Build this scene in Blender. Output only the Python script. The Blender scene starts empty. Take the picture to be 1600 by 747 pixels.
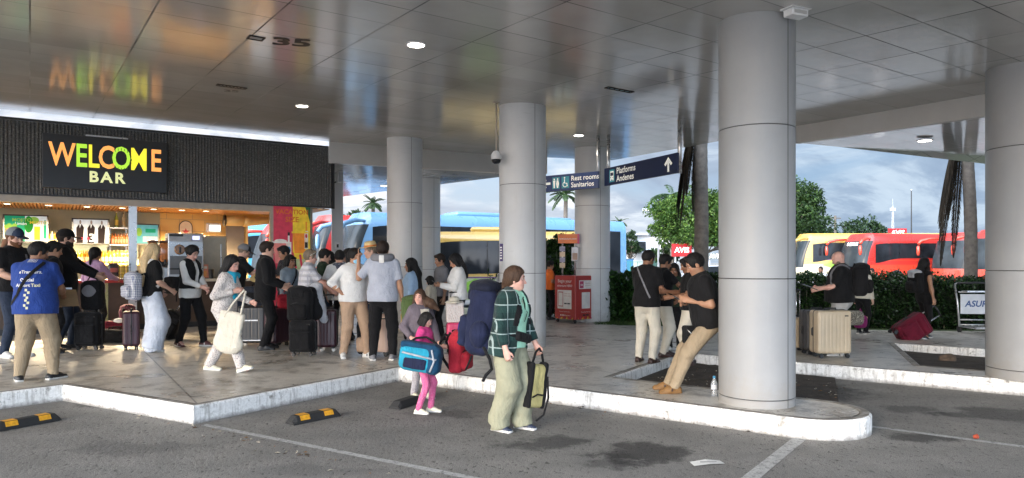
import bpy, bmesh, math, random
import numpy as np
from mathutils import Vector, Matrix
from mathutils.bvhtree import BVHTree
R = math.radians
random.seed(7)
rng = np.random.default_rng(7)
scene = bpy.context.scene
COL = scene.collection

# ------------------------------------------------------------------ camera constants
F, HY, CX, CAMZ = 1100.0, 410.0, 800.0, 1.60     # focal length (px), horizon row, centre column, eye height
PAV = 0.18                                        # kerb height
def G(px, py, z=PAV):
    """ground point seen at a photograph pixel, on the level z"""
    Y = F * (CAMZ - z) / (py - HY)
    return ((px - CX) / F * Y, Y, z)
def A(px, py, Y):
    """point at depth Y seen at a photograph pixel"""
    return ((px - CX) / F * Y, Y, CAMZ + (HY - py) / F * Y)

# ------------------------------------------------------------------ tagging
def tag(o, label=None, cat=None, group=None, kind=None):
    if label: o['label'] = label
    if cat: o['category'] = cat
    if group: o['group'] = group
    if kind: o['kind'] = kind
    return o
def empty(name, loc=(0, 0, 0), rz=0.0, label=None, cat=None, group=None):
    o = bpy.data.objects.new(name, None); COL.objects.link(o)
    o.empty_display_size = 0.1
    o.location = loc; o.rotation_euler = (0, 0, rz)
    return tag(o, label, cat, group)
def link_mesh(name, me, mats, parent=None, smooth=False):
    if not isinstance(mats, (list, tuple)): mats = [mats]
    for m in mats: me.materials.append(m)
    o = bpy.data.objects.new(name, me); COL.objects.link(o)
    if parent is not None: o.parent = parent
    if smooth: me.shade_smooth()
    return o
def children(o): return [c for c in bpy.data.objects if c.parent == o]
def copy_tree(o, parent=None):
    c = o.copy(); COL.objects.link(c)
    if parent is not None: c.parent = parent
    for ch in list(o.children): copy_tree(ch, c)
    return c

# ------------------------------------------------------------------ materials
class NT:
    def __init__(s, name):
        s.m = bpy.data.materials.new(name); s.m.use_nodes = True
        s.t = s.m.node_tree; s.n = s.t.nodes; s.l = s.t.links
        s.b = s.n['Principled BSDF']
    def node(s, typ, **kw):
        n = s.n.new(typ)
        for k, v in kw.items():
            if k.startswith('_'): setattr(n, k[1:], v)
            else: n.inputs[k.replace('__', ' ')].default_value = v
        return n
    def link(s, a, b): s.l.new(a, b)
    def coord(s, which='Object', scale=None, loc=None, rot=None):
        c = s.n.new('ShaderNodeTexCoord'); out = c.outputs[which]
        if scale or loc or rot:
            mp = s.n.new('ShaderNodeMapping')
            if scale: mp.inputs['Scale'].default_value = scale
            if loc: mp.inputs['Location'].default_value = loc
            if rot: mp.inputs['Rotation'].default_value = rot
            s.link(out, mp.inputs['Vector']); out = mp.outputs['Vector']
        return out
    def noise(s, vec, scale, detail=4, rough=.55, dist=0):
        n = s.node('ShaderNodeTexNoise', Scale=scale, Detail=detail, Roughness=rough, Distortion=dist)
        if vec is not None: s.link(vec, n.inputs['Vector'])
        return n.outputs['Fac']
    def ramp(s, fac, stops, interp='LINEAR'):
        n = s.n.new('ShaderNodeValToRGB'); n.color_ramp.interpolation = interp
        e = n.color_ramp.elements
        while len(e) > 1: e.remove(e[0])
        for i, (p, c) in enumerate(stops):
            if not isinstance(c, (tuple, list)): c = (c, c, c)
            x = e[0] if i == 0 else e.new(p)
            x.position = p; x.color = (*c[:3], 1)
        s.link(fac, n.inputs['Fac']); return n.outputs['Color']
    def mix(s, fac, a, b, mode='MIX'):
        n = s.n.new('ShaderNodeMix'); n.data_type = 'RGBA'; n.blend_type = mode
        for v, i in ((fac, 0), (a, 6), (b, 7)):
            if hasattr(v, 'is_linked'): s.link(v, n.inputs[i])
            elif i == 0: n.inputs[0].default_value = v
            else: n.inputs[i].default_value = (*v[:3], 1)
        return n.outputs[2]
    def math(s, op, a, b=None, c=None):
        n = s.n.new('ShaderNodeMath'); n.operation = op
        for i, v in enumerate((a, b, c)):
            if v is None: continue
            if hasattr(v, 'is_linked'): s.link(v, n.inputs[i])
            else: n.inputs[i].default_value = v
        return n.outputs[0]
    def xyz(s, vec):
        n = s.n.new('ShaderNodeSeparateXYZ'); s.link(vec, n.inputs[0]); return n.outputs
    def bump(s, h, strength=.3, dist=.01):
        n = s.node('ShaderNodeBump', Strength=strength, Distance=dist)
        s.link(h, n.inputs['Height']); s.link(n.outputs[0], s.b.inputs['Normal'])
    def set(s, **kw):
        for k, v in kw.items():
            i = s.b.inputs[{'base': 'Base Color', 'rough': 'Roughness', 'metal': 'Metallic', 'spec': 'Specular IOR Level', 'coat': 'Coat Weight',
                            'emit': 'Emission Color', 'estr': 'Emission Strength', 'trans': 'Transmission Weight', 'alpha': 'Alpha', 'sss': 'Subsurface Weight', 'sheen': 'Sheen Weight'}[k]]
            if hasattr(v, 'is_linked'): s.link(v, i)
            elif isinstance(v, (tuple, list)): i.default_value = (*v[:3], 1)
            else: i.default_value = v
        return s
_M = {}
def plain(name, base, rough=.5, metal=0., var=.12, scale=6., bump=0., bscale=40., **kw):
    """painted / plastic / metal surface with slight procedural unevenness"""
    if name in _M: return _M[name]
    t = NT(name); v = t.coord('Object')
    f = t.noise(v, scale, 5, .6)
    lo = tuple(c * (1 - var) for c in base); hi = tuple(min(1, c * (1 + var)) for c in base)
    t.set(base=t.ramp(f, [(.3, lo), (.7, hi)]), metal=metal, **kw)
    t.set(rough=t.ramp(f, [(.25, max(0, rough - .08)), (.75, min(1, rough + .08))]))
    if bump: t.bump(t.noise(v, bscale, 3), bump, .004)
    _M[name] = t.m; return t.m
def creases(t, v, v2):
    """sharp fold lines over soft swells, plus a little weave"""
    r = t.math('ABSOLUTE', t.math('SUBTRACT', t.noise(v2, 4.2, 4, .6, 1.1), .5)); r2 = t.math('ABSOLUTE', t.math('SUBTRACT', t.noise(v, 11, 2, .5, 1.0), .5))
    h = t.math('ADD', t.math('MULTIPLY', t.math('POWER', r, .7), 1.6), t.math('MULTIPLY', r2, .6))
    return t.math('ADD', h, t.math('MULTIPLY', t.noise(v, 200, 2), .06))
def fabric(name, base, var=.22, rough=.85, wr=.5, sheen=.04):
    """cloth: soft folds and weave as bump, uneven colour"""
    if name in _M: return _M[name]
    t = NT(name); v = t.coord('Object')
    f = t.noise(v, 7, 5, .6, .4)
    lo = tuple(c * (1 - var) for c in base); hi = tuple(min(1, c * (1 + var)) for c in base)
    t.set(base=t.ramp(f, [(.3, lo), (.7, hi)]), rough=rough, spec=.2, sheen=sheen)
    v2 = t.coord('Object', scale=(1, 1, .45))
    t.bump(creases(t, v, v2), wr, .03)
    _M[name] = t.m; return t.m
def emit(name, col, strength, base=(.8, .8, .8)):
    if name in _M: return _M[name]
    t = NT(name); t.set(base=base, emit=col, estr=strength, rough=.4); _M[name] = t.m; return t.m
def glow(name, col, strength):
    """lit printed / screen surface: its own colour glows a little, slightly uneven"""
    if name in _M: return _M[name]
    t = NT(name); f = t.noise(t.coord('Object'), 9, 3)
    c = t.ramp(f, [(.3, tuple(x * .8 for x in col)), (.7, tuple(min(1, x * 1.1) for x in col))])
    t.set(base=c if strength < .3 else tuple(x * .05 for x in col), emit=c, estr=strength, rough=.35 if strength < .3 else .9, spec=.3 if strength < .3 else .02); _M[name] = t.m; return t.m

# ------------------------------------------------------------------ mesh builder
class MB:
    """collects boxes, tubes, loops ... and builds them as ONE mesh"""
    def __init__(s): s.v = []; s.f = []; s.mi = []
    def add(s, vs, fs, mi=0, M=None):
        b = len(s.v)
        if M is not None: vs = [tuple(M @ Vector(v)) for v in vs]
        s.v += [tuple(v) for v in vs]
        s.f += [tuple(i + b for i in f) for f in fs]; s.mi += [mi] * len(fs)
        return s
    def box(s, c, d, mi=0, rz=0., bev=0., M=None):
        x, y, z = (k / 2 for k in d)
        m = Matrix.Translation(c) @ Matrix.Rotation(rz, 4, 'Z')
        if M is not None: m = M @ m
        if bev <= 0:
            vs = [(i * x, j * y, k * z) for k in (-1, 1) for j in (-1, 1) for i in (-1, 1)]
            return s.add(vs, [(0, 2, 3, 1), (4, 5, 7, 6), (0, 1, 5, 4), (2, 6, 7, 3), (0, 4, 6, 2), (1, 3, 7, 5)], mi, m)
        bm = bmesh.new(); bmesh.ops.create_cube(bm, size=1)
        for v in bm.verts: v.co = (v.co.x * d[0], v.co.y * d[1], v.co.z * d[2])
        bmesh.ops.bevel(bm, geom=bm.edges[:], offset=min(bev, .49 * min(d)), segments=3, affect='EDGES', profile=.5)
        vs = [v.co[:] for v in bm.verts]; fs = [[v.index for v in f.verts] for f in bm.faces]; bm.free()
        return s.add(vs, fs, mi, m)
    def tube(s, pts, r, n=10, mi=0, closed=False, cap=True):
        pts = [Vector(p) for p in pts]; k = len(pts)
        rs = r if isinstance(r, (list, tuple)) else [r] * k
        prev = None; vs = []
        for i, p in enumerate(pts):
            if closed: t = pts[(i + 1) % k] - pts[i - 1]
            else: t = pts[min(i + 1, k - 1)] - pts[max(i - 1, 0)]
            t.normalize()
            if prev is None:
                a = Vector((0, 0, 1)) if abs(t.z) < .9 else Vector((1, 0, 0))
                u = t.cross(a).normalized()
            else:
                u = (prev - t * prev.dot(t)).normalized()
            prev = u; w = t.cross(u)
            for j in range(n):
                an = 2 * math.pi * j / n
                vs.append(p + (u * math.cos(an) + w * math.sin(an)) * rs[i])
        fs = []
        for i in range(k if closed else k - 1):
            a, b = i * n, ((i + 1) % k) * n
            for j in range(n): fs.append((a + j, a + (j + 1) % n, b + (j + 1) % n, b + j))
        if cap and not closed:
            fs.append(tuple(range(n - 1, -1, -1))); fs.append(tuple((k - 1) * n + j for j in range(n)))
        return s.add(vs, fs, mi)
    def lathe(s, prof, c=(0, 0, 0), n=24, mi=0, M=None):
        """profile [(r, z)...] turned about z"""
        vs = []; fs = []; k = len(prof)
        for (r, z) in prof:
            for j in range(n):
                a = 2 * math.pi * j / n; vs.append((c[0] + r * math.cos(a), c[1] + r * math.sin(a), c[2] + z))
        for i in range(k - 1):
            for j in range(n): fs.append((i * n + j, i * n + (j + 1) % n, (i + 1) * n + (j + 1) % n, (i + 1) * n + j))
        fs.append(tuple(range(n - 1, -1, -1))); fs.append(tuple((k - 1) * n + j for j in range(n)))
        return s.add(vs, fs, mi, M)
    def prism(s, poly, z0, z1, mi=0, M=None):
        """poly in xy (counter-clockwise) extruded z0..z1; z may be callables (x, y)"""
        g = lambda z, p: z(p[0], p[1]) if callable(z) else z
        n = len(poly)
        vs = [(p[0], p[1], g(z0, p)) for p in poly] + [(p[0], p[1], g(z1, p)) for p in poly]
        fs = [tuple(range(n - 1, -1, -1)), tuple(range(n, 2 * n))] + [(i, (i + 1) % n, n + (i + 1) % n, n + i) for i in range(n)]
        return s.add(vs, fs, mi, M)
    def quad(s, a, b, c, d, mi=0): return s.add([a, b, c, d], [(0, 1, 2, 3)], mi)
    def build(s, name, mats, parent=None, smooth=False, angle=None):
        me = bpy.data.meshes.new(name); me.from_pydata(s.v, [], s.f)
        me.polygons.foreach_set('material_index', s.mi)
        me.update()
        o = link_mesh(name, me, mats, parent)
        if smooth:
            me.shade_smooth()
            if angle is not None:
                bm = bmesh.new(); bm.from_mesh(me)
                for e in bm.edges:
                    if len(e.link_faces) == 2 and e.calc_face_angle(0) > R(angle): e.smooth = False
                bm.to_mesh(me); bm.free()
        return o

def text_mesh(txt, size, bold=0., align='CENTER', spacing=1., depth=0., shear=0., sub=0):
    """lettering as raw mesh data lying in the xy plane"""
    cu = bpy.data.curves.new('lettering', 'FONT'); cu.body = txt; cu.size = size
    cu.align_x = align; cu.align_y = 'CENTER'; cu.offset = bold * size; cu.space_character = spacing
    cu.extrude = depth; cu.shear = shear; cu.resolution_u = 3
    o = bpy.data.objects.new('lettering', cu); COL.objects.link(o)
    dg = bpy.context.evaluated_depsgraph_get()
    me = bpy.data.meshes.new_from_object(o.evaluated_get(dg))
    bpy.data.objects.remove(o); bpy.data.curves.remove(cu)
    vs = [v.co[:] for v in me.vertices]; fs = [tuple(p.vertices) for p in me.polygons]
    bpy.data.meshes.remove(me)
    return vs, fs
def text_on(name, txt, size, M, mat, parent, **kw):
    vs, fs = text_mesh(txt, size, **kw)
    return MB().add(vs, fs, 0, M).build(name, mat, parent)
def frame_matrix(o, x, y):
    """matrix with origin o and given x (right) and y (up) directions"""
    x = Vector(x).normalized(); y = Vector(y); y = (y - x * y.dot(x)).normalized(); z = x.cross(y)
    m = Matrix((x, y, z)).transposed().to_4x4(); m.translation = Vector(o); return m

# ------------------------------------------------------------------ signed-distance modelling (numpy) for organic things
def vnoise(P, seed=0):
    """smooth value noise in [-1, 1]; P is (..., 3)"""
    Pi = np.floor(P).astype(np.int64); f = (P - Pi).astype(np.float32); f = f * f * (3 - 2 * f)
    def h(i, j, k):
        n = (i * 374761393 + j * 668265263 + k * 2147483647 + seed * 974711) & 0x7fffffff
        n = ((n ^ (n >> 13)) * 1274126177) & 0x7fffffff
        return ((n ^ (n >> 16)) & 0xffff).astype(np.float32) / 32767.5 - 1
    x, y, z = Pi[..., 0], Pi[..., 1], Pi[..., 2]; fx, fy, fz = f[..., 0], f[..., 1], f[..., 2]
    L = lambda a, b, t: a + (b - a) * t
    return L(L(L(h(x, y, z), h(x + 1, y, z), fx), L(h(x, y + 1, z), h(x + 1, y + 1, z), fx), fy),
             L(L(h(x, y, z + 1), h(x + 1, y, z + 1), fx), L(h(x, y + 1, z + 1), h(x + 1, y + 1, z + 1), fx), fy), fz)
def V(*a): return np.array(a, np.float32)
def nrm(v): return v / (np.linalg.norm(v) + 1e-9)
class Prim:
    """kind: 'cone' a b ra rb [flat axis, factor] [cut ends]; 'ell' c r Rot; 'box' c half Rot round"""
    def __init__(s, kind, k=.03, op='u', **p): s.kind = kind; s.k = k; s.op = op; s.p = p
    def bbox(s):
        p = s.p
        if s.kind == 'cone':
            m = max(p['ra'], p['rb']); return np.minimum(p['a'], p['b']) - m, np.maximum(p['a'], p['b']) + m
        r = float(np.linalg.norm(p['r'])) if s.kind == 'box' else float(max(p['r']))
        r += p.get('round', 0)
        return p['c'] - r, p['c'] + r
    def d(s, P):
        p = s.p
        if s.kind == 'cone':
            a, b = p['a'], p['b']; ba = b - a; L2 = float(ba @ ba) + 1e-9
            q = P - a; t = np.clip(q @ ba / L2, 0, 1)
            e = q - t[..., None] * ba
            if 'flat' in p:
                ax, fac = p['flat']; e = e + ((e @ ax) * (fac - 1))[..., None] * ax
            dd = np.sqrt((e * e).sum(-1)) - (p['ra'] + t * (p['rb'] - p['ra']))
            if p.get('cutb'): dd = np.maximum(dd, (P - b) @ nrm(ba))
            if p.get('cuta'): dd = np.maximum(dd, (P - a) @ nrm(-ba))
            return dd
        q = P - p['c']
        if p.get('Rot') is not None: q = q @ p['Rot']
        r = p['r']
        if s.kind == 'ell':
            k0 = np.sqrt(((q / r) ** 2).sum(-1)); k1 = np.sqrt(((q / (r * r)) ** 2).sum(-1)) + 1e-6
            return k0 * (k0 - 1) / k1
        e = np.abs(q) - r
        return np.sqrt((np.maximum(e, 0) ** 2).sum(-1)) + np.minimum(e.max(-1), 0) - p.get('round', 0)
def cone(a, b, ra, rb=None, k=.03, op='u', **kw):
    return Prim('cone', k, op, a=np.asarray(a, np.float32), b=np.asarray(b, np.float32), ra=ra, rb=ra if rb is None else rb, **kw)
def ell(c, r, Rot=None, k=.03, op='u'): return Prim('ell', k, op, c=np.asarray(c, np.float32), r=np.asarray(r, np.float32), Rot=Rot)
def rbox(c, half, Rot=None, k=.02, round=.02, op='u'):
    return Prim('box', k, op, c=np.asarray(c, np.float32), r=np.asarray(half, np.float32) - round, Rot=Rot, round=round)
_CORN = [(i, j, k) for i in (0, 1) for j in (0, 1) for k in (0, 1)]
def surface_nets(D, o, h):
    nx, ny, nz = D.shape; S = D < 0
    sub = lambda X, c: X[c[0]:nx - 1 + c[0], c[1]:ny - 1 + c[1], c[2]:nz - 1 + c[2]]
    cnt = np.zeros((nx - 1, ny - 1, nz - 1), np.int8)
    for c in _CORN: cnt += sub(S, c)
    act = (cnt > 0) & (cnt < 8)
    I, J, K = np.nonzero(act); n = len(I)
    idx = np.full(act.shape, -1, np.int64); idx[act] = np.arange(n)
    pos = np.zeros((n, 3), np.float32); num = np.zeros(n, np.float32)
    val = {c: D[I + c[0], J + c[1], K + c[2]] for c in _CORN}
    for c in _CORN:
        for ax in range(3):
            if c[ax]: continue
            e = list(c); e[ax] = 1; e = tuple(e)
            a, b = val[c], val[e]; m = (a < 0) != (b < 0)
            t = a[m] / (a[m] - b[m])
            q = np.tile(np.array(c, np.float32), (len(t), 1)); q[:, ax] += t
            pos[m] += q; num[m] += 1
    pos = (pos / num[:, None] + np.stack([I, J, K], 1)) * h + o
    quads = []
    for ax in range(3):
        e = [0, 0, 0]; e[ax] = 1
        a = S[:nx - e[0], :ny - e[1], :nz - e[2]]; b = S[e[0]:, e[1]:, e[2]:]
        m = a != b
        u, w = [(1, 2), (2, 0), (0, 1)][ax]
        ii = np.stack(np.nonzero(m), 1)
        ii = ii[(ii[:, u] > 0) & (ii[:, w] > 0) & (ii[:, u] < D.shape[u] - 1) & (ii[:, w] < D.shape[w] - 1)]
        inside = a[ii[:, 0], ii[:, 1], ii[:, 2]]
        def g(du, dw):
            j = ii.copy(); j[:, u] -= du; j[:, w] -= dw; return idx[j[:, 0], j[:, 1], j[:, 2]]
        q = np.stack([g(1, 1), g(0, 1), g(0, 0), g(1, 0)], 1)
        q[~inside] = q[~inside][:, ::-1]
        quads.append(q)
    quads = np.concatenate(quads); quads = quads[(quads >= 0).all(1)]
    return pos, quads
def np_mesh(name, pos, quads):
    me = bpy.data.meshes.new(name)
    me.vertices.add(len(pos)); me.vertices.foreach_set('co', np.ascontiguousarray(pos, np.float32).ravel())
    me.loops.add(quads.size); me.loops.foreach_set('vertex_index', quads.astype(np.int32).ravel())
    me.polygons.add(len(quads)); me.polygons.foreach_set('loop_start', np.arange(0, quads.size, 4, dtype=np.int32))
    me.polygons.foreach_set('loop_total', np.full(len(quads), 4, np.int32))
    me.update(calc_edges=True); me.shade_smooth()
    return me
def sdf(prims, h=.008, disp=None):
    """smooth-union the primitives on a grid, subtract/intersect the op ones, polygonise"""
    add = [p for p in prims if p.op == 'u']
    lo = np.min([p.bbox()[0] for p in add], 0) - 4 * h; hi = np.max([p.bbox()[1] for p in add], 0) + 4 * h
    n = np.ceil((hi - lo) / h).astype(int) + 1
    D = np.full(n, .3, np.float32)
    ax = [lo[i] + h * np.arange(n[i], dtype=np.float32) for i in range(3)]
    for p in prims:
        if p.op == 'i': sl = (slice(0, n[0]), slice(0, n[1]), slice(0, n[2]))
        else:
            a, b = p.bbox(); m = p.k + 3 * h
            i0 = np.clip(((a - m - lo) / h).astype(int), 0, n - 1); i1 = np.clip(((b + m - lo) / h).astype(int) + 2, 1, n)
            if (i1 <= i0).any(): continue
            sl = tuple(slice(i0[k], i1[k]) for k in range(3))
        P = np.stack(np.meshgrid(ax[0][sl[0]], ax[1][sl[1]], ax[2][sl[2]], indexing='ij'), -1)
        if p.op == 'i': D = np.maximum(D, p.p['fn'](P)); continue
        d = p.d(P).astype(np.float32); c = D[sl]
        if p.op == 'u':
            k = max(p.k, 1e-4); hh = np.maximum(k - np.abs(c - d), 0) / k
            D[sl] = np.minimum(c, d) - hh * hh * k * .25
        else:
            d = -d; k = max(p.k, 1e-4); hh = np.maximum(k - np.abs(c - d), 0) / k
            D[sl] = np.maximum(c, d) + hh * hh * k * .25
    if disp is not None:
        m = np.abs(D) < .05
        ii = np.stack(np.nonzero(m), 1)
        D[m] += disp(ii.astype(np.float32) * h + lo)
    return surface_nets(D, lo.astype(np.float32), h)
def keep(fn): return Prim('fn', 0, 'i', fn=fn)      # keep only where fn(P) <= 0
def sdf_obj(name, prims, mats, parent, h=.008, disp=None):
    pos, q = sdf(prims, h, disp)
    return link_mesh(name, np_mesh(name, pos, q), mats, parent)
# ------------------------------------------------------------------ people
def skin_mat(name, base):
    if name in _M: return _M[name]
    t = NT(name); v = t.coord('Object')
    f = t.noise(v, 14, 5, .6)
    c = t.ramp(f, [(.3, tuple(x * .86 for x in base)), (.7, tuple(min(1, x * 1.1) for x in base))])
    a = t.node('ShaderNodeVertexColor', _layer_name='Tint')
    c = t.mix(1., c, a.outputs['Color'], 'MULTIPLY')
    t.set(base=c, rough=.5, spec=.35, sss=.06); t.bump(t.noise(v, 160, 3), .12, .003)
    _M[name] = t.m; return t.m
def hair_mat(name, base):
    if name in _M: return _M[name]
    t = NT(name); v = t.coord('Object', scale=(60, 60, 4))
    f = t.noise(v, 3, 4, .6)
    t.set(base=t.ramp(f, [(.3, tuple(x * .6 for x in base)), (.75, tuple(min(1, x * 1.6 + .004) for x in base))]), rough=.62, spec=.22)
    t.bump(f, .6, .006); _M[name] = t.m; return t.m
SK = {'light': skin_mat('skin_light', (.55, .33, .24)), 'pink': skin_mat('skin_pink', (.58, .33, .26)), 'tan': skin_mat('skin_tan', (.36, .19, .115)), 'brown': skin_mat('skin_brown', (.24, .115, .065))}
HR = {'black': hair_mat('hair_black', (.008, .007, .007)), 'dark': hair_mat('hair_dark', (.018, .011, .008)), 'brown': hair_mat('hair_brown', (.055, .03, .018)),
      'blonde': hair_mat('hair_blonde', (.52, .38, .21)), 'grey': hair_mat('hair_grey', (.16, .12, .085)), 'redbrown': hair_mat('beard_redbrown', (.12, .05, .022))}
def eye_mats(): return [plain('eye_white', (.6, .57, .54), .25), plain('eye_iris', (.012, .008, .006), .15)]

def rotm(f, l, u): return np.stack([f, l, u], 1).astype(np.float32)
def ik(a, t, l1, l2, pole):
    d = t - a; L = float(np.linalg.norm(d)); L = min(L, (l1 + l2) * .995); n = nrm(d)
    t = a + n * L
    x = (l1 * l1 - l2 * l2 + L * L) / (2 * L); y = math.sqrt(max(l1 * l1 - x * x, 0))
    p = pole - n * float(pole @ n)
    return a + n * x + nrm(p) * y, t

def hand_prims(w, d, n, th, s, curl=.45, spread=1.):
    """w wrist, d direction, n palm normal, th thumb side"""
    pr = [cone(w - d * .02 * s, w + d * .045 * s, .026 * s, .034 * s, .02, flat=(n, 1.45)), cone(w + d * .04 * s, w + d * .085 * s, .034 * s, .034 * s, .015, flat=(n, 1.9))]
    for off, L in ((.030, .066), (.010, .076), (-.011, .071), (-.031, .056)):
        b = w + d * .093 * s + th * off * s
        dd = nrm(d + th * off * 3.2 * spread)
        d1 = dd * math.cos(curl) + n * math.sin(curl); d2 = dd * math.cos(curl * 2.2) + n * math.sin(curl * 2.2); d3 = dd * math.cos(curl * 3.1) + n * math.sin(curl * 3.1)
        m = b + d1 * L * .5 * s; e = m + d2 * L * .3 * s; g = e + d3 * L * .25 * s
        pr += [cone(b - dd * .02 * s, m, .0098 * s, .0088 * s, .006), cone(m, e, .0088 * s, .008 * s, .004), cone(e, g, .008 * s, .0066 * s, .004)]
    tb = w + d * .028 * s + th * .026 * s
    t1 = tb + nrm(d * .75 + th * .6 + n * .45) * .045 * s; t2 = t1 + nrm(d * 1. + th * .1 + n * .5) * .032 * s
    pr += [cone(tb, t1, .0145 * s, .011 * s, .014), cone(t1, t2, .011 * s, .0078 * s, .006)]
    return pr

def wrinkle(amp=.005, seed=0, fold=0., zs=1.):
    def fn(P):
        q = P * np.array([11, 11, 8 * zs], np.float32)
        d = vnoise(q + 3.1 * seed, seed) * amp * .8 + vnoise(P * 22 + seed, seed + 5) * amp * .3
        w = vnoise(P * np.array([7, 7, 16], np.float32) + seed, seed + 9)
        d += np.abs(w) * amp * .9
        if fold: d += np.sin(np.arctan2(P[..., 1], P[..., 0] + .3) * 34 + vnoise(P * 5, seed) * 3) * fold
        return d.astype(np.float32)
    return fn

class Pose: pass
def person(loc, face, H, label, skin='tan', top=None, bottom=None, shoes=None, hair=None, hat=None, group=None,
           lean=2., roll=0., twist=0., hyaw=0., hpitch=8., feet=None, fpitch=(0, 0), fyaw=(8, -8), hands=None, bulk=1., belly=0., female=False,
           headscale=1., h=.0085, pelvis=None, poles=None, palms=None, curl=(.45, .45), beard=None, jacket=None, mask=None, faceon=True, point=None, name='person', knees=None):
    """a standing figure in a local frame: +x forward, +y left, z up; hand targets are given for a 1.75 m body"""
    s = H / 1.75
    root = empty(name, loc, R(face), label, 'person', group)
    ps = Pose(); ps.root = root; ps.s = s
    hp = V(*(pelvis or (0, 0, .925))) * s
    la, ra = R(lean), R(roll)
    u = nrm(V(math.sin(la), math.sin(ra), math.cos(la) * math.cos(ra)))
    f = nrm(V(1, 0, 0) - u * u[0]); l = np.cross(u, f)
    tw = R(twist); f2 = f * math.cos(tw) + l * math.sin(tw); l2 = np.cross(u, f2)
    T = lambda x, y, z: hp + (f * x + l * y + u * z) * s
    C = lambda x, y, z: hp + (f2 * x + l2 * y + u * z) * s
    sw = .166 if not female else .145
    sw *= .5 + .5 * bulk
    shl, shr = C(-.012, sw, .463), C(-.012, -sw, .463)
    hd = hands or {}
    HL = V(*hd.get('l', (.06, .235, .80))) * s; HR_ = V(*hd.get('r', (.06, -.235, .80))) * s
    po = poles or {}
    el, wl = ik(shl, HL, .285 * s, .255 * s, V(*po.get('l', (-.75, .45, -.5))))
    er, wr = ik(shr, HR_, .285 * s, .255 * s, V(*po.get('r', (-.75, -.45, -.5))))
    fl, fr = feet or ((.03, .10), (-.03, -.10))
    kn = knees or {}
    legs = []
    for sg, ft, fp, fy in ((1, fl, fpitch[0], fyaw[0]), (-1, fr, fpitch[1], fyaw[1])):
        hip = T(0, sg * (.088 if not female else .092), -.02)
        z = ft[2] if len(ft) > 2 else 0.
        an = V(ft[0] * s, ft[1] * s, (.085 + z) * s)
        pole = V(1, sg * .12, 0) if sg not in kn else V(*kn[sg])
        k, an = ik(hip, an, .43 * s, .42 * s, pole)
        legs.append((hip, k, an, fp, fy))
    # head frame
    nb = C(-.012, 0, .535)
    hy, hpi = R(hyaw), R(hpitch)
    hf0 = V(math.cos(hy), math.sin(hy), 0); hl = V(-math.sin(hy), math.cos(hy), 0)
    hf = nrm(hf0 * math.cos(hpi) - V(0, 0, 1) * math.sin(hpi)); hu = np.cross(hf, hl)
    q = headscale * s
    hc = nb + nrm(u * .5 + hu * .5 + V(0, 0, .3)) * .125 * q + hf * .022 * q
    HM = rotm(hf, hl, hu); HP = lambda x, y, z: hc + (hf * x + hl * y + hu * z) * q
    ps.__dict__.update(T=T, C=C, hc=hc, HP=HP, hf=hf, hl=hl, hu=hu, wl=wl, wr=wr, el=el, er=er, shl=shl, shr=shr, legs=legs, q=q, f=f, l=l, u=u, f2=f2, l2=l2)
    b = bulk
    TR, CR = rotm(f, l, u), rotm(f2, l2, u)
    def torso(e, k=.06, fem=female, neck=True):
        bu = .006 if fem else 0
        pr = [ell(T(0, 0, 0), V((.108 + bu) * b + e, .158 * b + e, .125 + e) * s, TR, k * s), ell(C(0, 0, .19), V(.098 * b + e, .132 * b + e, .15 + e) * s, CR, k * s),
              ell(C(0, 0, .36), V(.112 * b + e, .152 * b + e, .16 + e) * s, CR, k * s), cone(C(-.01, sw - .02, .462), C(-.01, -sw + .02, .462), (.050 + e * .8) * s, None, k * s), cone(C(-.02, .07, .485), nb, (.045 + e * .5) * s, .04 * s, .05 * s), cone(C(-.02, -.07, .485), nb, (.045 + e * .5) * s, .04 * s, .05 * s),
              ]
        if neck: pr += [cone(C(-.02, 0, .50), nb, (.062 + e * .6) * s, .05 * s, .04 * s)]
        if fem: pr += [ell(C(.085, .062, .33), V(.06 + e, .062 + e, .065 + e) * s, CR, .03 * s), ell(C(.085, -.062, .33), V(.06 + e, .062 + e, .065 + e) * s, CR, .03 * s)]
        if belly: pr += [ell(T(.03 + belly * .05, 0, .12), V(.10 + belly * .07 + e * 1.2, .13 * b + e, .15 + e) * s, TR, .08 * s)]
        return pr
    ab = .75 + .25 * b
    def arm(sh, e_, w, r0, r1, r2, k=.02): return [cone(sh, e_, r0 * s, r1 * s, k * s), cone(e_, w, r1 * s, r2 * s, k * s)]
    # --- body, one continuous surface
    pr = torso(-.014 if top else 0)
    lsh = .011 if bottom else 0
    for sh, e_, w in ((shl, el, wl), (shr, er, wr)):
        pr += arm(sh, e_, w, .05 * ab, .037 * ab, .0255)
        pr += [ell(e_ + (w - e_) * .3, V(.043, .043, .07) * ab * s, rotm(*_basis(w - e_)), .03 * s)]
    for (hip, k, an, fp, fy) in legs:
        pr += [cone(hip, k, (.082 * b - lsh) * s, (.052 - lsh) * s, .04 * s), cone(k, an, (.05 - lsh) * s, (.036 - lsh * .6) * s, .02 * s), ell(k + (an - k) * .3 - f * .018 * s, V(.05 - lsh, .05 - lsh, .11 - lsh) * s, None, .03 * s),
               cone(an, an + V(math.cos(R(fy)), math.sin(R(fy)), -.45) * .1 * s, .036 * s, .028 * s, .02 * s)]
    pa = palms or {}
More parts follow.
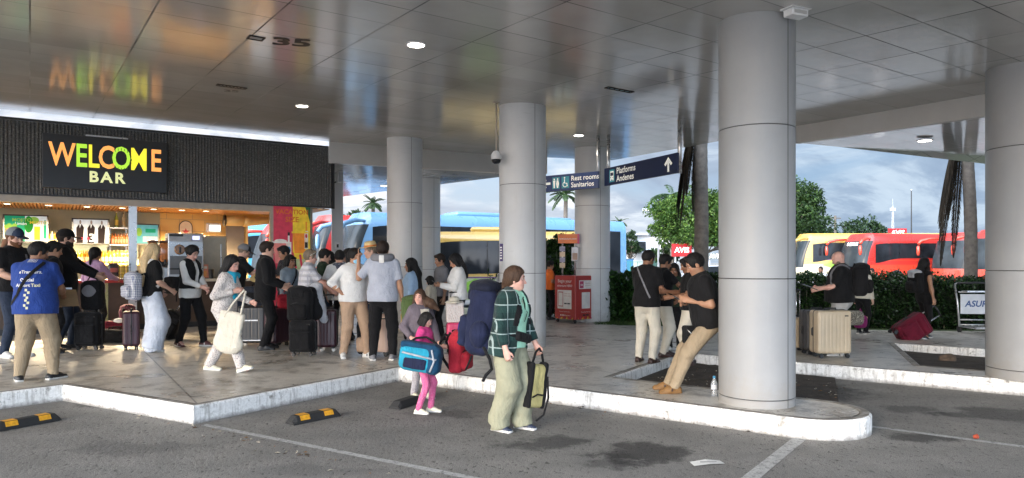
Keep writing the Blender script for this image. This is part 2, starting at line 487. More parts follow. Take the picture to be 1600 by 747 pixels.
    for sd, e_, w, cu in (('l', el, wl, curl[0]), ('r', er, wr, curl[1])):
        sg = 1 if sd == 'l' else -1
        d = nrm(w - e_)
        if point == sd: d = V(0, 0, 1)
        n = V(*pa[sd]) if sd in pa else V(.15, -sg, -.1)
        n = nrm(n - d * float(n @ d)); th = np.cross(n, d)
        if float(th @ V(1, 0, .6)) < 0: th = -th
        hs = .95 if female else 1.03
        if point == sd:
            pr += hand_prims(w, d, n, th, s * hs, 1.0)
            bse = w + d * .085 * s + th * .03 * s; pr += [cone(bse, bse + d * .05 * s, .0105 * s, .0095 * s, .006), cone(bse + d * .05 * s, bse + d * .088 * s, .0095 * s, .0075 * s, .006)]
        else: pr += hand_prims(w, d, n, th, s * hs, cu)
        setattr(ps, 'hand_' + sd, w + d * .08 * s); setattr(ps, 'hd_' + sd, (d, n, th))
    # neck and head
    pr += [cone(nb - u * .05 * s, HP(-.022, 0, -.03), (.058 if not female else .05) * s * (.6 + .4 * b), .05 * q, .03 * s)]
    jw = (.050 if not female else .045) * (.75 + .25 * b)
    pr += [ell(HP(-.012, 0, .03), V(.098, .074, .092) * q, HM, .03 * q), ell(HP(.022, 0, -.045), V(.068, jw + .008, .068) * q, HM, .045 * q), ell(HP(.064, 0, -.088), V(.022, .026, .018) * q, HM, .03 * q),
           ell(HP(.05, .034, -.028), V(.03, .026, .026) * q, HM, .03 * q), ell(HP(.05, -.034, -.028), V(.03, .026, .026) * q, HM, .03 * q),
           cone(HP(.074, .032, .034), HP(.074, -.032, .034), .014 * q, None, .02 * q)]
    for sg in (1, -1):
        pr += [ell(HP(.092, sg * .031, .010), V(.014, .017, .012) * q, HM, .018 * q, 's')]
        pr += [ell(HP(-.008, sg * .076, -.012), V(.017, .009, .031) * q, HM, .008 * q), ell(HP(-.002, sg * .085, -.010), V(.008, .006, .017) * q, HM, .006 * q, 's')]
    pr += [cone(HP(.082, 0, .012), HP(.108, 0, -.030), .008 * q, .0125 * q, .012 * q), ell(HP(.094, .012, -.034), V(.012, .009, .008) * q, HM, .006 * q), ell(HP(.094, -.012, -.034), V(.012, .009, .008) * q, HM, .006 * q),
           ell(HP(.084, 0, -.060), V(.010, .024, .0065) * q, HM, .008 * q), ell(HP(.081, 0, -.072), V(.010, .020, .007) * q, HM, .008 * q), ell(HP(.094, 0, -.066), V(.010, .022, .0018) * q, HM, .003 * q, 's')]
    pos, qd = sdf(pr, h)
    me = np_mesh('body', pos, qd)
    L = (pos - hc) @ HM / q
    lips = np.exp(-(((L[:, 0] - .088) / .014) ** 2 + (L[:, 1] / .024) ** 2 + ((L[:, 2] + .066) / .011) ** 2))
    chk = np.exp(-(((L[:, 0] - .075) / .04) ** 2 + ((np.abs(L[:, 1]) - .042) / .022) ** 2 + ((L[:, 2] + .028) / .024) ** 2))
    nose = np.exp(-(((L[:, 0] - .108) / .02) ** 2 + (L[:, 1] / .016) ** 2 + ((L[:, 2] + .03) / .02) ** 2))
    soc = np.exp(-(((L[:, 0] - .082) / .022) ** 2 + ((np.abs(L[:, 1]) - .031) / .02) ** 2 + ((L[:, 2] - .012) / .014) ** 2))
    tint = np.ones((len(pos), 4), np.float32)
    tint[:, 0] -= .10 * lips + .12 * soc; tint[:, 1] -= .42 * lips + .14 * chk + .14 * nose + .18 * soc; tint[:, 2] -= .38 * lips + .12 * chk + .12 * nose + .18 * soc
    ca = me.color_attributes.new('Tint', 'FLOAT_COLOR', 'POINT'); ca.data.foreach_set('color', tint.ravel())
    body = link_mesh('body', me, SK[skin], root); ps.body = body
    if faceon:
        em = eye_mats()
        for sg in (1, -1):
            mb = MB(); c0 = HP(.0785, sg * .031, .011); M = Matrix.Translation(Vector(c0)) @ Matrix(HM.tolist()).to_4x4()
            def ball(r, off, mi):
                bm = bmesh.new(); bmesh.ops.create_uvsphere(bm, u_segments=10, v_segments=8, radius=1)
                vs = [(v.co.x * r[0] * q + off * q, v.co.y * r[1] * q, v.co.z * r[2] * q) for v in bm.verts]; fs = [[v.index for v in fc.verts] for fc in bm.faces]; bm.free()
                mb.add(vs, fs, mi, M)
            ball((.0095, .0125, .0052), 0, 0); ball((.0062, .0060, .0058), .0050, 1)
            mb.build('eye', em, root, True)
            if hair:
                bp = [HP(.086, sg * .014, .034), HP(.088, sg * .03, .040), HP(.076, sg * .048, .033)]
                MB().tube(bp, [.004 * q, .0052 * q, .0028 * q], 6).build('eyebrow', HR['dark' if hair[1] == 'blonde' else hair[1]], root, True)
    # --- clothes
    def cloth(nm, spec, default_hem, collar=False):
        e = spec.get('ease', .014); sl = spec.get('sleeve', .55); hem = spec.get('hem', default_hem); mat = spec['mat']; k = spec.get('k', .05)
        p = torso(e, .07, neck=False) + [ell(T(0, 0, .02), V(.118 * b + e, .170 * b + e, .15 + e) * s, TR, .05 * s)]
        if spec.get('drape', True):
            p += [cone(C(.0, 0, .36), T(.005 + belly * .05, 0, hem), (.148 * b + e) * s, (.172 * b + e + spec.get('flare', 0) + belly * .01) * s, .06 * s, flat=(f, 1.28 if not belly else 1.1), cutb=True)]
        p += [cone(C(-.02, .05, .487), C(-.02, -.05, .487), (.048 + e) * s, None, .05 * s)]
        p += [keep(lambda P: (float(u @ T(0, 0, hem)) - P @ u))]
        sr = spec.get('srad', .03)
        for sh, e_, w in ((shl, el, wl), (shr, er, wr)):
            if sl <= 0: continue
            t = min(sl / .53, 1.) if sl < .55 else 1.
            r0, r1 = (.048 * ab + e * .75), (.04 * ab + sr * .55)
            if sl <= .6:
                q1 = sh + (e_ - sh) * (sl / .6); p += [cone(sh, q1, r0 * s, (r0 * .5 + r1 * .5 + .008) * s, .04 * s, cutb=True)]
            else:
                q1 = e_ + (w - e_) * ((sl - .6) / .4) * .98
                p += [cone(sh, e_, r0 * s, r1 * s, .04 * s), cone(e_, q1, r1 * s, (.031 + sr * .35) * s, .025 * s, cutb=True)]
        if spec.get('collar'):
            c = spec['collar']
            for i in range(14):
                a = i * math.tau / 14; a2 = (i + 1) * math.tau / 14
                g = lambda a: C(-.015 + .066 * math.cos(a), .066 * math.sin(a), .525 - .028 * math.cos(a) + c * .3)
                p += [cone(g(a), g(a2), c * s, None, .012 * s)]
        p += [ell(nb + u * .035 * s + f2 * .015 * s, V(.06, .06, .075 if not spec.get('vneck') else .12) * s, CR, .01 * s, 's')]
        if spec.get('vneck'): p += [ell(C(.12, 0, .46), V(.07, .05, .11) * s, CR, .01 * s, 's')]
        if spec.get('open'):     # open front
            ow = spec['open']
            def fn(P):
                q_ = P - hp; x = q_ @ f2; y = q_ @ l2; z = q_ @ u
                return np.minimum(x / s - .02, (ow * (1.1 - .6 * z / s) - np.abs(y) / s)) * s
            p += [keep(fn)]
            p += [ell(C(.0, 0, z_), V(.098 * b + e * .55, .13 * b + e * .3, .17) * s, CR, .01 * s, 's') for z_ in (.3, .12)]
        o = sdf_obj(nm, p, mat, root, spec.get('h', .0095), wrinkle(spec.get('wr', .0045), spec.get('seed', hash(label) % 97)))
        setattr(ps, nm, o); return o
    if top: cloth(top.get('name', 'shirt'), top, top.get('hem', -.05))
    if jacket: cloth(jacket.get('name', 'jacket'), jacket, jacket.get('hem', -.08))
    if bottom:
        e = bottom.get('ease', .012); mt = bottom['mat']; fl_ = bottom.get('flare', .0); kr = bottom.get('knee', .0); ln = bottom.get('length', 1.)
        p = [ell(T(0, 0, -.01), V(.112 * b + e, .16 * b + e, .13 + e) * s, TR, .05 * s), cone(T(0, 0, .02), T(0, 0, .10), (.142 * b + e) * s, (.132 * b + e) * s, .04 * s, flat=(f, 1.32 if not belly else 1.1), cutb=True)]
        for (hip, k, an, fp, fy) in legs:
            q1 = k + (an - k) * ln * 1.08 + V(0, 0, .005)
            p += [cone(hip, k, (.088 * b + e) * s, (.06 + e * .8 + kr + fl_ * .35) * s, .045 * s), cone(k, q1, (.058 + e * .8 + kr + fl_ * .35) * s, (.05 + e * .5 + fl_) * s, .03 * s, cutb=True)]
            if fl_ > .015 and ln > .9: p += [cone(an + V(0, 0, .06) * s, an + V(.03, 0, -.05) * s, (.05 + fl_) * s, (.058 + fl_) * s, .03 * s, cutb=True)]
        p += [keep(lambda P: P @ u - float(u @ T(0, 0, .10))), keep(lambda P: .012 - P[..., 2])]
        ps.trousers = sdf_obj(bottom.get('name', 'trousers'), p, mt, root, .0095, wrinkle(bottom.get('wr', .006), hash(label) % 89 + 3, bottom.get('fold', 0), 1.5))
    if shoes:
        for (hip, k, an, fp, fy) in legs:
            a = R(fy); pt = R(fp)
            fd = V(math.cos(a), math.sin(a), 0); ld = V(-math.sin(a), math.cos(a), 0); ud = V(0, 0, 1)
            fd, ud = fd * math.cos(pt) - ud * math.sin(pt), ud * math.cos(pt) + fd * math.sin(pt)     # + = heel up
            S = lambda x, y, z: an + (fd * x + ld * y + ud * (z - .085)) * s
            sc_ = shoes.get('size', 1.)
            p = [cone(S(-.045, 0, .04), S(.06, 0, .036), .040 * s, .041 * s, .02 * s), cone(S(.06, 0, .034), S(.155 * sc_, 0, .022), .041 * s, .033 * s, .03 * s, flat=(ud, 1.15)),
                 cone(S(-.02, 0, .05), S(-.01, 0, shoes.get('top', .085)), .040 * s, .043 * s, .02 * s, cutb=True), cone(S(0, 0, .075), S(.09, 0, .045), .034 * s, .03 * s, .03 * s),
                 rbox(S(.052, 0, .012), V(.128 * sc_, .041, .013) * s, rotm(fd, ld, ud), .01 * s, .01 * s)]
            p += [keep(lambda P: -((P - an) @ ud + .085 * s))]
            pos, qd = sdf(p, .0065)
            me = np_mesh('shoe', pos, qd)
            zz = ((pos - an) @ ud) / s + .085
            xx = ((pos - an) @ fd) / s
            mi = (zz[qd].mean(1) < .026).astype(np.int32)
            if shoes.get('stripe'): mi[(np.abs(xx[qd].mean(1) - .045) < .012) & (zz[qd].mean(1) > .03) & (zz[qd].mean(1) < .062)] = 2
            me.polygons.foreach_set('material_index', mi)
            link_mesh('shoe', me, [shoes['mat'], shoes.get('sole', shoes['mat'])] + ([shoes['stripe']] if shoes.get('stripe') else []), root)
    # --- hair
    if hair:
        st, hm = hair[0], HR[hair[1]]
        ln = hair[2] if len(hair) > 2 else 0
        th = .016 if st in ('short', 'crop') else .021
        if st == 'crop': th = .008
        p = [ell(HP(-.016, 0, .034), V(.098 + th, .076 + th, .094 + th) * q, HM, .02 * q)]
        front = {'short': (.10, .012), 'crop': (.098, .014)}.get(st, (.094, .008))
        cuts = [ell(HP(front[0] + .005, 0, front[1] - .02), V(.062, .086, .092) * q, HM, .012 * q, 's'), ell(HP(.045, 0, -.085), V(.09, .12, .075) * q, HM, .012 * q, 's')]
        if st in ('short', 'crop'):
            cuts += [ell(HP(.0, 0, -.125), V(.11, .13, .085) * q, HM, .012 * q, 's'), ell(HP(-.002, .09, -.014), V(.024, .03, .035) * q, HM, .01 * q, 's'), ell(HP(-.002, -.09, -.014), V(.024, .03, .035) * q, HM, .01 * q, 's')]
            if st == 'short' and not hat: p += [cone(HP(.062, .03, .113), HP(.066, -.03, .108), .02 * q, None, .03 * q)]
        p += cuts
        dn = V(0, 0, -1)
        if st == 'long':
            ln = ln or .42
            bk = nrm(-hf + V(0, 0, 1) * float(hf[2]))
            a0 = HP(-.055, 0, -.0); a1 = a0 + bk * .075 * q + dn * .16 * q; a2 = a1 + dn * (ln - .12) * s + bk * .06
            sd = hl * 1.
            p += [cone(a0, a1, .078 * q, .085 * q, .03 * q), cone(a1, a2, .10 * q, .07 * q, .04 * q, flat=(nrm(hf0), 1.7))]
            for sg in (1, -1):
                c0 = HP(.018, sg * .078, .02); c1 = HP(.0, sg * .098, -.10) ; c2 = c1 + dn * (ln - .2) * s + hl * sg * .01 + hf0 * .012
                p += [cone(c0, c1, .026 * q, .03 * q, .03 * q), cone(c1, c2, .032 * q, .018 * q, .03 * q)]
        if st == 'bob':
            ln = ln or .12
            for i in range(9):
                a = R(65 + i * 28.75); c0 = HP(-.012 + .088 * math.cos(a), .084 * math.sin(a), .03); c1 = HP(-.012 + .098 * math.cos(a), .098 * math.sin(a), -.03 - ln * .6)
                p += [cone(c0, c1, .024 * q, .027 * q, .03 * q)]
            p += [cone(HP(.082, .05, .082), HP(.082, -.05, .082), .02 * q, None, .02 * q)]
        if st == 'pony':
            ln = ln or .35
            b0 = HP(-.12, 0, .055); b1 = HP(-.15, 0, .0); b2 = b1 + V(0, 0, -ln) * s - hf0 * .02
            p += [ell(HP(-.115, 0, .05), V(.03, .03, .03) * q, HM, .02 * q), cone(b0, b1, .026 * q, .036 * q, .02 * q), cone(b1, b2, .038 * q, .014 * q, .02 * q)]
        if st == 'bun':
            p += [ell(HP(-.125, 0, .03), V(.045, .045, .045) * q, HM, .02 * q)]
        if st == 'lowpony':
            b0 = HP(-.105, 0, -.03); b1 = b0 + V(0, 0, -.16) * s - hf0 * .03
            p += [ell(HP(-.06, 0, -.03), V(.06, .06, .06) * q, HM, .03 * q), cone(b0, b1, .034 * q, .018 * q, .03 * q)]
        def hd_(P):
            r = (P - hc) @ HM
            a = np.arctan2(r[..., 1], r[..., 0] + .02)
            return (vnoise(np.stack([a * 14, r[..., 2] * 9, r[..., 0] * 6], -1), 3) * .005 + vnoise(np.stack([a * 34, r[..., 2] * 14, r[..., 0] * 9], -1), 4) * .0028).astype(np.float32)
        ps.hair = sdf_obj('hair', p, hm, root, .0075, hd_)
    if beard:
        p = [ell(HP(.024, 0, -.05), V(.073, jw + .020, .078) * q, HM, .03 * q), ell(HP(.068, 0, -.092), V(.028, .032, .024) * q, HM, .03 * q)]
        p += [keep(lambda P: (((P - hc) @ hu) / q + .03 - .35 * np.maximum(np.abs((P - hc) @ hl) / q - .03, 0) - .0) * q), ell(HP(.1, 0, -.062), V(.02, .024, .011) * q, HM, .006, 's'), ell(HP(.0, 0, -.13), V(.075, .07, .045) * q, HM, .006, 's')]
        sdf_obj('beard', p, HR[beard], root, .006, lambda P: vnoise(P * 110, 8) * .003)
    if hat:
        kind, hm = hat[0], hat[1]
        if kind == 'cap':
            p = [ell(HP(-.014, 0, .038), V(.118, .096, .112) * q, HM, .01 * q), keep(lambda P: ((.032 * q) - (P - hc) @ hu - .10 * ((P - hc) @ -hf))), ]
            pos, qd = sdf(p, .007); me = np_mesh('cap', pos, qd)
            Lp = (pos - hc) @ HM / q; mi = np.zeros(len(qd), np.int32)
            if len(hat) > 2: mi[(Lp[qd, 0].mean(1) < .035)] = 1
            me.polygons.foreach_set('material_index', mi)
            cap = link_mesh('cap', me, [hm] + list(hat[2:]), root)
            p = [ell(HP(.10, 0, .036), V(.105, .080, .010) * q, rotm(nrm(hf - hu * .12), hl, nrm(hu + hf * .12)), .01 * q), ell(HP(-.014, 0, .03), V(.104, .084, .10) * q, HM, .004 * q, 's')]
            br = sdf_obj('brim', p, hm, root, .006); br.parent = cap
        if kind == 'straw':
            M = Matrix.Translation(Vector(HP(-.012, 0, .062))) @ Matrix(HM.tolist()).to_4x4()
            prof = [(.098, .0), (.185, .012), (.188, .018), (.105, .012), (.100, .06), (.086, .10), (.05, .112), (.012, .104), (.001, .104)]
            hb = MB().lathe([(r * q, z * q) for r, z in prof], n=32, M=M).build('straw_hat', hm, root, True)
            b_ = MB().lathe([(r * q, z * q) for r, z in [(.1035, .014), (.1065, .016), (.104, .042), (.101, .042)]], n=32, M=M).build('hat_band', hat[2], root, True); b_.parent = hb
    if mask:
        p = [ell(HP(.045, 0, -.052), V(.072, .064, .058) * q, HM, .02 * q), keep(lambda P: (.035 * q - (P - hc) @ hf)), keep(lambda P: (np.abs((P - hc) @ hu + .055 * q) - .045 * q))]
        sdf_obj('face_mask', p, mask, root, .006)
    return ps
def _basis(d):
    w = nrm(d); a = V(1, 0, 0) if abs(w[0]) < .8 else V(0, 1, 0); x = nrm(np.cross(a, w)); return x, np.cross(w, x), w
# ------------------------------------------------------------------ world, sun, camera
SUN_EL, SUN_AZ = 17., 230.        # degrees; azimuth measured from +x counter-clockwise: where the sun stands (behind the camera, to the left)
w = bpy.data.worlds.new('World'); scene.world = w; w.use_nodes = True
wt = w.node_tree; wn = wt.nodes; bg = wn['Background']
sky = wn.new('ShaderNodeTexSky'); sky.sky_type = 'NISHITA'; sky.sun_disc = False
sky.sun_elevation = R(SUN_EL); sky.sun_rotation = R(90 - SUN_AZ); sky.air_density = 1.2; sky.dust_density = 2.0; sky.ozone_density = 1.5
tc = wn.new('ShaderNodeTexCoord'); mp = wn.new('ShaderNodeMapping'); mp.inputs['Scale'].default_value = (1., 1., 3.4); mp.inputs['Location'].default_value = (.35, .2, .1)
wt.links.new(tc.outputs['Generated'], mp.inputs['Vector'])
def wnoise(sc, det, rg, dist=0):
    n = wn.new('ShaderNodeTexNoise'); n.inputs['Scale'].default_value = sc; n.inputs['Detail'].default_value = det; n.inputs['Roughness'].default_value = rg; n.inputs['Distortion'].default_value = dist
    wt.links.new(mp.outputs['Vector'], n.inputs['Vector']); return n.outputs['Fac']
def wramp(fac, stops):
    n = wn.new('ShaderNodeValToRGB'); e = n.color_ramp.elements
    for i, (p, c) in enumerate(stops):
        x = e[i] if i < 2 else e.new(p)
        x.position = p; x.color = (*((c,) * 3 if not isinstance(c, tuple) else c), 1)
    wt.links.new(fac, n.inputs['Fac']); return n.outputs['Color']
def wmix(fac, a, b, mode='MIX'):
    n = wn.new('ShaderNodeMix'); n.data_type = 'RGBA'; n.blend_type = mode
    for v, i in ((fac, 0), (a, 6), (b, 7)):
        if hasattr(v, 'is_linked'): wt.links.new(v, n.inputs[i])
        elif i == 0: n.inputs[0].default_value = v
        else: n.inputs[i].default_value = (*v, 1)
    return n.outputs[2]
cov = wramp(wnoise(2.6, 8, .58, .3), [(.40, 0.), (.52, 1.)])
shade = wramp(wnoise(4.2, 9, .62, .7), [(.34, (3.9, 4.5, 5.5)), (.48, (5.4, 5.9, 6.7)), (.56, (8.0, 8.2, 8.5)), (.7, (9.4, 9.4, 9.4))])
blue = wmix(.62, sky.outputs[0], (5.2, 6.4, 8.6))
skyc = wmix(cov, blue, shade)
sx_ = wn.new('ShaderNodeSeparateXYZ'); wt.links.new(tc.outputs['Generated'], sx_.inputs[0])
skyc = wmix(1., skyc, wramp(sx_.outputs[0], [(0., (1.08, 1.08, 1.08)), (.36, (.60, .72, .84))]), 'MULTIPLY')
# evening sky behind the camera, boosted several times as added fill under the canopy
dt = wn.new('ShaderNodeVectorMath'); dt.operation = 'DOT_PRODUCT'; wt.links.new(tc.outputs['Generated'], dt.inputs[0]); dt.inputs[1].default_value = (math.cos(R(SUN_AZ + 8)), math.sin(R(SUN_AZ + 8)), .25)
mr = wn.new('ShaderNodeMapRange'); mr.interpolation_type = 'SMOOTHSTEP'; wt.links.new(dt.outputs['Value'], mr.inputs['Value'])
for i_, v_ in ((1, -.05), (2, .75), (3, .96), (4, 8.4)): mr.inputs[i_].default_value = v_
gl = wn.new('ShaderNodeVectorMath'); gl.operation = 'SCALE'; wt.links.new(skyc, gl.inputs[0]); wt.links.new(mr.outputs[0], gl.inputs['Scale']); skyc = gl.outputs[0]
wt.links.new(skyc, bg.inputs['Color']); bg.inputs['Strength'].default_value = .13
sl = bpy.data.lights.new('sun', 'SUN'); sl.energy = 1.9; sl.angle = R(20); sl.color = (1., .86, .72)
so = bpy.data.objects.new('sun', sl); COL.objects.link(so)
sdir = Vector((math.cos(R(SUN_AZ)) * math.cos(R(SUN_EL)), math.sin(R(SUN_AZ)) * math.cos(R(SUN_EL)), math.sin(R(SUN_EL))))
so.rotation_euler = sdir.to_track_quat('Z', 'Y').to_euler(); so.location = (-6, -8, 12)
cam = bpy.data.cameras.new('camera'); co = bpy.data.objects.new('camera', cam); COL.objects.link(co)
co.location = (0, 0, CAMZ); co.rotation_euler = (R(90), 0, 0); cam.sensor_width = 36; cam.lens = F / 1600 * 36
cam.shift_y = (HY - 373.5) / 1600; cam.clip_end = 3000; cam.clip_start = .05
scene.camera = co
scene.view_settings.view_transform = 'Standard'; scene.view_settings.look = 'None'; scene.view_settings.exposure = 0
scene.render.resolution_x, scene.render.resolution_y = 1024, 478
scene.cycles.max_bounces = 7; scene.cycles.diffuse_bounces = 4; scene.cycles.glossy_bounces = 3; scene.cycles.transmission_bounces = 4; scene.cycles.sample_clamp_indirect = 4.

# ------------------------------------------------------------------ ground
def mat_asphalt():
    t = NT('asphalt'); v = t.coord('Object')
    big = t.noise(v, .35, 5, .6); mid = t.noise(v, 2.2, 6, .65); v2 = t.coord('Object', scale=(1, .55, 1), rot=(0, 0, R(25))); spk = t.noise(v2, 30, 4, .6, .3); fine = t.noise(v, 130, 3, .6)
    c = t.ramp(mid, [(.25, (.165, .162, .155)), (.75, (.265, .258, .245))])
    c = t.mix(.6, c, t.ramp(big, [(.3, (.62, .62, .63)), (.7, (1.1, 1.08, 1.04))]), 'MULTIPLY')
    c = t.mix(t.ramp(big, [(.3, .5), (.6, 1.)]), c, t.mix(1., c, t.ramp(spk, [(.34, (.30, .30, .30)), (.42, (1., 1., 1.))]), 'MULTIPLY'))
    c = t.mix(1., c, t.ramp(fine, [(.3, (.42, .42, .42)), (.5, (1., 1., 1.)), (.7, (1.8, 1.77, 1.7))]), 'MULTIPLY')
    # oil stains and damp patches where vehicles stop
    x, y, _ = t.xyz(v); wob = t.noise(v, 3.2, 5, .65)
    for (sx, sy, rx, ry, dk) in STAINS:
        a = t.math('DIVIDE', t.math('SUBTRACT', x, sx), rx); b = t.math('DIVIDE', t.math('SUBTRACT', y, sy), ry)
        r = t.math('SQRT', t.math('ADD', t.math('MULTIPLY', a, a), t.math('MULTIPLY', b, b)))
        r = t.math('ADD', r, t.math('MULTIPLY', t.math('SUBTRACT', wob, .5), 2.6))
        c = t.mix(1., c, t.ramp(r, [(.55, (dk, dk, dk * 1.02)), (1.0, (1, 1, 1))]), 'MULTIPLY')
    t.set(base=c, rough=t.ramp(mid, [(.3, .78), (.8, .93)]), spec=.3)
    h = t.math('ADD', t.math('MULTIPLY', fine, .6), t.math('MULTIPLY', spk, 1.2)); t.bump(h, .55, .012)
    return t.m
def stain(px, py, w, h, dk):
    g = G(px, py, 0); s_ = g[1] / F; return (g[0], g[1], w * s_, h * g[1] * g[1] / (F * CAMZ), dk)
STAINS = [stain(860, 692, 75, 14, .42), stain(1000, 708, 90, 22, .32), stain(960, 722, 60, 14, .55), stain(1440, 684, 60, 8, .4), stain(1560, 648, 90, 14, .5), stain(1420, 640, 50, 8, .55), stain(160, 632, 60, 7, .5), stain(700, 645, 60, 9, .6), stain(1290, 612, 70, 14, .45), stain(200, 700, 120, 12, .75), stain(480, 735, 150, 10, .8)]
MB().quad((-600, -60, 0), (600, -60, 0), (600, 1200, 0), (-600, 1200, 0)).build('road', mat_asphalt()).__setitem__('kind', 'structure')

def mat_pavement():
    t = NT('pavement_concrete'); v = t.coord('Object')
    mid = t.noise(v, 1.3, 6, .62); fine = t.noise(v, 45, 4, .65); rot = t.coord('Object', rot=(0, 0, R(-33)))
    str_ = t.noise(t.coord('Object', rot=(0, 0, R(-33)), scale=(1, 7, 1)), 4, 5, .65)
    c = t.ramp(mid, [(.28, (.44, .41, .36)), (.5, (.56, .53, .475)), (.75, (.66, .63, .575))])
    c = t.mix(.7, c, t.ramp(str_, [(.3, (.78, .765, .75)), (.7, (1.15, 1.13, 1.1))]), 'MULTIPLY')
    c = t.mix(1., c, t.ramp(fine, [(.3, (.78, .78, .78)), (.6, (1.1, 1.1, 1.1))]), 'MULTIPLY')
    x, y, _ = t.xyz(rot)
    j = None
    for a, sp in ((x, 2.4), (y, 1.8)):
        f = t.math('ABSOLUTE', t.math('SUBTRACT', t.math('FRACT', t.math('DIVIDE', a, sp)), .5)); m = t.math('LESS_THAN', f, .004)
        j = m if j is None else t.math('MAXIMUM', j, m)
    c = t.mix(t.math('MULTIPLY', j, .65), c, (.05, .045, .04))
    dirt = t.noise(v, 3.6, 7, .7)
    c = t.mix(1., c, t.ramp(dirt, [(.34, (.42, .40, .38)), (.5, (1, 1, 1))]), 'MULTIPLY')
    t.set(base=c, rough=t.ramp(mid, [(.3, .22), (.75, .46)]), spec=.5)
    t.bump(t.math('ADD', t.math('MULTIPLY', fine, .4), str_), .25, .01)
    return t.m
def mat_kerb():
    t = NT('kerb_paint'); v = t.coord('Object'); z = t.xyz(v)[2]
    n1 = t.noise(v, 9, 6, .7); n2 = t.noise(v, 40, 4, .7); n3 = t.noise(v, 2.2, 4, .6)
    streak = t.noise(t.coord('Object', scale=(14, 14, 1.6)), 2, 4, .6)
    c = t.ramp(n2, [(.3, (.66, .65, .62)), (.6, (.84, .83, .80))])
    c = t.mix(t.ramp(n1, [(.56, 0.), (.68, .85)]), c, (.17, .155, .135))
    c = t.mix(t.ramp(streak, [(.50, 0.), (.72, .7)]), c, (.22, .20, .17))
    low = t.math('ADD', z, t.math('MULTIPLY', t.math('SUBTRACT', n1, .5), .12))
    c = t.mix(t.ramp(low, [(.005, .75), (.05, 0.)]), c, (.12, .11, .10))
    c = t.mix(t.ramp(n3, [(.62, 0.), (.75, .45)]), c, (.3, .28, .25))
    t.set(base=c, rough=.75, spec=.25); t.bump(t.math('ADD', n1, t.math('MULTIPLY', n2, .5)), .45, .012)
    return t.m
M_PAV, M_KERB = mat_pavement(), mat_kerb()
g2 = lambda px, py: G(px, py)[:2]
cdir = Vector((.801, -.598)); cnor = Vector((.598, .801))
c0 = Vector(g2(622, 575)); n1 = Vector(g2(960, 589))
def arc_end(base, along, w):
    """rounded end of a finger island: from the front edge round to the back edge"""
    ctr = base + cdir * along + cnor * (w / 2); out = []
    for i in range(13):
        a = -math.pi / 2 + math.pi * i / 12
        out.append(tuple(ctr + cdir * (math.cos(a) * w / 2) + cnor * (math.sin(a) * w / 2)))
    return out
wfin = (n1 - c0).dot(cnor)
e0 = Vector(g2(1068, 552)); n2 = e0 + cdir * 3.15 + cnor * .72
b2 = Vector(g2(1400, 537)); b2e = b2 + cdir * 6.5
front = [(-40, 8.8), (-10.7, 8.8), (-6.6, 6.4), g2(98, 602), g2(302, 635), tuple(c0)]
front += arc_end(c0, 5.12, wfin) + [tuple(n1), tuple(e0)] + arc_end(e0, 7.4, .72) + [tuple(n2), tuple(b2)] + arc_end(b2, 6.5, .72)[:7] + [(18, 8.5), (40, 8.5)]
back = [(40, 14.0), (8.5, 14.6), (2.39, 15.9), (1.6, 17.6), (-.5, 21), (-6, 27), (-40, 27)]
def inset(poly, d):
    """polyline moved sideways (to its left) by d"""
    out = []
    for i, p in enumerate(poly):
        p = Vector(p); a = (p - Vector(poly[i - 1])).normalized() if i else None; b = (Vector(poly[i + 1]) - p).normalized() if i < len(poly) - 1 else None
        a = a or b; b = b or a
        na, nb_ = Vector((-a.y, a.x)), Vector((-b.y, b.x)); m = (na + nb_).normalized(); k = min(1 / max(m.dot(na), .35), 2.)
        out.append(tuple(p + m * d * k))
    return out
def sheet(name, poly, z, mat, kind='structure'):
    bm = bmesh.new(); vs = [bm.verts.new((p[0], p[1], z)) for p in poly]; f = bm.faces.new(vs); f.normal_update()
    bmesh.ops.triangulate(bm, faces=[f]); me = bpy.data.meshes.new(name); bm.to_mesh(me); bm.free()
    if me.polygons[0].normal.z < 0: me.flip_normals()
    o = link_mesh(name, me, mat); o['kind'] = kind; return o
kin = inset(front, .11)
sheet('pavement', kin + back, PAV, M_PAV)
# kerb stones: face, small rounded shoulder, and a worn top
def kerb(name, line):
    prof = [(0, -.02), (0, PAV - .022), (.006, PAV - .008), (.02, PAV + .003), (.085, PAV + .004), (.16, PAV - .03)]
    rows = [inset(line, d) for d, z in prof]; mb = MB(); n = len(line)
    for (d, z), r in zip(prof, rows): mb.v += [(p[0], p[1], z) for p in r]
    for k in range(len(prof) - 1):
        for i in range(n - 1):
            mb.f.append((k * n + i, k * n + i + 1, (k + 1) * n + i + 1, (k + 1) * n + i)); mb.mi.append(0 if k < 3 else 1)
    t = NT('kerb_top'); v = t.coord('Object'); nn = t.noise(v, 6, 6, .7)
    t.set(base=t.ramp(nn, [(.3, (.10, .09, .08)), (.5, (.24, .22, .19)), (.72, (.46, .45, .42))]), rough=.7); t.bump(nn, .3, .01)
    o = mb.build(name, [M_KERB, t.m]); o['kind'] = 'structure'; return o
kerb('kerb', front)
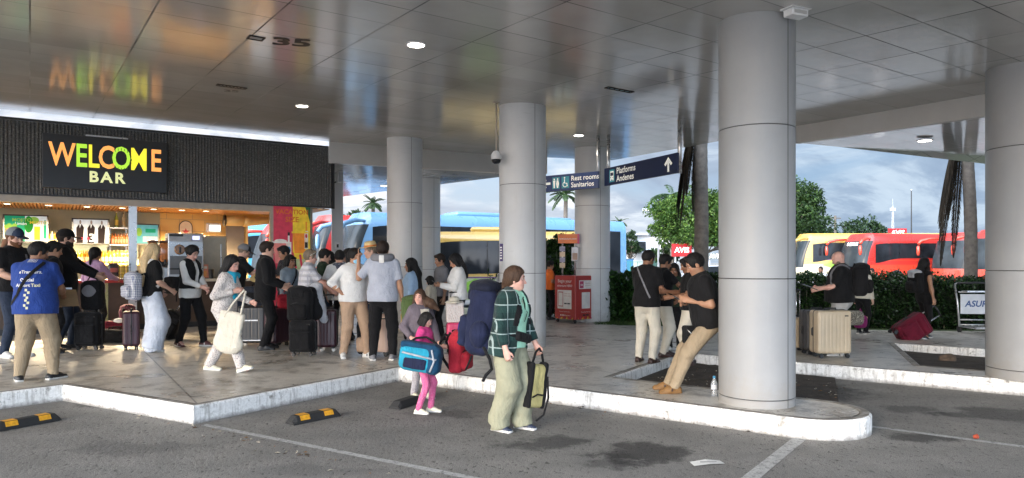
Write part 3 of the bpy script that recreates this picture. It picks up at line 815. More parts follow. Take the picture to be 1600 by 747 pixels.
# soil caught in the two notches behind the finger islands
def mat_soil():
    t = NT('soil'); v = t.coord('Object'); a = t.noise(v, 6, 6, .7); b = t.noise(v, 55, 4, .7)
    c = t.ramp(a, [(.3, (.03, .024, .018)), (.6, (.075, .06, .046)), (.75, (.12, .10, .075))]); c = t.mix(1., c, t.ramp(b, [(.3, (.5, .5, .5)), (.7, (1.3, 1.25, 1.2))]), 'MULTIPLY')
    t.set(base=c, rough=.95); t.bump(t.math('ADD', a, b), .8, .03); return t.m
M_SOIL = mat_soil()
def soil_patch(poly, zc):
    mb = MB(); n = 26; A_, B_, C_, D_ = [Vector(p) for p in poly]
    for j in range(n + 1):
        for i in range(n + 1):
            u, v = i / n, j / n; p = (A_ * (1 - u) + B_ * u) * (1 - v) + (D_ * (1 - u) + C_ * u) * v
            e = min(u * 6, (1 - u) * 1.4, 1) * 1.
            z = .006 + zc * max(0, 1 - u * 1.05) + .018 * (random.random() - .5) * e + .01
            mb.v.append((p.x, p.y, max(z, .005)))
    for j in range(n):
        for i in range(n): a = j * (n + 1) + i; mb.f.append((a, a + 1, a + n + 2, a + n + 1)); mb.mi.append(0)
    o = mb.build('soil', M_SOIL, None, True); o['kind'] = 'structure'
nb1 = n1 + cdir * 4.0
soil_patch([tuple(n1), tuple(n1 + cdir * 2.6), tuple(e0 + cdir * 2.2), tuple(e0)], .03)
soil_patch([tuple(n2), tuple(n2 + cdir * 5), tuple(b2 + cdir * 5), tuple(b2)], .05)
# leaf litter lying in the notches and along the kerb: nobody could count it
mb = MB()
for k in range(520):
    r = random.random()
    if r < .45: p = n1 + cdir * random.uniform(.1, 2.4) + cnor * random.uniform(.02, 2.1)
    elif r < .65: p = n2 + cdir * random.uniform(.1, 4) + cnor * random.uniform(.02, 2.2)
    else: p = Vector(random.choice([g2(302, 635), tuple(c0)])) + cdir * random.uniform(-1.8, 5.0) - cnor * random.uniform(.01, .3) * random.random()
    a = random.random() * 6.3; L = random.uniform(.008, .03); z = .05 if r < .65 else .012
    dx, dy = math.cos(a) * L, math.sin(a) * L
    mb.add([(p.x - dx, p.y - dy, z), (p.x - dy * .4, p.y + dx * .4, z + .012 * random.random()), (p.x + dx, p.y + dy, z), (p.x + dy * .4, p.y - dx * .4, z + .01)], [(0, 1, 2, 3)], random.randint(0, 2))
mb.build('leaf_litter', [plain('dry_leaf', (.16, .085, .035), .8), plain('dark_leaf', (.04, .03, .02), .8), plain('pale_scrap', (.42, .38, .30), .7)])['kind'] = 'stuff'
# painted bay lines on the asphalt
def mat_line():
    t = NT('road_paint'); v = t.coord('Object'); a = t.noise(v, 14, 6, .75); b = t.noise(v, 70, 3)
    c = t.ramp(a, [(.33, (.10, .10, .10)), (.46, (.40, .40, .39)), (.7, (.52, .52, .51))]); c = t.mix(1., c, t.ramp(b, [(.3, (.6, .6, .6)), (.6, (1, 1, 1))]), 'MULTIPLY')
    t.set(base=c, rough=.8); t.bump(b, .3, .006); return t.m
M_LINE = mat_line()
def line(p, q, wd):
    p, q = Vector(p), Vector(q); d = (q - p).normalized(); n = Vector((-d.y, d.x)) * wd / 2
    o = MB().quad((*(p - n), .004), (*(q - n), .004), (*(q + n), .004), (*(p + n), .004)).build('road_marking', M_LINE); o['kind'] = 'structure'
a_ = Vector(G(318, 664, 0)[:2]); line(a_, Vector(G(760, 752, 0)[:2]) + Vector((1.2, -.75)), .07)
line(G(1254, 682, 0)[:2], Vector(G(1168, 748, 0)[:2]) - Vector((.7, 1.0)), .115)
line(G(1362, 667, 0)[:2], Vector(G(1640, 706, 0)[:2]) + cdir * 1.5, .08)

# ------------------------------------------------------------------ canopy
ROT = R(34.4)
def zc(x, y): return CAMZ + 2.285 - .025 * x + .03 * y
def mat_ceiling(name, base, rough, metal, sx=1.05, sy=.58):
    t = NT(name); v = t.coord('Object', rot=(0, 0, -ROT)); x, y, _ = t.xyz(v)
    gx, gy = t.math('DIVIDE', x, sx), t.math('DIVIDE', y, sy)
    j = None
    for g, wd in ((gx, .008), (gy, .012)):
        f = t.math('ABSOLUTE', t.math('SUBTRACT', t.math('FRACT', g), .5)); m = t.math('GREATER_THAN', f, .5 - wd); j = m if j is None else t.math('MAXIMUM', j, m)
    cb = t.n.new('ShaderNodeCombineXYZ'); t.link(t.math('FLOOR', gx), cb.inputs[0]); t.link(t.math('FLOOR', gy), cb.inputs[1])
    wn_ = t.n.new('ShaderNodeTexWhiteNoise'); wn_.noise_dimensions = '2D'; t.link(cb.outputs[0], wn_.inputs['Vector'])
    vo = t.coord('Object'); dirt = t.noise(vo, 1.1, 6, .6)
    c = t.ramp(wn_.outputs['Value'], [(0, tuple(k * .9 for k in base)), (1, tuple(k * 1.06 for k in base))])
    c = t.mix(.5, c, t.ramp(dirt, [(.3, (.8, .79, .77)), (.7, (1.05, 1.05, 1.05))]), 'MULTIPLY')
    jf = t.math('MULTIPLY', j, t.ramp(t.noise(vo, .8, 2), [(.3, .5), (.65, 1.)]))
    c = t.mix(jf, c, (.03, .03, .03))
    t.set(base=c, metal=metal, rough=t.math('ADD', t.math('MULTIPLY', dirt, .09), t.math('ADD', t.math('MULTIPLY', j, .4), rough)), spec=.42)
    # every panel sits a hair differently
    ve = t.n.new('ShaderNodeVectorMath'); ve.operation = 'SUBTRACT'; t.link(wn_.outputs['Color'], ve.inputs[0]); ve.inputs[1].default_value = (.5, .5, .5)
    sc = t.n.new('ShaderNodeVectorMath'); sc.operation = 'SCALE'; t.link(ve.outputs[0], sc.inputs[0]); sc.inputs['Scale'].default_value = .005
    ge = t.n.new('ShaderNodeNewGeometry'); ad = t.n.new('ShaderNodeVectorMath'); ad.operation = 'ADD'; t.link(ge.outputs['Normal'], ad.inputs[0]); t.link(sc.outputs[0], ad.inputs[1])
    no = t.n.new('ShaderNodeVectorMath'); no.operation = 'NORMALIZE'; t.link(ad.outputs[0], no.inputs[0])
    bp = t.node('ShaderNodeBump', Strength=.02, Distance=.02); t.link(t.noise(vo, 2.4, 2), bp.inputs['Height']); t.link(no.outputs[0], bp.inputs['Normal']); t.link(bp.outputs[0], t.b.inputs['Normal'])
    return t.m
M_CEIL = mat_ceiling('ceiling_panel', (.52, .51, .49), .10, .10)
M_SOFF = mat_ceiling('soffit_panel', (.66, .66, .67), .06, .35, 1.3, .4)
M_BEAM = plain('beam_cladding', (.50, .49, .47), .4, .2, .06, 2)
can = empty('canopy', (0, 10, 4), 0, 'grey panelled canopy roof over the pavement and parking bays', 'canopy')
can.location = (0, 0, 0)
K1 = Vector((-4.35, 17.1)); KD = Vector((-.84, -.543)).normalized(); KN = Vector((KD.y, -KD.x))
if KN.y < 0: KN = -KN
edgeA = K1 - KN * .12; edgeB = edgeA + KD * 16
ceil_poly = [tuple(edgeB), (-16, 3.6), (12, 3.6), (9.6, 4.6), (6.8, 10.1), (5.3, 13.2), (4.4, 15.5), (2.74, 19.3), (.95, 19.0), (-.4, 18.8), (-4.55, 16.95)]
ceil_poly = [edgeB[:], (-22, .2), (11.4, .2), (6.8, 10.1), (5.3, 13.2), (4.4, 15.5), (2.74, 19.3), (.95, 19.0), (-.4, 18.8), (-4.4, 16.95)]
MB().prism([tuple(p) for p in ceil_poly], zc, lambda x, y: zc(x, y) + .55).build('ceiling', M_CEIL, can)
# lower soffits beyond the down-stand beams
sL = 4.0
MB().prism([(-4.4, 16.97), (-.4, 18.82), (.93, 19.02), (-.4, 19.85), (-6.1, 25.6), (-9.5, 27), (-9, 24)], sL, 4.9).build('soffit', M_SOFF, can)
zr = lambda x, y: CAMZ + 2.24 - .03 * (y - 13) * -1 * 0 - .055 * (x - 5.3)
MB().prism([(5.32, 13.18), (6.82, 10.1), (11.42, .2), (19, .2), (17, 15.5), (9.6, 14.3), (6.2, 13.35)], lambda x, y: max(zr(x, y), 3.55), 4.9).build('soffit', M_SOFF, can)
def beam(p, q, z0a, z0b, th=.12):
    p, q = Vector(p), Vector(q); d = (q - p).normalized(); n = Vector((-d.y, d.x)) * th
    poly = [p, q, q + n, p + n]
    zb = [z0a, z0b, z0b, z0a]; zt = [zc(*k) + .02 for k in (p, q, q, p)]
    vs = [(k.x, k.y, z) for k, z in zip(poly, zb)] + [(k.x, k.y, z) for k, z in zip(poly, zt)]
    MB().add(vs, [(3, 2, 1, 0), (4, 5, 6, 7), (0, 1, 5, 4), (1, 2, 6, 5), (2, 3, 7, 6), (3, 0, 4, 7)]).build('beam', M_BEAM, can)
beam((-.4, 18.79), (-4.4, 16.94), sL - .004, sL - .004, -.15); beam((.95, 18.98), (-.4, 18.79), sL - .004, sL - .004, -.15)
beam((5.3, 13.2), (6.8, 10.1), 3.83, 3.70, .12); beam((6.8, 10.1), (11.4, .2), 3.70, 3.55, .12)

def mat_column(k=1.):
    t = NT('column_cladding'); v = t.coord('Object'); z = t.xyz(v)[2]; n = t.noise(v, 1.4, 6, .65); g = t.noise(v, 9, 6, .7); st = t.noise(t.coord('Object', scale=(9, 9, .7)), 2, 5, .65)
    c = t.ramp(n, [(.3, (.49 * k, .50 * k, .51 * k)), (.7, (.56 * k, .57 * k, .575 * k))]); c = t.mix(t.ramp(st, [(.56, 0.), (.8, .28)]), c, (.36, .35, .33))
    low = t.math('ADD', z, t.math('MULTIPLY', t.math('SUBTRACT', g, .5), .9)); c = t.mix(t.ramp(low, [(.02, .55), (.30, .12), (.7, 0.)]), c, (.27, .25, .22))
    sc = t.noise(t.coord('Object', scale=(3, 3, 26)), 1.5, 3, .6); c = t.mix(t.ramp(sc, [(.66, 0.), (.70, .22)]), c, (.3, .3, .29))
    t.set(base=c, rough=t.ramp(g, [(.3, .36), (.7, .52)]), spec=.4); t.bump(n, .10, .03); return t.m
M_COL = mat_column(); M_COL_DIM = mat_column(.56)  # near columns: same cladding, colour darkened to offset the strong light there
M_GAP = plain('joint_gap', (.06, .06, .06), .7)
def column(px, py_front, wpx, label, seam, rings=(.26, 1.44, 2.94), top=None):
    Yf = F * (CAMZ - PAV) / (py_front - HY)
    r = wpx / F * Yf / 2 / (1 - wpx / F / 2); Y = Yf + r; X = (px - CX) / F * Y
    root = empty('column', (X, Y, PAV), 0, label, 'column', 'round columns under the canopy')
    ht = (top or zc(X, Y)) + .1 - PAV
    prof = [(r, 0)]
    for z in rings: prof += [(r, z - PAV - .006), (r - .008, z - PAV - .004), (r - .008, z - PAV + .004), (r, z - PAV + .006)]
    prof += [(r, ht)]
    MB().lathe(prof, n=72).build('shaft', M_COL_DIM if wpx > 100 else M_COL, root, True, 30)
    mb = MB()
    for a in (seam, seam + 180):
        a = R(a); mb.box(((r) * math.cos(a), r * math.sin(a), ht / 2), (.004, .007, ht), rz=a)
    mb.build('seam', M_GAP, root)
    for z in rings: MB().lathe([(r - .0085, z - PAV - .004), (r - .006, z - PAV - .004), (r - .006, z - PAV + .004), (r - .0085, z - PAV + .004)], n=48).build('joint', M_GAP, root)
    return root, r, (X, Y)
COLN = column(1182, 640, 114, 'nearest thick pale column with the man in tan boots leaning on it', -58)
COL2 = column(816.5, 545, 73, 'pale column carrying the purple sign and small dome camera', -60, (1.42, 2.9))
COL3 = column(925.5, 504, 55, 'pale column directly behind the red tour booth', -70, (1.45, 2.95))
COL4 = column(632.5, 509, 55, 'pale column rising behind the man in the neck pillow', -60, (1.5, 2.95))
COL5 = column(665.5, 488, 45, 'pale column half hidden behind another, by the woman in a white hoodie', -50, (1.4, 2.6), sL)
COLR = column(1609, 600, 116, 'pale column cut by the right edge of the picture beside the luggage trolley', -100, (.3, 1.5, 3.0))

# ceiling lights, vents, numbers
M_LAMP = emit('lamp_glow', (1., .93, .82), 14.); M_TRIM = plain('lamp_trim', (.7, .7, .7), .35)
def ceil_pt(px, py, fn=zc):
    Y = 8.
    for _ in range(40): Y = (fn((px - CX) / F * Y, Y) - CAMZ) * F / (HY - py)
    return ((px - CX) / F * Y, Y)
def downlight(px, py, label, z=None, power=26, r=.10):
    if z is None: x, y = ceil_pt(px, py); z = zc(x, y)
    else: y = (z - CAMZ) * F / (HY - py); x = (px - CX) / F * y
    o = empty('ceiling_light', (x, y, z), 0, label, 'ceiling light', 'round lamps in the canopy ceiling')
    MB().lathe([(r * 1.18, 0), (r * 1.18, -.012), (r, -.016), (r, 0)], n=28).build('trim', M_TRIM, o, True, 30)
    MB().lathe([(r * .99, -.004), (r * .97, -.013), (r * .5, -.018), (.001, -.019)], n=28).build('lens', M_LAMP, o, True)
    l = bpy.data.lights.new('lamp', 'SPOT'); l.energy = power; l.color = (1, .92, .8); l.spot_size = R(140); l.spot_blend = .6; l.shadow_soft_size = r
    lo = bpy.data.objects.new('lamp', l); COL.objects.link(lo); lo.location = (0, 0, -.04); lo.parent = o
downlight(650, 69, 'round ceiling lamp nearest the camera, high above the crowd')
downlight(472, 165, 'round ceiling lamp above the right part of the bar front')
downlight(904, 211, 'round ceiling lamp above the rest rooms sign')
downlight(600, 290, 'round soffit lamp between the bar and the pale columns', sL, 20)
xr, yr = ceil_pt(1445, 219, lambda x, y: max(zr(x, y), 3.55)); downlight(1445, 219, 'round soffit lamp over the parked coaches at the right', max(zr(xr, yr), 3.55) - .003, 20, .11)
M_DARKTXT = plain('marking_black', (.015, .012, .012), .5)
def ceil_text(txt, px, py, size, label, group=None):
    x, y = ceil_pt(px, py); n = Vector((-.025 * 1, .03, -1)).normalized()
    M = frame_matrix((x, y, zc(x, y) - .004), (.80, .12, -.02), (-.25, -1, -.03))
    vs, fs = text_mesh(txt, size, .035, shear=.2)
    o = MB().add(vs, fs, 0, M).build('ceiling_number', M_DARKTXT); tag(o, label, 'number', group)
ceil_text('35', 452, 66, .46, 'black bay number 35 painted on the ceiling near a small hatch')
ceil_text('35', 360, 142, .24, 'small black bay number beside the ceiling vent left of the lamp')  # second, smaller black 35 next to the vent
def ceil_box(name, px, py, dims, mats, label, cat, slats=0):
    x, y = ceil_pt(px, py); o = empty(name, (x, y, zc(x, y)), ROT, label, cat)
    a, b = dims; mb = MB()
    for (cx_, cy_, w_, h_) in ((0, b / 2, a, .02), (0, -b / 2, a, .02), (a / 2, 0, .02, b + .02), (-a / 2, 0, .02, b + .02)): mb.box((cx_, cy_, -.006), (w_, h_, .012))
    mb.build('frame', mats[0], o); MB().box((0, 0, -.002), (a - .02, b - .02, .004)).build('plate', mats[1], o)
    if slats:
        mb = MB()
        for i in range(slats): mb.box((-a / 2 + a * (i + .5) / slats, 0, -.007), (.012, b - .03, .01))
        mb.build('slat', mats[0], o)
ceil_box('ceiling_hatch', 400, 59, (.16, .13), (M_DARKTXT, plain('hatch_plate', (.45, .44, .42), .4)), 'small pale inspection hatch in the ceiling beside number 35', 'hatch')
ceil_box('ceiling_vent', 362, 135, (.42, .09), (M_DARKTXT, plain('vent_plate', (.25, .25, .24), .4)), 'narrow black slotted vent in the ceiling above the bar', 'vent', 8)
ceil_box('ceiling_vent', 968, 140, (.5, .07), (M_DARKTXT, plain('vent_screen', (.2, .4, .42), .3)), 'narrow dark slot in the ceiling between two columns', 'vent', 5)
# small floodlight box at the head of the nearest column
x, y = ceil_pt(1237, 17); o = empty('junction_box', (x + .02, y - .05, zc(x, y)), .4, 'grey junction box at the head of the nearest column', 'box')
MB().box((0, 0, -.045), (.20, .12, .07), bev=.01).build('housing', M_TRIM, o); MB().box((0, 0, -.004), (.24, .16, .012)).build('base_plate', M_TRIM, o); MB().box((.0, -.062, -.045), (.15, .006, .03)).build('cover', M_BEAM, o)
# ------------------------------------------------------------------ coaches
def glass_mat(name, base=(.012, .014, .017), rough=.06):
    if name in _M: return _M[name]
    t = NT(name); v = t.coord('Object'); f = t.noise(v, 1.1, 3)
    t.set(base=t.ramp(f, [(.3, tuple(k * .6 for k in base)), (.7, tuple(k * 1.7 for k in base))]), rough=rough, spec=.22); _M[name] = t.m; return t.m
M_GLASS = glass_mat('coach_glass'); M_SHIELD = glass_mat('windscreen_glass', (.022, .028, .032), .2)
M_TYRE = plain('tyre_rubber', (.02, .02, .02), .85); M_RIM = plain('rim_metal', (.45, .45, .46), .3, .7)
def paint(name, c): return plain(name, c, .28, 0, .05, .8, coat=.5)
RED, YEL, CREAM, BLUE, TEAL, PALE = paint('red_paint', (.42, .028, .022)), paint('yellow_paint', (.50, .32, .075)), paint('cream_paint', (.46, .42, .29)), paint('blue_paint', (.13, .27, .44)), paint('teal_paint', (.04, .25, .38)), paint('pale_green_paint', (.36, .42, .26))
ORG = paint('orange_red_paint', (.50, .05, .025)); GRNSW = paint('green_swoosh', (.22, .46, .06)); MAUVE = paint('purple_stripe', (.12, .05, .14)); SILV = paint('silver_paint', (.5, .5, .52))
def coach(px, Y, head, L, H, body, lower, label, wlo=.54, whi=.82, roof=None, mirror=None, pod=None, name='coach', swoosh=None, dest=None, rake=.75, group='coaches parked beyond the pavement'):
    """front end stands where pixel px meets depth Y, heading 'head' degrees; x forward, body behind the front"""
    hw = 1.24
    root = empty(name, ((px - CX) / F * Y, Y, 0), R(head), label, 'coach', group)
    nar = lambda z: 1 - .22 * max(0, (z / H - .86) / .14) ** 2.4
    rk = lambda z: rake * max(0, (z - .30 * H) / (.7 * H)) ** 1.9
    def outline(z, off=0, n=16):
        w_ = hw * nar(z) + off; pts = []
        xs = [-L + .12] + [-L + (L - 1.) * i / 10 for i in range(1, 11)]
        pts += [(-L + rk(z) * .12, -w_ * .92), *[(x, -w_) for x in xs]]
        for i in range(1, n):
            a = -math.pi / 2 + math.pi * i / n
            y = w_ * math.copysign(abs(math.sin(a)) ** .55, a); x = -rk(z) + off - .62 * (1 - math.cos(a) ** .62)
            pts.append((max(x, -1.), y))
        pts += [(x, w_) for x in xs[::-1]] + [(-L + rk(z) * .12, w_ * .92)]
        return pts
    zs = [.32, .5, .30 * H, .42 * H, .55 * H, .7 * H, .82 * H, .88 * H, .93 * H, .965 * H, .99 * H, H]
    rows = [outline(z) for z in zs]; N = len(rows[0]); mb = MB()
    for z, r in zip(zs, rows): mb.v += [(x, y, z) for x, y in r]
    for k in range(len(zs) - 1):
        for i in range(N):
            j = (i + 1) % N; mb.f.append((k * N + i, k * N + j, (k + 1) * N + j, (k + 1) * N + i)); mb.mi.append(0 if zs[k + 1] > wlo * H * .99 else 1)
    mb.f += [tuple((len(zs) - 1) * N + i for i in range(N)), tuple(range(N - 1, -1, -1))]; mb.mi += [0, 1]
    mb.build('body', [roof or body, lower], root, True, 35)
    # windscreen
    mb = MB(); n = 16; zz = [.36 * H + (.86 - .36) * H * i / 10 for i in range(11)]
    for z in zz:
        o = outline(z, .012); fr = o[12:12 + n - 1]; mb.v += [(x, y, z) for x, y in fr]
    m = n - 1
    for k in range(10):
        for i in range(m - 1): mb.f.append((k * m + i, k * m + i + 1, (k + 1) * m + i + 1, (k + 1) * m + i)); mb.mi.append(0)
    mb.build('windscreen', M_SHIELD, root, True)
    # side glazing with a rising front edge
    for sg in (1, -1):
        mb = MB(); xs = [-1.02 - (L - 1.5) * i / 40 for i in range(41)]; rws = 7
        for x in xs:
            d = -x - 1.02
            lo = wlo * H - .30 * math.exp(-(d / 1.1) ** 2) * (1 if L > 8 else .2); hi = whi * H - .10 * math.exp(-d / .5)
            for k in range(rws + 1):
                z = lo + (hi - lo) * k / rws; mb.v.append((x, sg * (hw * nar(z) + .010), z))
        for i in range(40):
            for k in range(rws):
                a = i * (rws + 1) + k; b = a + rws + 1; mb.f.append((a, b, b + 1, a + 1) if sg < 0 else (a, a + 1, b + 1, b)); mb.mi.append(0)
        wd = mb.build('side_window', M_GLASS, root, True)
        mb = MB()
        for i in range(1, int(L / 1.7)):
            x = -1.1 - i * 1.7
            if x > -L + .6: mb.box((x, sg * (hw + .0125), (wlo + whi) / 2 * H), (.03, .006, (whi - wlo) * H * .96))
        s_ = mb.build('window_joint', plain('window_joint', (.004, .004, .004), .3), root); s_['kind'] = 'stuff'; s_.parent = wd
        if swoosh:
            mb = MB(); p = [(-1.6, wlo * H - .50), (-2.4, wlo * H - .18), (-5.2, wlo * H - .95), (-6.4, .62), (-5.0, .55), (-3.4, wlo * H - 1.0)]
            mb.add([(x, sg * (hw + .008), z) for x, z in p], [tuple(range(6)) if sg < 0 else tuple(range(5, -1, -1))]); mb.build('swoosh_stripe', swoosh, root)
        MB().box((-L / 2 - .4, sg * (hw + .004), wlo * H - .14), (L - 1.6, .010, .05)).build('side_stripe', MAUVE if swoosh else lower, root)
        for wx in (-2.6, -L + 3.6, -L + 2.3) if L > 8 else (-1.3, -L + 1.2):
            wh = empty('wheel', (wx, sg * (hw - .14), .5)); wh.parent = root
            M = Matrix.Rotation(R(90), 4, 'X')
            MB().lathe([(.30, -.15), (.47, -.15), (.50, -.10), (.50, .10), (.47, .15), (.30, .15)], n=28, M=M).build('tyre', M_TYRE, wh, True, 40)
            MB().lathe([(.05, -.14), (.30, -.152), (.30, .152), (.05, .14)], n=20, M=M).build('rim', M_RIM, wh, True, 40)
            arch = [(wx + .60 * math.cos(R(a)), sg * (hw + .006), .5 + .62 * math.sin(R(a))) for a in range(0, 181, 15)]
            MB().add(arch, [tuple(range(13)) if sg < 0 else tuple(range(12, -1, -1))]).build('wheel_arch', M_TYRE, root)
        lx = [(-.38, sg * hw * .80, .95), (-.62, sg * hw * .93, .98)]
        MB().tube([(-.24, sg * hw * .66, .92), (-.44, sg * hw * .84, .95), (-.75, sg * hw * .985, 1.02)], [.09, .11, .05], 10).build('headlight', plain('headlight_lens', (.55, .55, .52), .1), root, True)
    if mirror:
        for sg in (1, -1):
            pts = [(-.75, sg * (hw - .16), .90 * H), (-.25, sg * (hw + .14), .90 * H), (.22, sg * (hw + .30), .86 * H), (.38, sg * (hw + .34), .80 * H)]
            MB().tube(pts, [.06, .09, .10, .09], 10).build('mirror_arm', mirror, root, True)
            M = Matrix.Translation((.38, sg * (hw + .35), .68 * H))
            MB().lathe([(.02, -.30), (.07, -.27), (.10, -.1), (.10, .18), (.07, .30), (.02, .33)], n=14, M=M).build('mirror', mirror, root, True)
    for (x0, x1, hh, wd_) in (pod or []):
        MB().box((-(x0 + x1) / 2, 0, H + hh / 2 - .02), (x1 - x0, wd_, hh), bev=.14).build('roof_unit', roof or body, root, True, 50)
    if dest:
        zz_ = .80 * H; o = outline(zz_, .02); M = frame_matrix((max(p[0] for p in o) - .02, -.05, zz_), (0, 1, 0), (-.5, 0, 1))
        text_on('destination', dest, .30, M, emit('destination_leds', (1, .95, .75), 2.2), root, bold=.02, depth=.03)
    MB().box((-.20, 0, .52), (.10, 1.5, .22), bev=.04).build('bumper_grille', M_TYRE, root)
    return root
# right-hand parking row
coach(1236, 48.5, 177, 12.5, 3.55, CREAM, CREAM, 'yellow roofed coach with cream sides parked behind the bald man', roof=YEL, mirror=YEL, swoosh=GRNSW)
coach(1325, 45.5, 193, 12.5, 3.45, RED, ORG, 'bright red coach with a lit destination sign in the middle of the right row', mirror=ORG, dest='NEXUS')
coach(1447, 47.5, 200, 12., 3.25, CREAM, CREAM, 'cream coach with a yellow mirror arm showing between two red coaches', roof=YEL, mirror=YEL)
coach(1478, 42.5, 199, 12., 3.4, RED, ORG, 'red coach with a wide windscreen behind the right palm trunk', mirror=ORG)
coach(1540, 38., 200, 12., 3.4, RED, ORG, 'red coach nearly hidden behind the pale column at the right edge', mirror=ORG)
# left-hand row behind the bar and the columns
coach(528, 28.6, 211, 14.2, 3.62, BLUE, BLUE, 'long sky blue coach passing behind the pale columns', mirror=BLUE, pod=[(5.0, 8.4, .22, 1.5), (9.6, 11.2, .12, 1.3)], wlo=.30, whi=.86)
coach(478, 33.5, 214, 12.5, 3.85, RED, RED, 'dark red coach seen between the poster and the white post', mirror=RED, wlo=.32)
coach(470, 41., 210, 12., 4.0, CREAM, CREAM, 'pale yellow coach whose roof shows above the dark red coach', roof=YEL)
coach(404, 33., 226, 12., 3.45, RED, RED, 'red coach with a red mirror arm seen through the bar window', mirror=ORG)
coach(360, 43., 196, 12., 3.95, TEAL, TEAL, 'teal coach with a plain roof seen through the bar window')
coach(640, 25.2, 181, 6.9, 2.66, CREAM, PALE, 'small yellow roofed bus with a pale green lower body behind the columns', roof=YEL, pod=[(2.2, 3.5, .20, 1.5)], wlo=.46, whi=.88, name='minibus', swoosh=GRNSW, rake=.3, group=None)

# ------------------------------------------------------------------ vegetation
def leaf_mat(name, dark, light, rough=.5):
    if name in _M: return _M[name]
    t = NT(name); v = t.coord('Object'); f = t.noise(v, .9, 4, .6)
    g = t.n.new('ShaderNodeNewGeometry'); c = t.ramp(g.outputs['Random Per Island'], [(0, tuple(k * .6 for k in dark)), (.5, dark), (1, light)])
    c = t.mix(.6, c, t.ramp(f, [(.3, (.55, .6, .6)), (.7, (1.3, 1.25, 1.0))]), 'MULTIPLY')
    t.set(base=c, rough=rough, spec=.3)
    bk = t.n.new('ShaderNodeBsdfTranslucent'); t.link(c, bk.inputs['Color']); mx = t.n.new('ShaderNodeMixShader'); mx.inputs[0].default_value = .25
    t.link(t.b.outputs[0], mx.inputs[1]); t.link(bk.outputs[0], mx.inputs[2]); t.link(mx.outputs[0], t.n['Material Output'].inputs['Surface'])
    _M[name] = t.m; return t.m
def leaves(name, pts, size, mat, parent, up=.3, ar=.5, fold=.25, outward=None):
    """one small folded leaf (two triangles sharing a midrib... as two quads) at each point"""
    n = len(pts); d = rng.normal(size=(n, 3)); d[:, 2] -= .3
    if outward is not None: d += outward * .8
    d /= np.linalg.norm(d, axis=1)[:, None]
    nn = rng.normal(size=(n, 3)); nn[:, 2] += up * 3
    w = np.cross(d, nn); w /= np.linalg.norm(w, axis=1)[:, None] + 1e-6; nn = np.cross(w, d)
    L = (size * rng.uniform(.6, 1.3, n))[:, None]; W = L * ar
    p0 = pts; p1 = pts + d * L * .5 + w * W * .5 + nn * L * fold * .3; p2 = pts + d * L; p3 = pts + d * L * .5 - w * W * .5 + nn * L * fold * .3
    P = np.stack([p0, p1, p2, p3], 1).reshape(-1, 3); q = np.arange(4 * n).reshape(n, 4)
    me = np_mesh(name, P, q); me.shade_flat()
    return link_mesh(name, me, mat, parent)
def crown_points(n, clumps, rx, ry, rz, cr):
    c = rng.normal(size=(clumps, 3)); c /= np.linalg.norm(c, axis=1)[:, None]; c *= rng.uniform(.45, 1., (clumps, 1)) ** .5
    c[:, 2] = np.where(c[:, 2] < -.55, c[:, 2] * .5, c[:, 2]); c *= np.array([rx, ry, rz])
    k = rng.integers(0, clumps, n); rad = cr * rng.uniform(.6, 1.25, clumps)[k][:, None]
    o = rng.normal(size=(n, 3)); o /= np.linalg.norm(o, axis=1)[:, None]; o *= rng.uniform(.5, 1, (n, 1)) ** .4
    return c[k] + o * rad * np.array([1, 1, .75]), o, c
M_BARK = plain('bark', (.10, .085, .07), .9, 0, .3, 5, .6, 14)
LV_G = leaf_mat('leaf_green', (.018, .046, .012), (.055, .105, .028)); LV_D = leaf_mat('leaf_dark', (.016, .040, .016), (.045, .085, .032)); LV_H = leaf_mat('hedge_leaf', (.012, .032, .010), (.05, .10, .034), .26)
LV_B = leaf_mat('broad_leaf', (.016, .05, .012), (.05, .11, .025), .3); LV_P = leaf_mat('palm_leaf', (.025, .06, .02), (.08, .13, .05)); LV_X = leaf_mat('dead_frond', (.026, .020, .014), (.08, .06, .043), .9); LV_L = leaf_mat('lit_leaf', (.032, .082, .013), (.12, .20, .04))  # lit_leaf: sunlit brightness put into the leaf colour
def tree(px, Y, top_py, wpx, label, mat, n=7000, clumps=60, low=.32, group='trees beyond the parking rows', leaf=.34, asp=.75):
    W = wpx / F * Y; zt = CAMZ + (HY - top_py) / F * Y; zb = zt * low; rz = (zt - zb) / 2 * .92
    root = empty('tree', ((px - CX) / F * Y, Y, 0), random.random() * 6, label, 'tree', group)
    pts, o, c = crown_points(n, clumps, W / 2 * .86, W / 2 * asp, rz * .82, W * .095)
    pts[:, 2] += (zt + zb) / 2; c[:, 2] += (zt + zb) / 2
    leaves('crown', pts, leaf, mat, root, .5, .55, outward=o)
    mb = MB(); zk = zb + rz * .5
    mb.tube([(0, 0, -.1), (.08, .05, zk * .4), (-.05, .1, zk * .75), (.05, 0, zk)], [.03 * zt, .024 * zt, .02 * zt, .015 * zt], 9)
    for q in c[:: max(1, len(c) // 16)]:
        s_ = Vector((0, 0, zk * random.uniform(.55, 1))); e = Vector(q); m = s_.lerp(e, .5) + Vector((0, 0, -.05 * zt))
        mb.tube([s_, m, e], [.011 * zt, .007 * zt, .003 * zt], 6)
    mb.build('trunk', M_BARK, root, True)
tree(1098, 62, 284, 190, 'broad bright green tree left of the nearest column, behind the red sign', LV_L, 28000, 130, .18, leaf=.28)
tree(1196, 66, 268, 215, 'tall dark green tree rising right of the nearest column', LV_G, 34000, 170, .10, leaf=.30)
tree(1283, 78, 345, 60, 'low dark tree at the foot of the tall green tree, above the yellow coach', LV_D, 2500, 30, .2)
tree(1343, 84, 331, 90, 'rounded dark tree standing left of the red box sign', LV_D, 5500, 50, .25)
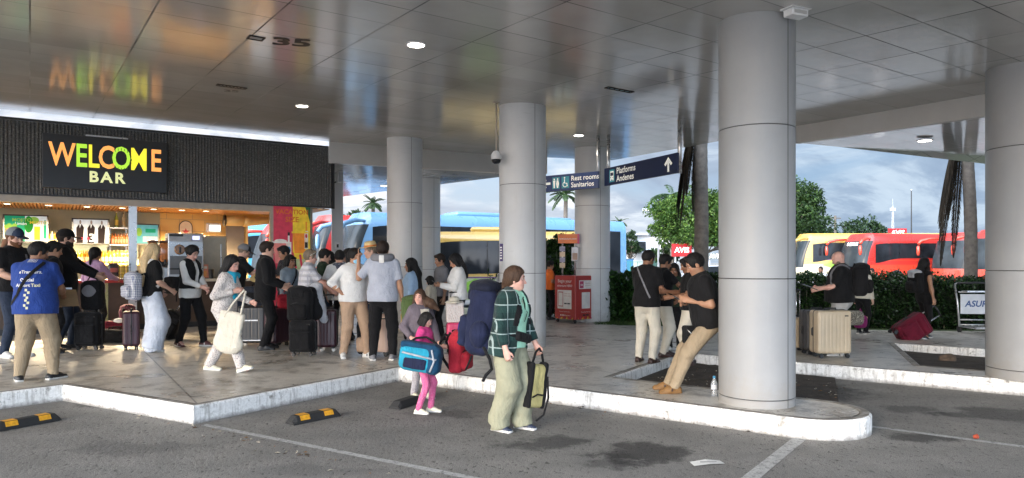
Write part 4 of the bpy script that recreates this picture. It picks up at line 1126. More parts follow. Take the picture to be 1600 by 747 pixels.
tree(556, 60, 326, 60, 'low dark bush top showing above the blue coach left of the small palm', LV_D, 3000, 30, .5)
tree(985, 92, 352, 40, 'small tree standing before the white building', LV_D, 2500, 26, .25)
tree(1035, 74, 372, 60, 'low green bush beside the red rental sign', LV_G, 2500, 30, .1)

def frond(mb, base, d, L, droop, width=.45, n=12, segs=26, thin=.035, up=0., cl=.85):
    """a feather frond: arching rib with paired leaflets, added to mb"""
    d = Vector(d).normalized(); side = d.cross(Vector((0, 0, 1)))
    if side.length < .05: side = Vector((1, 0, 0))
    side.normalize(); pts = []
    p = Vector(base); v = d.copy()
    for i in range(n + 1):
        pts.append(p.copy()); p += v * L / n; v = (v + Vector((0, 0, -droop / n))).normalized()
    mb.tube(pts, [.03 * (1 - i / n * .8) for i in range(n + 1)], 5)
    for i in range(segs):
        t = .12 + .88 * i / segs; f = t * n; k = min(int(f), n - 1); q = pts[k].lerp(pts[k + 1], f - k); tg = (pts[k + 1] - pts[k]).normalized()
        wl = width * math.sin(math.pi * min(1, t * .9 + .1)) ** .6 * random.uniform(.8, 1.1)
        for sg in (1, -1):
            a = q + (side * sg * cl + tg * (1.25 - .8 * cl) + Vector((0, 0, up - .25 - .2 * random.random()))) * wl
            nrm_ = tg * thin; b = len(mb.v)
            mb.v += [tuple(q - nrm_ * .6), tuple(q.lerp(a, .55) - nrm_ + Vector((0, 0, .02))), tuple(a), tuple(q.lerp(a, .55) + nrm_)]; mb.f.append((b, b + 1, b + 2, b + 3)); mb.mi.append(0)
def palm(px, Y, trunk_w, top_z, label, base_z=0., crown=True, dead=0, dead_side=0., fan=False, lean=0., fr=20, L=2.6, group=None, deadlen=1.6):
    root = empty('palm_tree', ((px - CX) / F * Y, Y, base_z), 0, label, 'palm tree', group)
    r = trunk_w / 2; h = top_z - base_z; mb = MB(); n = int(h / .22) + 2; prof = []
    pts, rs = [], []
    for i in range(n * 2):
        z = h * i / (n * 2 - 1); pts.append((lean * (z / h) ** 1.6 * h + .02 * math.sin(z), .015 * math.sin(z * 1.7), z)); rs.append(r * (1.18 - .30 * (z / h) ** .5 + (.035 if i % 2 else 0)))
    mb.tube(pts, rs, 18); t = mb.build('trunk', plain('palm_bark', (.12, .105, .09), .92, 0, .35, 9, .7, 22), root, True)
    tx = lean * h
    if crown:
        for i in range(fr):
            a = i * 2.4 + random.random() * .4; el = random.uniform(-.25, 1.1) if not dead or top_z < 0 or group or fr > 12 else random.uniform(.35, 1.2); mb = MB()
            frond(mb, (tx, 0, h), (math.cos(a) * math.cos(el), math.sin(a) * math.cos(el), math.sin(el)), L * random.uniform(.8, 1.1), random.uniform(.9, 1.7) * (1 if fr > 12 else .6), .5 * L / 2.6, thin=.05 * L / 2.6 + .02)
            mb.build('frond', LV_P, root)
    for i in range(dead):
        a = dead_side + random.uniform(-1.1, 1.1); mb = MB(); k = random.uniform(1.9, 2.6)
        frond(mb, (tx * (1 - k / h) + r * .8 * math.cos(a), r * .8 * math.sin(a), h - k), (math.cos(a) * .25, math.sin(a) * .2 + .05, -.8), deadlen * random.uniform(.7, 1.05), 1.2, .22, 12, 90, .014, .05, .5)
        mb.build('dead_frond', LV_X, root)
def pz(py, Y): return CAMZ + (HY - py) / F * Y
palm(1094, 16.8, .32, pz(200, 16.8) + 2.6, 'dark palm trunk with hanging dead fronds just left of the nearest column', .1, False, 14, 2.6, lean=.012, fr=12, L=2.4, deadlen=2.5)
palm(1517, 15.6, .245, pz(218, 15.6) + 2.6, 'leaning palm trunk with one long shaggy dead frond near the right column', .1, False, 7, 2.45, lean=-.022, fr=12, L=2.4, deadlen=3.2)
palm(583, 64, .35, pz(318, 64), 'small distant palm above the blue coach left of the columns', 0, True, 0, fr=26, L=1.25)
palm(884, 56, .35, pz(305, 56), 'distant palm with ragged drooping fronds between two columns', 0, True, 3, 0, fr=18, L=1.9)
palm(1050, 70, .4, pz(305, 70), 'distant palm top poking out of the green tree by the blue sign', 0, True, 0, fr=20, L=2.6)
palm(968, 96, .35, pz(348, 96), 'tiny palm beside the white building far away', 0, True, 0, fr=18, L=1.4)

def hedge(name, p, q, depth, h, label, mat, leaf, n, cat='hedge', wob=.12, group=None):
    """clipped hedge from p to q (front face line), grown backwards"""
    p, q = Vector(p[:2]), Vector(q[:2]); d = (q - p); Lx = d.length; d.normalize(); nn = Vector((-d.y, d.x))
    root = empty(name, (p.x, p.y, PAV - .03), math.atan2(d.y, d.x), label, cat, group)
    # woody dark core so that nothing shows through
    mb = MB(); mb.box((Lx / 2, depth / 2, h * .45), (Lx - .15, depth * .62, h * .84), bev=.12); mb.build('core', plain('hedge_core', (.010, .016, .008), .95), root)
    u = rng.uniform(0, Lx, n); face = rng.random(n); v = np.zeros(n); z = np.zeros(n)
    m = face < .55; v[m] = rng.uniform(0, .16, m.sum()); z[m] = rng.uniform(.02, h, m.sum())
    m2 = ~m & (face < .85); v[m2] = rng.uniform(0, depth, m2.sum()); z[m2] = h - rng.uniform(0, .14, m2.sum())
    m3 = face >= .85; v[m3] = depth - rng.uniform(0, .15, m3.sum()); z[m3] = rng.uniform(.02, h, m3.sum())
    P = np.stack([u, v, z], 1).astype(np.float32)
    bz = vnoise(np.stack([u * 2.1, v * 2, z * 0], -1), 5); by = vnoise(np.stack([u * 2.3, z * 2.6, v * 0], -1), 6)
    P[:, 2] *= 1 + bz * wob; P[:, 1] += by * wob * np.where(v < depth / 2, 1, -1)
    P += rng.normal(size=P.shape) * .02
    leaves('foliage', P, leaf, mat, root, .35, .5, outward=np.stack([np.zeros(n), np.where(v < depth / 2, -1., 1.), np.where(m2, 1., .2)], 1))
    mb = MB()
    for i in range(int(Lx * 7)):
        x = random.uniform(0, Lx); y = random.uniform(.1, depth - .1); hh = h * random.uniform(.85, 1.12); mb.tube([(x, y, 0), (x + random.uniform(-.1, .1), y, hh * .6), (x + random.uniform(-.15, .15), y + random.uniform(-.1, .1), hh)], [.012, .008, .003], 5)
    st = mb.build('stem', M_BARK, root); st['kind'] = 'stuff'
hedge('hedge', (4.35, 15.9), (17.0, 13.9), 1.0, 1.12, 'long clipped dark hedge along the right side of the pavement', LV_H, .085, 44000)
hedge('shrub', (1.75, 17.0), (4.5, 17.5), .9, .98, 'broad leaved green shrub bed behind the three men in black', LV_B, .16, 5200, 'shrub', .28)
hedge('shrub', (.85, 18.6), (1.75, 18.8), .8, 1.75, 'tall leafy shrub behind the red tour booth', LV_B, .15, 2600, 'shrub', .3)
# mown grass strip behind the pavement
sheet('lawn', [(1.7, 17.4), (2.5, 15.95), (8.5, 14.64), (40, 14.04), (40, 19.5), (6, 19.5), (1.0, 20.5)], PAV - .02, (lambda t: (t.set(base=t.ramp(t.noise(t.coord('Object'), 7, 5), [(.3, (.03, .055, .014)), (.7, (.07, .11, .03))]), rough=.9), t.m)[1])(NT('lawn_green')))
mb = MB()
for k in range(7000):
    x = random.uniform(1.9, 5.2); y = 15.95 - (x - 2.4) * .215 + random.random() ** 1.6 * 1.8; hgt = random.uniform(.03, .09); a = random.random() * 6.3; dx, dy = math.cos(a) * .006, math.sin(a) * .006
    lx, ly = random.uniform(-.03, .03), random.uniform(-.03, .03)
    mb.add([(x - dx, y - dy, PAV - .025), (x + dx, y + dy, PAV - .025), (x + lx, y + ly, PAV - .02 + hgt)], [(0, 1, 2)])
mb.build('grass', leaf_mat('grass_blade', (.03, .07, .015), (.10, .16, .045)))['kind'] = 'stuff'

# ------------------------------------------------------------------ far side of the road
def base_xy(px, Y): return ((px - CX) / F * Y, Y)
sheet('parking_ground', [(-8, 24), (3, 26), (12, 26), (60, 26), (90, 120), (-70, 120), (-40, 24)], .004, (lambda t: (t.set(base=t.ramp(t.noise(t.coord('Object'), .5, 6, .65), [(.3, (.15, .15, .148)), (.7, (.24, .24, .235))]), rough=.85), t.m)[1])(NT('pale_asphalt')))
M_WHITE = plain('white_render', (.62, .63, .64), .8, 0, .05, .6); M_GREYB = plain('grey_metal_wall', (.38, .40, .43), .6, 0, .08, .5); M_DKWIN = glass_mat('window_dark', (.03, .035, .04), .1)
x, y = base_xy(975, 98)
b = empty('building', (x, y, 0), R(-6), 'long low white building with a dark window band far across the road', 'building')
MB().box((0, 0, 2.6), (13.5, 8, 5.2)).build('wall', M_WHITE, b); MB().box((0, -.3, 5.35), (14.4, 9, .3)).build('roof', M_GREYB, b)
for i in range(5):
    wv = MB().box((-4.2 + i * 1.55, -4.01, 3.7), (1.35, .06, 1.3)).build('window', M_DKWIN, b)
MB().box((-4.6, -5.2, 1.4), (4.6, 2.2, 2.8)).build('annex', M_GREYB, b); MB().box((3.4, -4.9, 2.9), (4.5, 1.6, .25)).build('porch_roof', M_GREYB, b)
MB().box((4.0, -4.02, 1.3), (2.2, .06, 2.3)).build('door', M_DKWIN, b)
x, y = base_xy(1480, 90)
b = empty('building', (x, y, 0), R(4), 'flat grey roofed hall behind the red coaches at the right', 'building')
MB().box((0, 0, 2.4), (15, 9, 4.8)).build('wall', M_GREYB, b); MB().box((0, -.2, 4.95), (15.6, 9.8, .32)).build('roof', M_WHITE, b)
for i in range(6): MB().box((-5.8 + i * 2.3, -4.51, 3.4), (1.5, .05, 1.0)).build('window', M_DKWIN, b)
# fence and a bin compound
x, y = base_xy(985, 80); fe = empty('fence', (x, y, 0), 0, 'green mesh fence in front of the white building', 'fence')
for i in range(9): MB().tube([(-3.2 + i * .8, 0, 0), (-3.2 + i * .8, 0, 1.7)], .035, 6).build('post', plain('fence_green', (.03, .20, .14), .5), fe)
MB().box((0, 0, 1.66), (6.4, .04, .05)).build('rail', _M['fence_green'], fe); MB().box((0, 0, .2), (6.4, .04, .05)).build('rail', _M['fence_green'], fe)
mb = MB()
for i in range(96): mb.box((-3.2 + i * 6.4 / 95, .0, .93), (.014, .014, 1.42))
mb.build('mesh_panel', _M['fence_green'], fe)['kind'] = 'stuff'
for px_, lab in ((966, 'blue waste container left of its twin by the green fence'), (981, 'blue waste container right of its twin by the green fence')):
    x, y = base_xy(px_, 84); o = empty('container', (x, y, 0), .1, lab, 'container', 'blue containers by the green fence')
    MB().prism([(-.55, -.45), (.55, -.45), (.6, .45), (-.6, .45)], .15, 1.9).build('bin_body', plain('container_blue', (.04, .16, .30), .5), o); MB().box((0, 0, 1.96), (1.25, 1.0, .12), bev=.04).build('lid', plain('container_lid', (.03, .10, .2), .5), o)
# rental signs
M_ARED = glow('rental_red', (.34, .010, .012), .1); M_AWHT = emit('sign_white', (1, .95, .9), .9)
def rental_sign(px, py0, py1, wpx, Y, label, mat, poles=2, tilt=0., txt_size=.6, head=0.):
    cx, cz = (px - CX) / F * Y, pz((py0 + py1) / 2, Y); W, Hh = wpx / F * Y, (py1 - py0) / F * Y
    o = empty('rental_sign', (cx, Y, 0), R(head), label, 'sign')
    MB().box((0, 0, cz), (W, .16, Hh), bev=.03).build('panel', mat, o)
    for k in range(poles): MB().tube([((k - .5 * (poles - 1)) * W * .6, .1, 0), ((k - .5 * (poles - 1)) * W * .6, .1, cz - Hh * .3)], .07, 8).build('pole', M_GREYB, o)
    M = frame_matrix((0, -.088, cz), (1, 0, 0), (0, 0, 1))
    text_on('lettering', 'AVIS', txt_size, M, M_AWHT, o, bold=.03, shear=.05)
    return o
rental_sign(1065, 381, 401, 31, 60, 'red rental sign with white letters in front of the bright green tree', M_ARED, 2, txt_size=.62)
rental_sign(1402, 357, 371, 29, 66, 'red box sign with glowing letters above the red coach', M_ARED, 2, txt_size=.62)
rental_sign(1117, 396, 405, 26, 52, 'small grey rental sign tucked against the nearest column', plain('sign_grey', (.12, .14, .13), .5), 2, txt_size=.44)
# lamp posts, mast and aerial
def lamp_post(px, Y, top, label, lit=True, arm=-.9):
    x, y = base_xy(px, Y); o = empty('street_lamp', (x, y, 0), 0, label, 'street lamp', 'street lamps across the road'); z = pz(top, Y)
    MB().tube([(0, 0, 0), (0, 0, z * .6), (0, 0, z)], [.11, .09, .06], 10).build('pole', M_GREYB, o, True)
    MB().tube([(0, 0, z - .05), (arm * .5, 0, z + .12), (arm, 0, z + .12)], .045, 8).build('arm', M_GREYB, o, True)
    hd = MB().box((arm - .25 * (1 if arm > 0 else 1), 0, z + .1), (.75, .3, .16), bev=.06).build('lamp_head', M_GREYB, o)
    MB().box((arm - .25, 0, z + .01), (.6, .24, .03)).build('lens', emit('street_lamp_lens', (1, .9, .75), 5.), o)
lamp_post(1029, 66, 329, 'tall street lamp with a lit head left of the bright green tree')
lamp_post(975, 88, 376, 'short street lamp with a lit head before the white building', arm=-.4)
x, y = base_xy(1424, 82); o = empty('flag_pole', (x, y, 0), 0, 'thin bare pole rising behind the red coaches', 'pole'); MB().tube([(0, 0, 0), (0, 0, pz(298, 82))], [.09, .05], 8).build('shaft', M_TYRE, o, True); MB().lathe([(.02, 0), (.11, .04), (.11, .12), (.02, .16)], (0, 0, pz(298, 82)), 10).build('finial', M_GREYB, o, True)
x, y = base_xy(1395, 130); o = empty('antenna_mast', (x, y, 0), 0, 'thin lattice aerial mast on the skyline left of the bare pole', 'mast'); zt = pz(322, 130); mb = MB()
for k in range(3):
    a = k * 2.094; mb.tube([(.35 * math.cos(a), .35 * math.sin(a), 0), (.12 * math.cos(a), .12 * math.sin(a), zt)], .04, 5)
mb.build('lattice', M_GREYB, o); MB().tube([(0, 0, zt - .1), (0, 0, zt + 1.4)], .03, 5).build('aerial', M_GREYB, o); MB().box((0, 0, zt - .6), (.9, .3, .5)).build('dish', M_GREYB, o)
x, y = base_xy(1305, 75); o = empty('utility_pole', (x, y, 0), 0, 'weathered wooden utility pole left of the rounded dark tree', 'pole'); MB().tube([(0, 0, 0), (0, 0, pz(337, 75))], [.16, .12], 9).build('shaft', M_BARK, o, True); MB().box((0, 0, pz(341, 75)), (1.2, .1, .1)).build('crossarm', M_BARK, o)
# parked silver car beyond the shrubs
def car(px, Y, head, label, col):
    x, y = base_xy(px, Y); o = empty('parked_car', (x, y, 0), R(head), label, 'car')
    prof = [(-2.1, .35), (2.1, .35), (2.15, .62), (2.0, .80), (1.15, .93), (.45, 1.40), (-.9, 1.45), (-1.75, 1.0), (-2.12, .92)]
    rows = []; mb = MB()
    for yy, sc_ in ((-.86, .97), (-.80, 1), (.80, 1), (.86, .97)):
        mb.v += [(xx * (sc_ if zz > .9 else 1), yy * (1 - .16 * max(0, (zz - .9) / .55)), zz) for xx, zz in prof]
    n = len(prof)
    for k in range(3):
        for i in range(n): j = (i + 1) % n; mb.f.append((k * n + i, k * n + j, (k + 1) * n + j, (k + 1) * n + i)); mb.mi.append(0)
    mb.f += [tuple(range(n - 1, -1, -1)), tuple(3 * n + i for i in range(n))]; mb.mi += [0, 0]
    mb.build('body', col, o, True, 40)
    for sg in (1, -1):
        g = [(.98, .95), (.42, 1.34), (-.85, 1.38), (-1.5, 1.0)]
        MB().add([(a, sg * (.868 * (1 - .16 * max(0, (z - .9) / .55)) + .006), z) for a, z in g], [(0, 1, 2, 3) if sg > 0 else (3, 2, 1, 0)]).build('side_window', M_GLASS, o)
        for wx in (1.35, -1.3):
            MB().lathe([(.10, -.09), (.28, -.1), (.32, -.06), (.32, .06), (.28, .1), (.10, .09)], n=20, M=Matrix.Translation((wx, sg * .78, .32)) @ Matrix.Rotation(R(90), 4, 'X')).build('wheel', M_TYRE, o, True, 40)
        MB().box((2.08, sg * .6, .70), (.12, .34, .13), bev=.03).build('headlight', plain('headlight_lens', (.55, .55, .52), .1), o)
    MB().quad((1.13, -.72, .965), (1.13, .72, .965), (.50, .66, 1.385), (.50, -.66, 1.385)).build('windscreen', M_GLASS, o)
car(1102, 42, 200, 'silver car parked beyond the shrubs beside the nearest column', SILV)
# ------------------------------------------------------------------ bar kiosk (local frame: x to the right along its front, y inwards, z up)
KX = -KD
KM = Matrix(((KX.x, KN.x, 0, K1.x), (KX.y, KN.y, 0, K1.y), (0, 0, 1, 0), (0, 0, 0, 1)))
KRZ = math.atan2(KX.y, KX.x)
def KL(px, d, py=None):
    """local x (and height) of the point seen at px (py) in the plane y = d"""
    o = K1 + KN * d; s_ = (px - CX) / F
    t = (s_ * o.y - o.x) / (KX.x - s_ * KX.y)
    if py is None: return t
    return t, CAMZ + (HY - py) / F * (o.y + KX.y * t)
kio = empty('bar_kiosk', (K1.x, K1.y, 0), KRZ, 'open fronted bar kiosk with a dark corrugated fascia and warm lit interior', 'kiosk')
M_FASC = None
def mat_fascia():
    t = NT('corrugated_fascia'); v = t.coord('Object'); n = t.noise(v, 40, 4, .7); b = t.noise(v, 1.2, 4)
    c = t.ramp(n, [(.3, (.022, .023, .023)), (.55, (.078, .079, .078)), (.72, (.24, .24, .235))]); c = t.mix(.5, c, t.ramp(b, [(.3, (.7, .7, .7)), (.7, (1.1, 1.1, 1.1))]), 'MULTIPLY')
    t.set(base=c, rough=.55, spec=.4); t.bump(n, .3, .004); return t.m
M_FASC = mat_fascia()
M_TRIMB = plain('beige_trim', (.34, .30, .25), .45, .1); M_WOODC = plain('wood_slat', (.42, .22, .07), .5, 0, .3, 12); M_SAGE = plain('sage_wall', (.27, .31, .25), .7, 0, .08, 2)
M_TILE = None
def mat_tile():
    t = NT('cream_tile'); v = t.coord('Object'); br = t.n.new('ShaderNodeTexBrick'); mp_ = t.n.new('ShaderNodeMapping'); mp_.inputs['Rotation'].default_value = (R(90), 0, 0); t.link(v, mp_.inputs['Vector']); t.link(mp_.outputs[0], br.inputs['Vector'])
    br.inputs['Color1'].default_value = (.62, .43, .14, 1); br.inputs['Color2'].default_value = (.56, .38, .12, 1); br.inputs['Mortar'].default_value = (.34, .27, .15, 1); br.inputs['Scale'].default_value = 1.; br.inputs['Brick Width'].default_value = .6; br.inputs['Row Height'].default_value = .3; br.inputs['Mortar Size'].default_value = .006; br.offset = .5
    t.set(base=br.outputs['Color'], rough=.5); return t.m
M_TILE = mat_tile()
M_BROWN = plain('dark_counter_panel', (.055, .032, .02), .5, 0, .2); M_CTOP = plain('counter_top', (.58, .52, .42), .3); M_BLK = plain('black_plastic', (.012, .012, .013), .45); M_STEEL = plain('brushed_steel', (.42, .42, .42), .3, .8); M_ALU = plain('aluminium', (.56, .56, .56), .3, .7)
M_REDE = plain('red_edge', (.30, .02, .02), .4); M_YELW = plain('yellow_paint_wall', (.55, .42, .18), .5)
def kbox(name, x0, x1, y0, y1, z0, z1, mat, parent=None, bev=0):
    return MB().box(((x0 + x1) / 2, (y0 + y1) / 2, (z0 + z1) / 2), (abs(x1 - x0), abs(y1 - y0), abs(z1 - z0)), bev=bev).build(name, mat, parent or kio)
XL = -11.5; DB = 3.0
# corrugated fascia with a return at its right end
def corr(x0, x1, pitch=.062, amp=.014):
    n = int(abs(x1 - x0) / pitch * 4); pts = []
    for i in range(n + 1):
        k = i % 4; pts.append((x0 + (x1 - x0) * i / n, amp if k in (1, 2) else 0))
    return pts
fz0, fz1 = 2.95, 4.36
mb = MB(); pts = corr(XL, 0)
for i in range(len(pts) - 1):
    (xa, ya), (xb, yb) = pts[i], pts[i + 1]; mb.quad((xa, -ya, fz0), (xb, -yb, fz0), (xb, -yb, fz1), (xa, -ya, fz1))
pts = corr(0, 3.2)
for i in range(len(pts) - 1):
    (xa, ya), (xb, yb) = pts[i], pts[i + 1]; mb.quad((ya, xa, fz0), (yb, xb, fz0), (yb, xb, fz1), (ya, xa, fz1))
mb.build('fascia', M_FASC, kio)
kbox('fascia_cap', XL, .03, -.04, .12, fz1 + .002, fz1 + .05, M_BLK); kbox('fascia_base', XL, .02, -.03, .12, fz0 - .035, fz0 - .002, M_BLK); kbox('roof', XL, 0, .13, 3.3, 4.18, 4.30, M_GREYB)
kbox('corner_post', -.03, .032, -.035, .035, fz0 - .05, fz1 + .08, M_BLK)
kbox('header', XL, -.56, .02, .2, fz0 - .17, fz0 - .037, M_TRIMB); kbox('underside', XL, -.02, .2, DB, fz0 - .06, fz0 - .04, M_WOODC)
mb = MB()
for i in range(150):
    x = XL + .06 + i * .066
    if x < -.6: mb.box((x, (.2 + DB) / 2, fz0 - .085), (.04, DB - .24, .045))
mb.build('ceiling_slats', M_WOODC, kio)['kind'] = 'stuff'
# walls
xs = KL(250, DB); xw0, xw1 = KL(383, DB), KL(424, DB); zw0, zw1 = KL(400, DB, 440)[1], KL(400, DB, 341)[1]
kbox('back_wall', XL, xs, DB, DB + .12, PAV, 2.90, M_SAGE)
kbox('tiled_wall', xs + .002, xw0, DB - .01, DB + .12, PAV, 2.90, M_TILE); kbox('tiled_wall', xw0 + .002, xw1, DB, DB + .12, PAV, zw0, M_TILE); kbox('tiled_wall', xw0 + .002, xw1, DB, DB + .12, zw1, 2.90, M_TILE); kbox('tiled_wall', xw1 + .002, -.5, DB - .004, DB + .12, PAV, 2.90, M_TILE)
mb = MB()
for (a, b, c, e) in ((xw0, xw0 + .06, zw0, zw1), (xw1 - .06, xw1, zw0, zw1), (xw0 + .06, xw1 - .06, zw0, zw0 + .05), (xw0 + .06, xw1 - .06, zw1 - .05, zw1)): mb.box(((a + b) / 2, DB - .03, (c + e) / 2), (b - a, .08, e - c))
mb.build('window_frame', M_YELW, kio)
kbox('shutter', KL(353, DB - .05), KL(381, DB - .05), DB - .07, DB - .03, PAV, KL(360, DB, 343)[1], plain('grey_shutter', (.16, .155, .15), .5))
kbox('side_wall', -.54, -.46, .12, DB, PAV, 2.90, M_TRIMB); kbox('side_wall', XL, XL + .1, .12, DB, PAV, 2.90, M_SAGE)
kbox('floor', XL, -.5, .12, DB, PAV + .004, PAV + .02, M_BROWN)
for px0, px1, nm, m, dd in ((201, 214, 'post', M_ALU, .03), (422.5, 427.5, 'post', M_TRIMB, .0)):
    kbox(nm, KL(px0, dd), KL(px1, dd), dd, dd + .12, PAV, fz0 - .04, m)
# counter
xc1 = KL(352, 0); cz = 1.24
kbox('counter_front', XL, xc1, .10, .20, PAV, cz - .06, M_BROWN); kbox('counter_top', XL, xc1 + .04, -.10, .62, cz - .06, cz, M_CTOP, bev=.012)
kbox('counter_edge', XL, KL(192, 0), -.115, -.102, cz - .062, cz - .002, M_REDE); kbox('kick_board', XL, xc1, .085, .098, PAV + .002, PAV + .12, M_BLK)
kbox('counter_front', xc1 + .002, -1.45, .10, .20, PAV, cz - .06, M_BROWN); kbox('counter_top', xc1 + .045, -1.42, -.06, .5, cz - .06, cz - .004, M_CTOP)
def mat_mosaic():
    t = NT('mosaic_tile'); v = t.coord('Object', scale=(28, 28, 28)); vo = t.n.new('ShaderNodeTexVoronoi'); vo.distance = 'CHEBYCHEV'; t.link(v, vo.inputs['Vector'])
    t.set(base=t.mix(.85, (.30, .31, .14), t.ramp(vo.outputs['Color'], [(0, (.10, .12, .04)), (.5, (.30, .30, .13)), (1, (.55, .52, .30))])), rough=.3); return t.m
kbox('mosaic_pier', KL(155, .09), KL(169, .09), .082, .20, PAV, cz - .065, mat_mosaic())
# lamps inside the bar (lit in the photograph)
for i, px in enumerate((11, 76, 136, 191, 240, 284, 322, 470)):
    dd = 1.5 if px < 400 else .25; x, z = KL(px, dd), fz0 - .108
    if px > 400: x, z = -.25, fz0 - .04
    o = empty('downlight', KM @ Vector((x, dd, z)), KRZ, ['downlight at the far left of the bar ceiling', 'downlight above the green drinks screen', 'downlight left of the suited figures screen', 'downlight above the bottle shelf', 'downlight right of the metal post in the bar', 'downlight above the arched star plaque', 'downlight nearest the bar window', 'downlight under the fascia beside the cocktail poster'][i], 'downlight', 'small warm downlights of the bar')
    MB().lathe([(.085, 0), (.085, -.01), (.065, -.014), (.065, 0)], n=20).build('trim', M_TRIM, o, True, 30); MB().lathe([(.064, -.004), (.06, -.012), (.001, -.014)], n=20).build('lens', emit('bar_lamp_glow', (1, .80, .50), 12.), o)
    l = bpy.data.lights.new('bar_lamp', 'SPOT'); l.energy = 2100 if px < 400 else 40; l.color = (1, .78, .50) if px < 260 else (1, .66, .32); l.spot_size = R(150); l.spot_blend = .8; l.shadow_soft_size = .06
    lo = bpy.data.objects.new('bar_lamp', l); COL.objects.link(lo); lo.location = (0, 0, -.03); lo.parent = o
# the lit name board
sx0, sz1 = KL(66, -.12, 207); sx1 = KL(261, -.12); sz0 = KL(66, -.12, 293)[1]
sg = empty('bar_sign', KM @ Vector(((sx0 + sx1) / 2, -.03, (sz0 + sz1) / 2)), KRZ, 'black sign board with bright fruit coloured letters on the corrugated fascia', 'sign')
W_, H_ = sx1 - sx0, sz1 - sz0
MB().box((0, -.055, 0), (W_, .10, H_), bev=.012).build('panel', plain('sign_black', (.008, .008, .009), .35), sg)
MB().box((.0, -.06, H_ / 2 + .02), (W_ * .34, .05, .03)).build('bracket', M_STEEL, sg)
LC = {'o': emit('letter_orange', (1., .42, .10), 1.05, (.5, .2, .05)), 'g': emit('letter_green', (.45, .80, .05), 1.0, (.2, .4, .03)), 'y': emit('letter_yellow', (.92, .80, .04), 1.05, (.4, .35, .03)), 'p': emit('letter_pale', (.74, .78, .38), .85, (.4, .4, .2))}
for ch, px, c in (('W', 97, 'o'), ('E', 127, 'g'), ('L', 146, 'y'), ('C', 166.5, 'o'), ('O', 189.5, 'g'), ('M', 217, 'y'), ('E', 243.5, 'o')):
    x = KL(px, -.14) - (sx0 + sx1) / 2; M = frame_matrix((x, -.118, .115), (1, 0, 0), (0, 0, 1))
    text_on("letter", ch, .64, M @ Matrix.Diagonal((.66, 1, 1, 1)), LC[c], sg, bold=.018, depth=.012)
    if ch == 'O':
        mb = MB()
        for k in range(20):
            a = k * math.tau / 20; mb.box((x + .185 * math.cos(a), -.134, .115 + .205 * math.sin(a)), (.011, .006, .05), M=None)
        mb.build('rind_mark', plain('rind_dark', (.05, .12, .01), .5), sg)['kind'] = 'stuff'
for ch, px in (('B', 146.5), ('A', 166.5), ('R', 187)):
    x = KL(px, -.14) - (sx0 + sx1) / 2; text_on('letter', ch, .30, frame_matrix((x, -.118, -.285), (1, 0, 0), (0, 0, 1)), LC['p'], sg, bold=.03, depth=.01)

# screens
def screen(px0, py0, px1, py1, d, label, fill, draw, tilt=0, fr=.035):
    x0, z1_ = KL(px0, d, py0); x1, z0_ = KL(px1, d, py1); cx_, cz_ = (x0 + x1) / 2, (z0_ + z1_) / 2; w_, h_ = x1 - x0, z1_ - z0_
    o = empty('screen', KM @ Vector((cx_, d, cz_)), KRZ, label, 'screen'); o.rotation_euler = (R(tilt), 0, KRZ)
    MB().box((0, .03, 0), (w_, .06, h_), bev=.008).build('bezel', M_BLK, o)
    MB().box((0, -.002, 0), (w_ - fr * 2, .008, h_ - fr * 2)).build('display', fill, o)
    MB().box((0, .10, 0), (.2, .08, .2)).build('bracket', M_BLK, o)
    draw(o, w_, h_)
def flat(o, name, poly, mat, y=-.009): return MB().add([(a, y, b) for a, b in poly], [tuple(range(len(poly)))]).build(name, mat, o)
def disc(cx_, cz_, rx, rz, n=18, a0=0, a1=360): return [(cx_ + rx * math.cos(R(a0 + (a1 - a0) * i / n)), cz_ + rz * math.sin(R(a0 + (a1 - a0) * i / n))) for i in range(n)]
def rect(a, b, c, d_): return [(a, b), (c, b), (c, d_), (a, d_)]
def lettering(o, txt, size, x, z, mat, y=-.011, **kw): return text_on('lettering', txt, size, frame_matrix((x, y, z), (1, 0, 0), (0, 0, 1)), mat, o, **kw)
S_W = glow('screen_white', (.70, .72, .74), .75); S_G = glow('screen_green', (.03, .42, .22), .55); S_LG = glow('screen_lime', (.35, .62, .10), .55); S_Y = glow('screen_yellow', (.85, .62, .05), .5); S_DG = glow('screen_leaf', (.02, .22, .03), .8); S_T = glow('screen_turquoise', (.20, .62, .66), .5); S_WD = glow('screen_crate', (.55, .33, .16), .7); S_K = glow('screen_suit', (.03, .02, .02), .5); S_SK = glow('screen_skin', (.45, .35, .30), .4); S_RED = glow('screen_red', (.6, .05, .08), .6)
